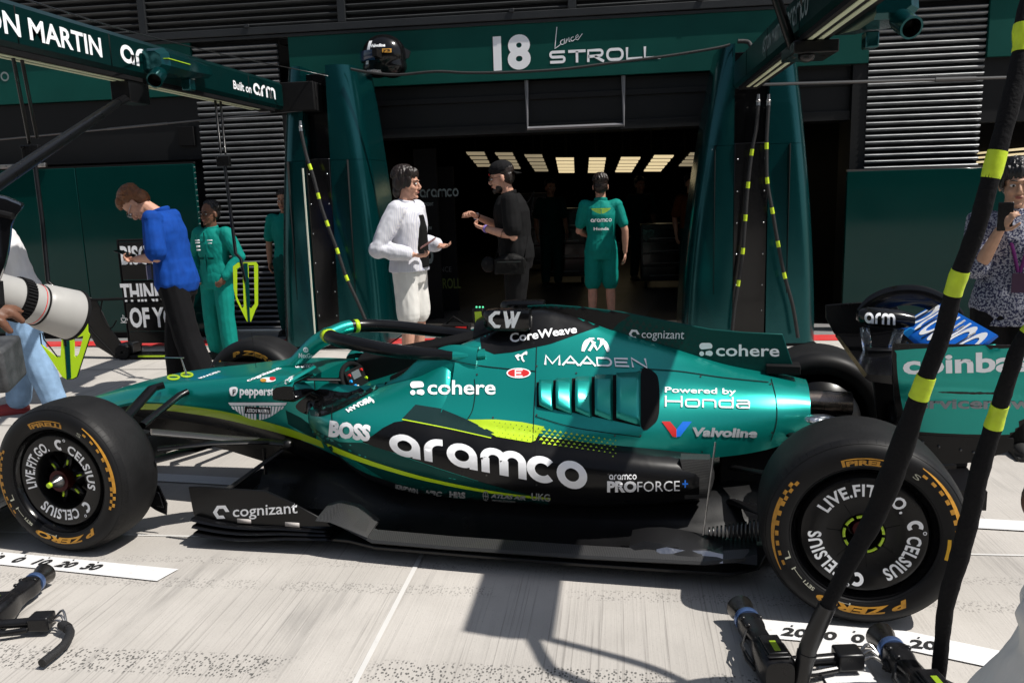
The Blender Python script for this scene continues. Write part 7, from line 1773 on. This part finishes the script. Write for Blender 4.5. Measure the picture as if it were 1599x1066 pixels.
# ------------------------------------------------------------------ wheel guns lying on the lane
K['ring'] = mat('blue_anodised', (.10, .17, .36), .3, .7); K['sock'] = mat('worn_socket_steel', (.10, .095, .09), .3, .95, var=.3, vscale=25)
K['gunb'] = mat('gun_black', (.008, .008, .009), .30, spec=.4, var=.2, vscale=30)
def wheel_gun(loc, rz, label, hose_pts=None, gd=0., sc=1.):
    r = thing('wheel_gun', label, 'wheel gun', loc, rz, 'wheel guns lying on the lane')
    def P_(mb, n, m, par=None, **kw):
        if n in ('grip', 'end_block', 'air_pipe', 'hose_end'): mb.v = [v+Vector((gd, 0 if gd == 0 else .05, 0)) for v in mb.v]
        mb.v = [v*sc for v in mb.v]; return mb.build(n, m, par or r, **kw)
    ax = (1, 0, 0); z = .062; m_ = MB()
    m_.lathe([(.0, -.075), (.034, -.075), (.036, -.05), (.047, -.012), (.0475, .0), (.041, .0), (.036, -.03), (0, -.03)], (0, 0, z), ax, 40); P_(m_, 'socket', K['sock'], auto=40)
    m_ = MB(); m_.lathe([(.030, -.105), (.043, -.104), (.045, -.098), (.045, -.082), (.042, -.076), (.030, -.075)], (0, 0, z), ax, 40); P_(m_, 'collar', K['ring'], auto=40)
    m_ = MB(); secs = []
    for x, w, h, zz in ((-.104, .036, .036, z), (-.12, .042, .041, z), (-.17, .040, .040, z), (-.20, .034, .036, z), (-.26, .036, .038, z), (-.29, .046, .046, z+.006), (-.34, .056, .054, z+.008), (-.42, .056, .055, z+.008), (-.45, .045, .045, z+.006)):
        secs.append([Vector((x, w*math.copysign(abs(math.cos(a))**.55, math.cos(a)), zz+h*math.copysign(abs(math.sin(a))**.55, math.sin(a)))) for a in [2*PI*k/24 for k in range(24)]])
    m_.loft(secs); b = P_(m_, 'gun_body', K['gunb'], auto=50)
    m_ = MB(); m_.box((-.43, -.030, z+.062), (-.32, .030, z+.074)); m_.box((-.44, -.036, z+.061), (-.31, .036, z+.066)); P_(m_, 'cover_plate', K['gunb'], b, bevel=.004)
    m_ = MB(); m_.box((-.42, -.010, z+.0745), (-.36, .010, z+.0768)); P_(m_, 'lime_window', mat('lime_lens', (.22, .33, .02), .3), b, bevel=.001)
    m_ = MB()
    for x, y in ((-.14, .030), (-.14, -.030), (-.19, .026), (-.30, .036), (-.30, -.036), (-.28, 0)): m_.ell((x, y, z+.036), (.010, .010, .008))
    split_loose(P_(m_, 'bolt_head', K['gunb'], b))
    m_ = MB(); m_.tube([(-.19, .03, z), (-.24, .062, z-.005), (-.32, .068, z-.012), (-.37, .055, z-.02)], .006, 8); m_.tube([(-.20, .036, z+.02), (-.27, .07, z+.01), (-.36, .06, z)], .004, 8); P_(m_, 'cable', K['hose'], b)
    m_ = MB(); m_.tube([(-.36, -.045, z-.004), (-.345, -.13, z-.01), (-.335, -.22, z-.012)], [.021, .019, .020], 14); m_.tube([(-.40, -.05, z-.02), (-.385, -.13, z-.03), (-.365, -.21, z-.03)], .012, 10); g_ = P_(m_, 'grip', K['gunb'])
    m_ = MB(); m_.box((-.375, -.30, z-.038), (-.30, -.215, z+.022)); P_(m_, 'end_block', K['gunb'], g_, bevel=.008)
    m_ = MB()
    for k in range(3): m_.tube(cr([Vector((-.35+.015*k, -.30, z-.01)), Vector((-.355+.02*k, -.335, z+.012*k)), Vector((-.37+.008*k, -.365, z-.018))], 4), .005, 8)
    P_(m_, 'air_pipe', K['steel'], g_)
    m_ = MB(); pts = hose_pts or [(-.365, -.36, z-.018), (-.40, -.43, z-.026), (-.46, -.50, z-.030), (-.56, -.56, z-.032)]
    c = cr([Vector(p) for p in pts], 6); m_.tube(c, .017, 14); m_.tube(c[1:5], .0205, 12)
    P_(m_, 'hose_end', K['hose'], g_)
    return r
wheel_gun((2.955, -.400, 0), R_(98), 'wheel gun with lime window lying below the left hose, ahead of the rear wheel')
wheel_gun((3.395, -.565, 0), R_(97), 'wheel gun lying between the two thick hoses below the rear wheel')
wheel_gun((.115, -.285, 0), R_(99), 'wheel gun lying at bottom left beside the front wheel mark', [(-.35, -.34, -.0+.044), (-.40, -.40, .035), (-.50, -.42, .031), (-.62, -.40, .030)], -.10, .92)
# ------------------------------------------------------------------ pit board with white slogans and its stand
PY = 5.1
a, b = wy(184, 377, PY), wy(330, 372, PY); zb = wy(184, 520, PY).z
o = Vector(((a.x+b.x)/2, PY, 0)); pbd = thing('pit_board', 'black pit board with bold white words beside the man in cobalt shirt', 'pit board', o)
x0, x1 = a.x, a.x+.74
m_ = MB()
for x in (x0, x1): m_.tube([(x, PY, 0), (x, PY, a.z+.02)], .014, 8)
for z in (a.z+.01, wy(184, 440, PY).z, wy(184, 472, PY).z, zb): m_.tube([(x0, PY, z), (x1, PY, z)], .012, 8)
for x in (x0, x1): m_.tube([(x, PY-.22, .012), (x, PY+.22, .012)], .012, 8)
m_.build('frame', K['matt'], pbd, off=o)
rows = ((378, 437, 'BISCUIT', 412, 384, 190), (441, 471, 'THINK', 470, 443, 190), (473, 517, 'OF YOU', 510, 480, 204), (518, 536, '', 534, 520, 208))
for y0, y1, tx, by, ty, lx in rows:
    m_ = MB(); q0, q1 = wy(186, y0, PY-.02), wy(186, y1, PY-.02); m_.box((x0+.02, PY-.02, max(.05, q1.z)), (x1-.02, PY-.004, q0.z)); pl = m_.build('word_panel', K['black'], pbd, off=o, bevel=.003)
    if not tx: continue
    p0_, p1_ = wy(lx, by, PY-.024), wy(lx, ty, PY-.024); m = text2d(tx, 1, .035, .62); e = ext2d(m); h = (p1_.z-p0_.z); s_ = h/e[3]*1.0
    m_ = MB(); place2d(m_, m, p0_, Vector((s_, 0, 0)), Vector((0, 0, s_))); m_.build('board_lettering', K['white'], pl, off=o, auto=0)
    if tx == 'OF YOU':
        c = wy(193, 500, PY-.024); cup = stroke2d([[(-.42, .35), (.42, .35)]+arcp(0, .35, .42, 0, -180, 10, .6), [(-.55, -.38), (.55, -.38)], arcp(.5, .15, .18, 90, -90, 6), [(-.1, .55), (0, .75), (-.05, .95)], [(.12, .55), (.2, .7)]], .10)
        m_ = MB(); place2d(m_, cup, c, Vector((.065, 0, 0)), Vector((0, 0, .065))); m_.build('cup_drawing', K['white'], pl, off=o, auto=0)
# ------------------------------------------------------------------ lever jack parked behind the nose
o = wz(222, 560); jk = thing('lever_jack', 'black lever jack with lime edged foot left of the man in cobalt shirt', 'jack', o)
Yj = o.y
def J(x, y, dy=0): return wy(x, y, Yj+dy)
m_ = MB(); secs = []
for (xa, ya), (xb, yb) in (((118, 452), (140, 470)), ((152, 470), (128, 500)), ((172, 512), (150, 540)), ((206, 556), (182, 560))): secs.append([J(xa, ya), J(xb, yb), J(xb, yb, .09), J(xa, ya, .09)])
m_.loft(secs); m_.build('lever', K['black'], jk, off=o, bevel=.008)
m_ = MB()
for dy in (-.05, .16): m_.lathe([(0, -.02), (.075, -.02), (.08, 0), (.075, .02), (0, .02)], Vector((J(196, 548).x, Yj+dy, .080)), (0, 1, 0), 24)
split_loose(m_.build('jack_wheel', K['rubber'], jk, off=o))
m_ = MB(); c = J(196, 545); m_.tube([(c.x, Yj-.07, .08), (c.x, Yj+.18, .08)], .02, 10); m_.box((c.x-.06, Yj-.02, .06), (c.x+.10, Yj+.12, .16)); m_.ell((c.x+.02, Yj-.04, .14), (.05, .03, .04)); m_.build('axle_block', K['dsteel'], jk, off=o, bevel=.008)
m_ = MB(); f0, f1 = c.x+.06, c.x+.62; m_.box((f0, Yj-.05, .012), (f1, Yj+.14, .05)); m_.build('foot_plate', K['black'], jk, off=o, bevel=.005)
m_ = MB(); m_.box((f0+.1, Yj-.055, .028), (f1-.01, Yj-.0505, .045)); m_.build('lime_edge', K['lime'], jk, off=o)
m_ = MB(); m_.tube([J(120, 466), J(150, 468), J(300, 462)], .014, 10); m_.tube(cr([J(160, 466), J(158, 490), J(172, 512), J(182, 500)], 5), .007, 8); m_.tube([J(132, 500), J(146, 520), J(180, 556)], .010, 8); m_.build('handle_bar', K['matt'], jk, off=o)
# small trolley wheel set behind the halo
o = wz(712, 528); tr = thing('wheel_trolley', 'small black castored trolley on the floor beside the man in white shorts', 'trolley', o)
m_ = MB(); m_.box((o.x-.14, o.y-.1, .10), (o.x+.16, o.y+.1, .16)); m_.tube([(o.x-.1, o.y, .16), (o.x-.02, o.y, .24), (o.x+.1, o.y, .16)], .012, 8); m_.build('deck', K['matt'], tr, off=o, bevel=.01)
m_ = MB()
for dx in (-.1, .12):
    for dy in (-.08, .08): m_.lathe([(0, -.014), (.05, -.014), (.05, .014), (0, .014)], (o.x+dx, o.y+dy, .05), (0, 1, 0), 16)
split_loose(m_.build('castor', K['rubber'], tr, off=o))
m_ = MB(); m_.box((o.x+.02, o.y-.104, .115), (o.x+.14, o.y-.1005, .145)); m_.build('red_tag', K['red'], tr, off=o)
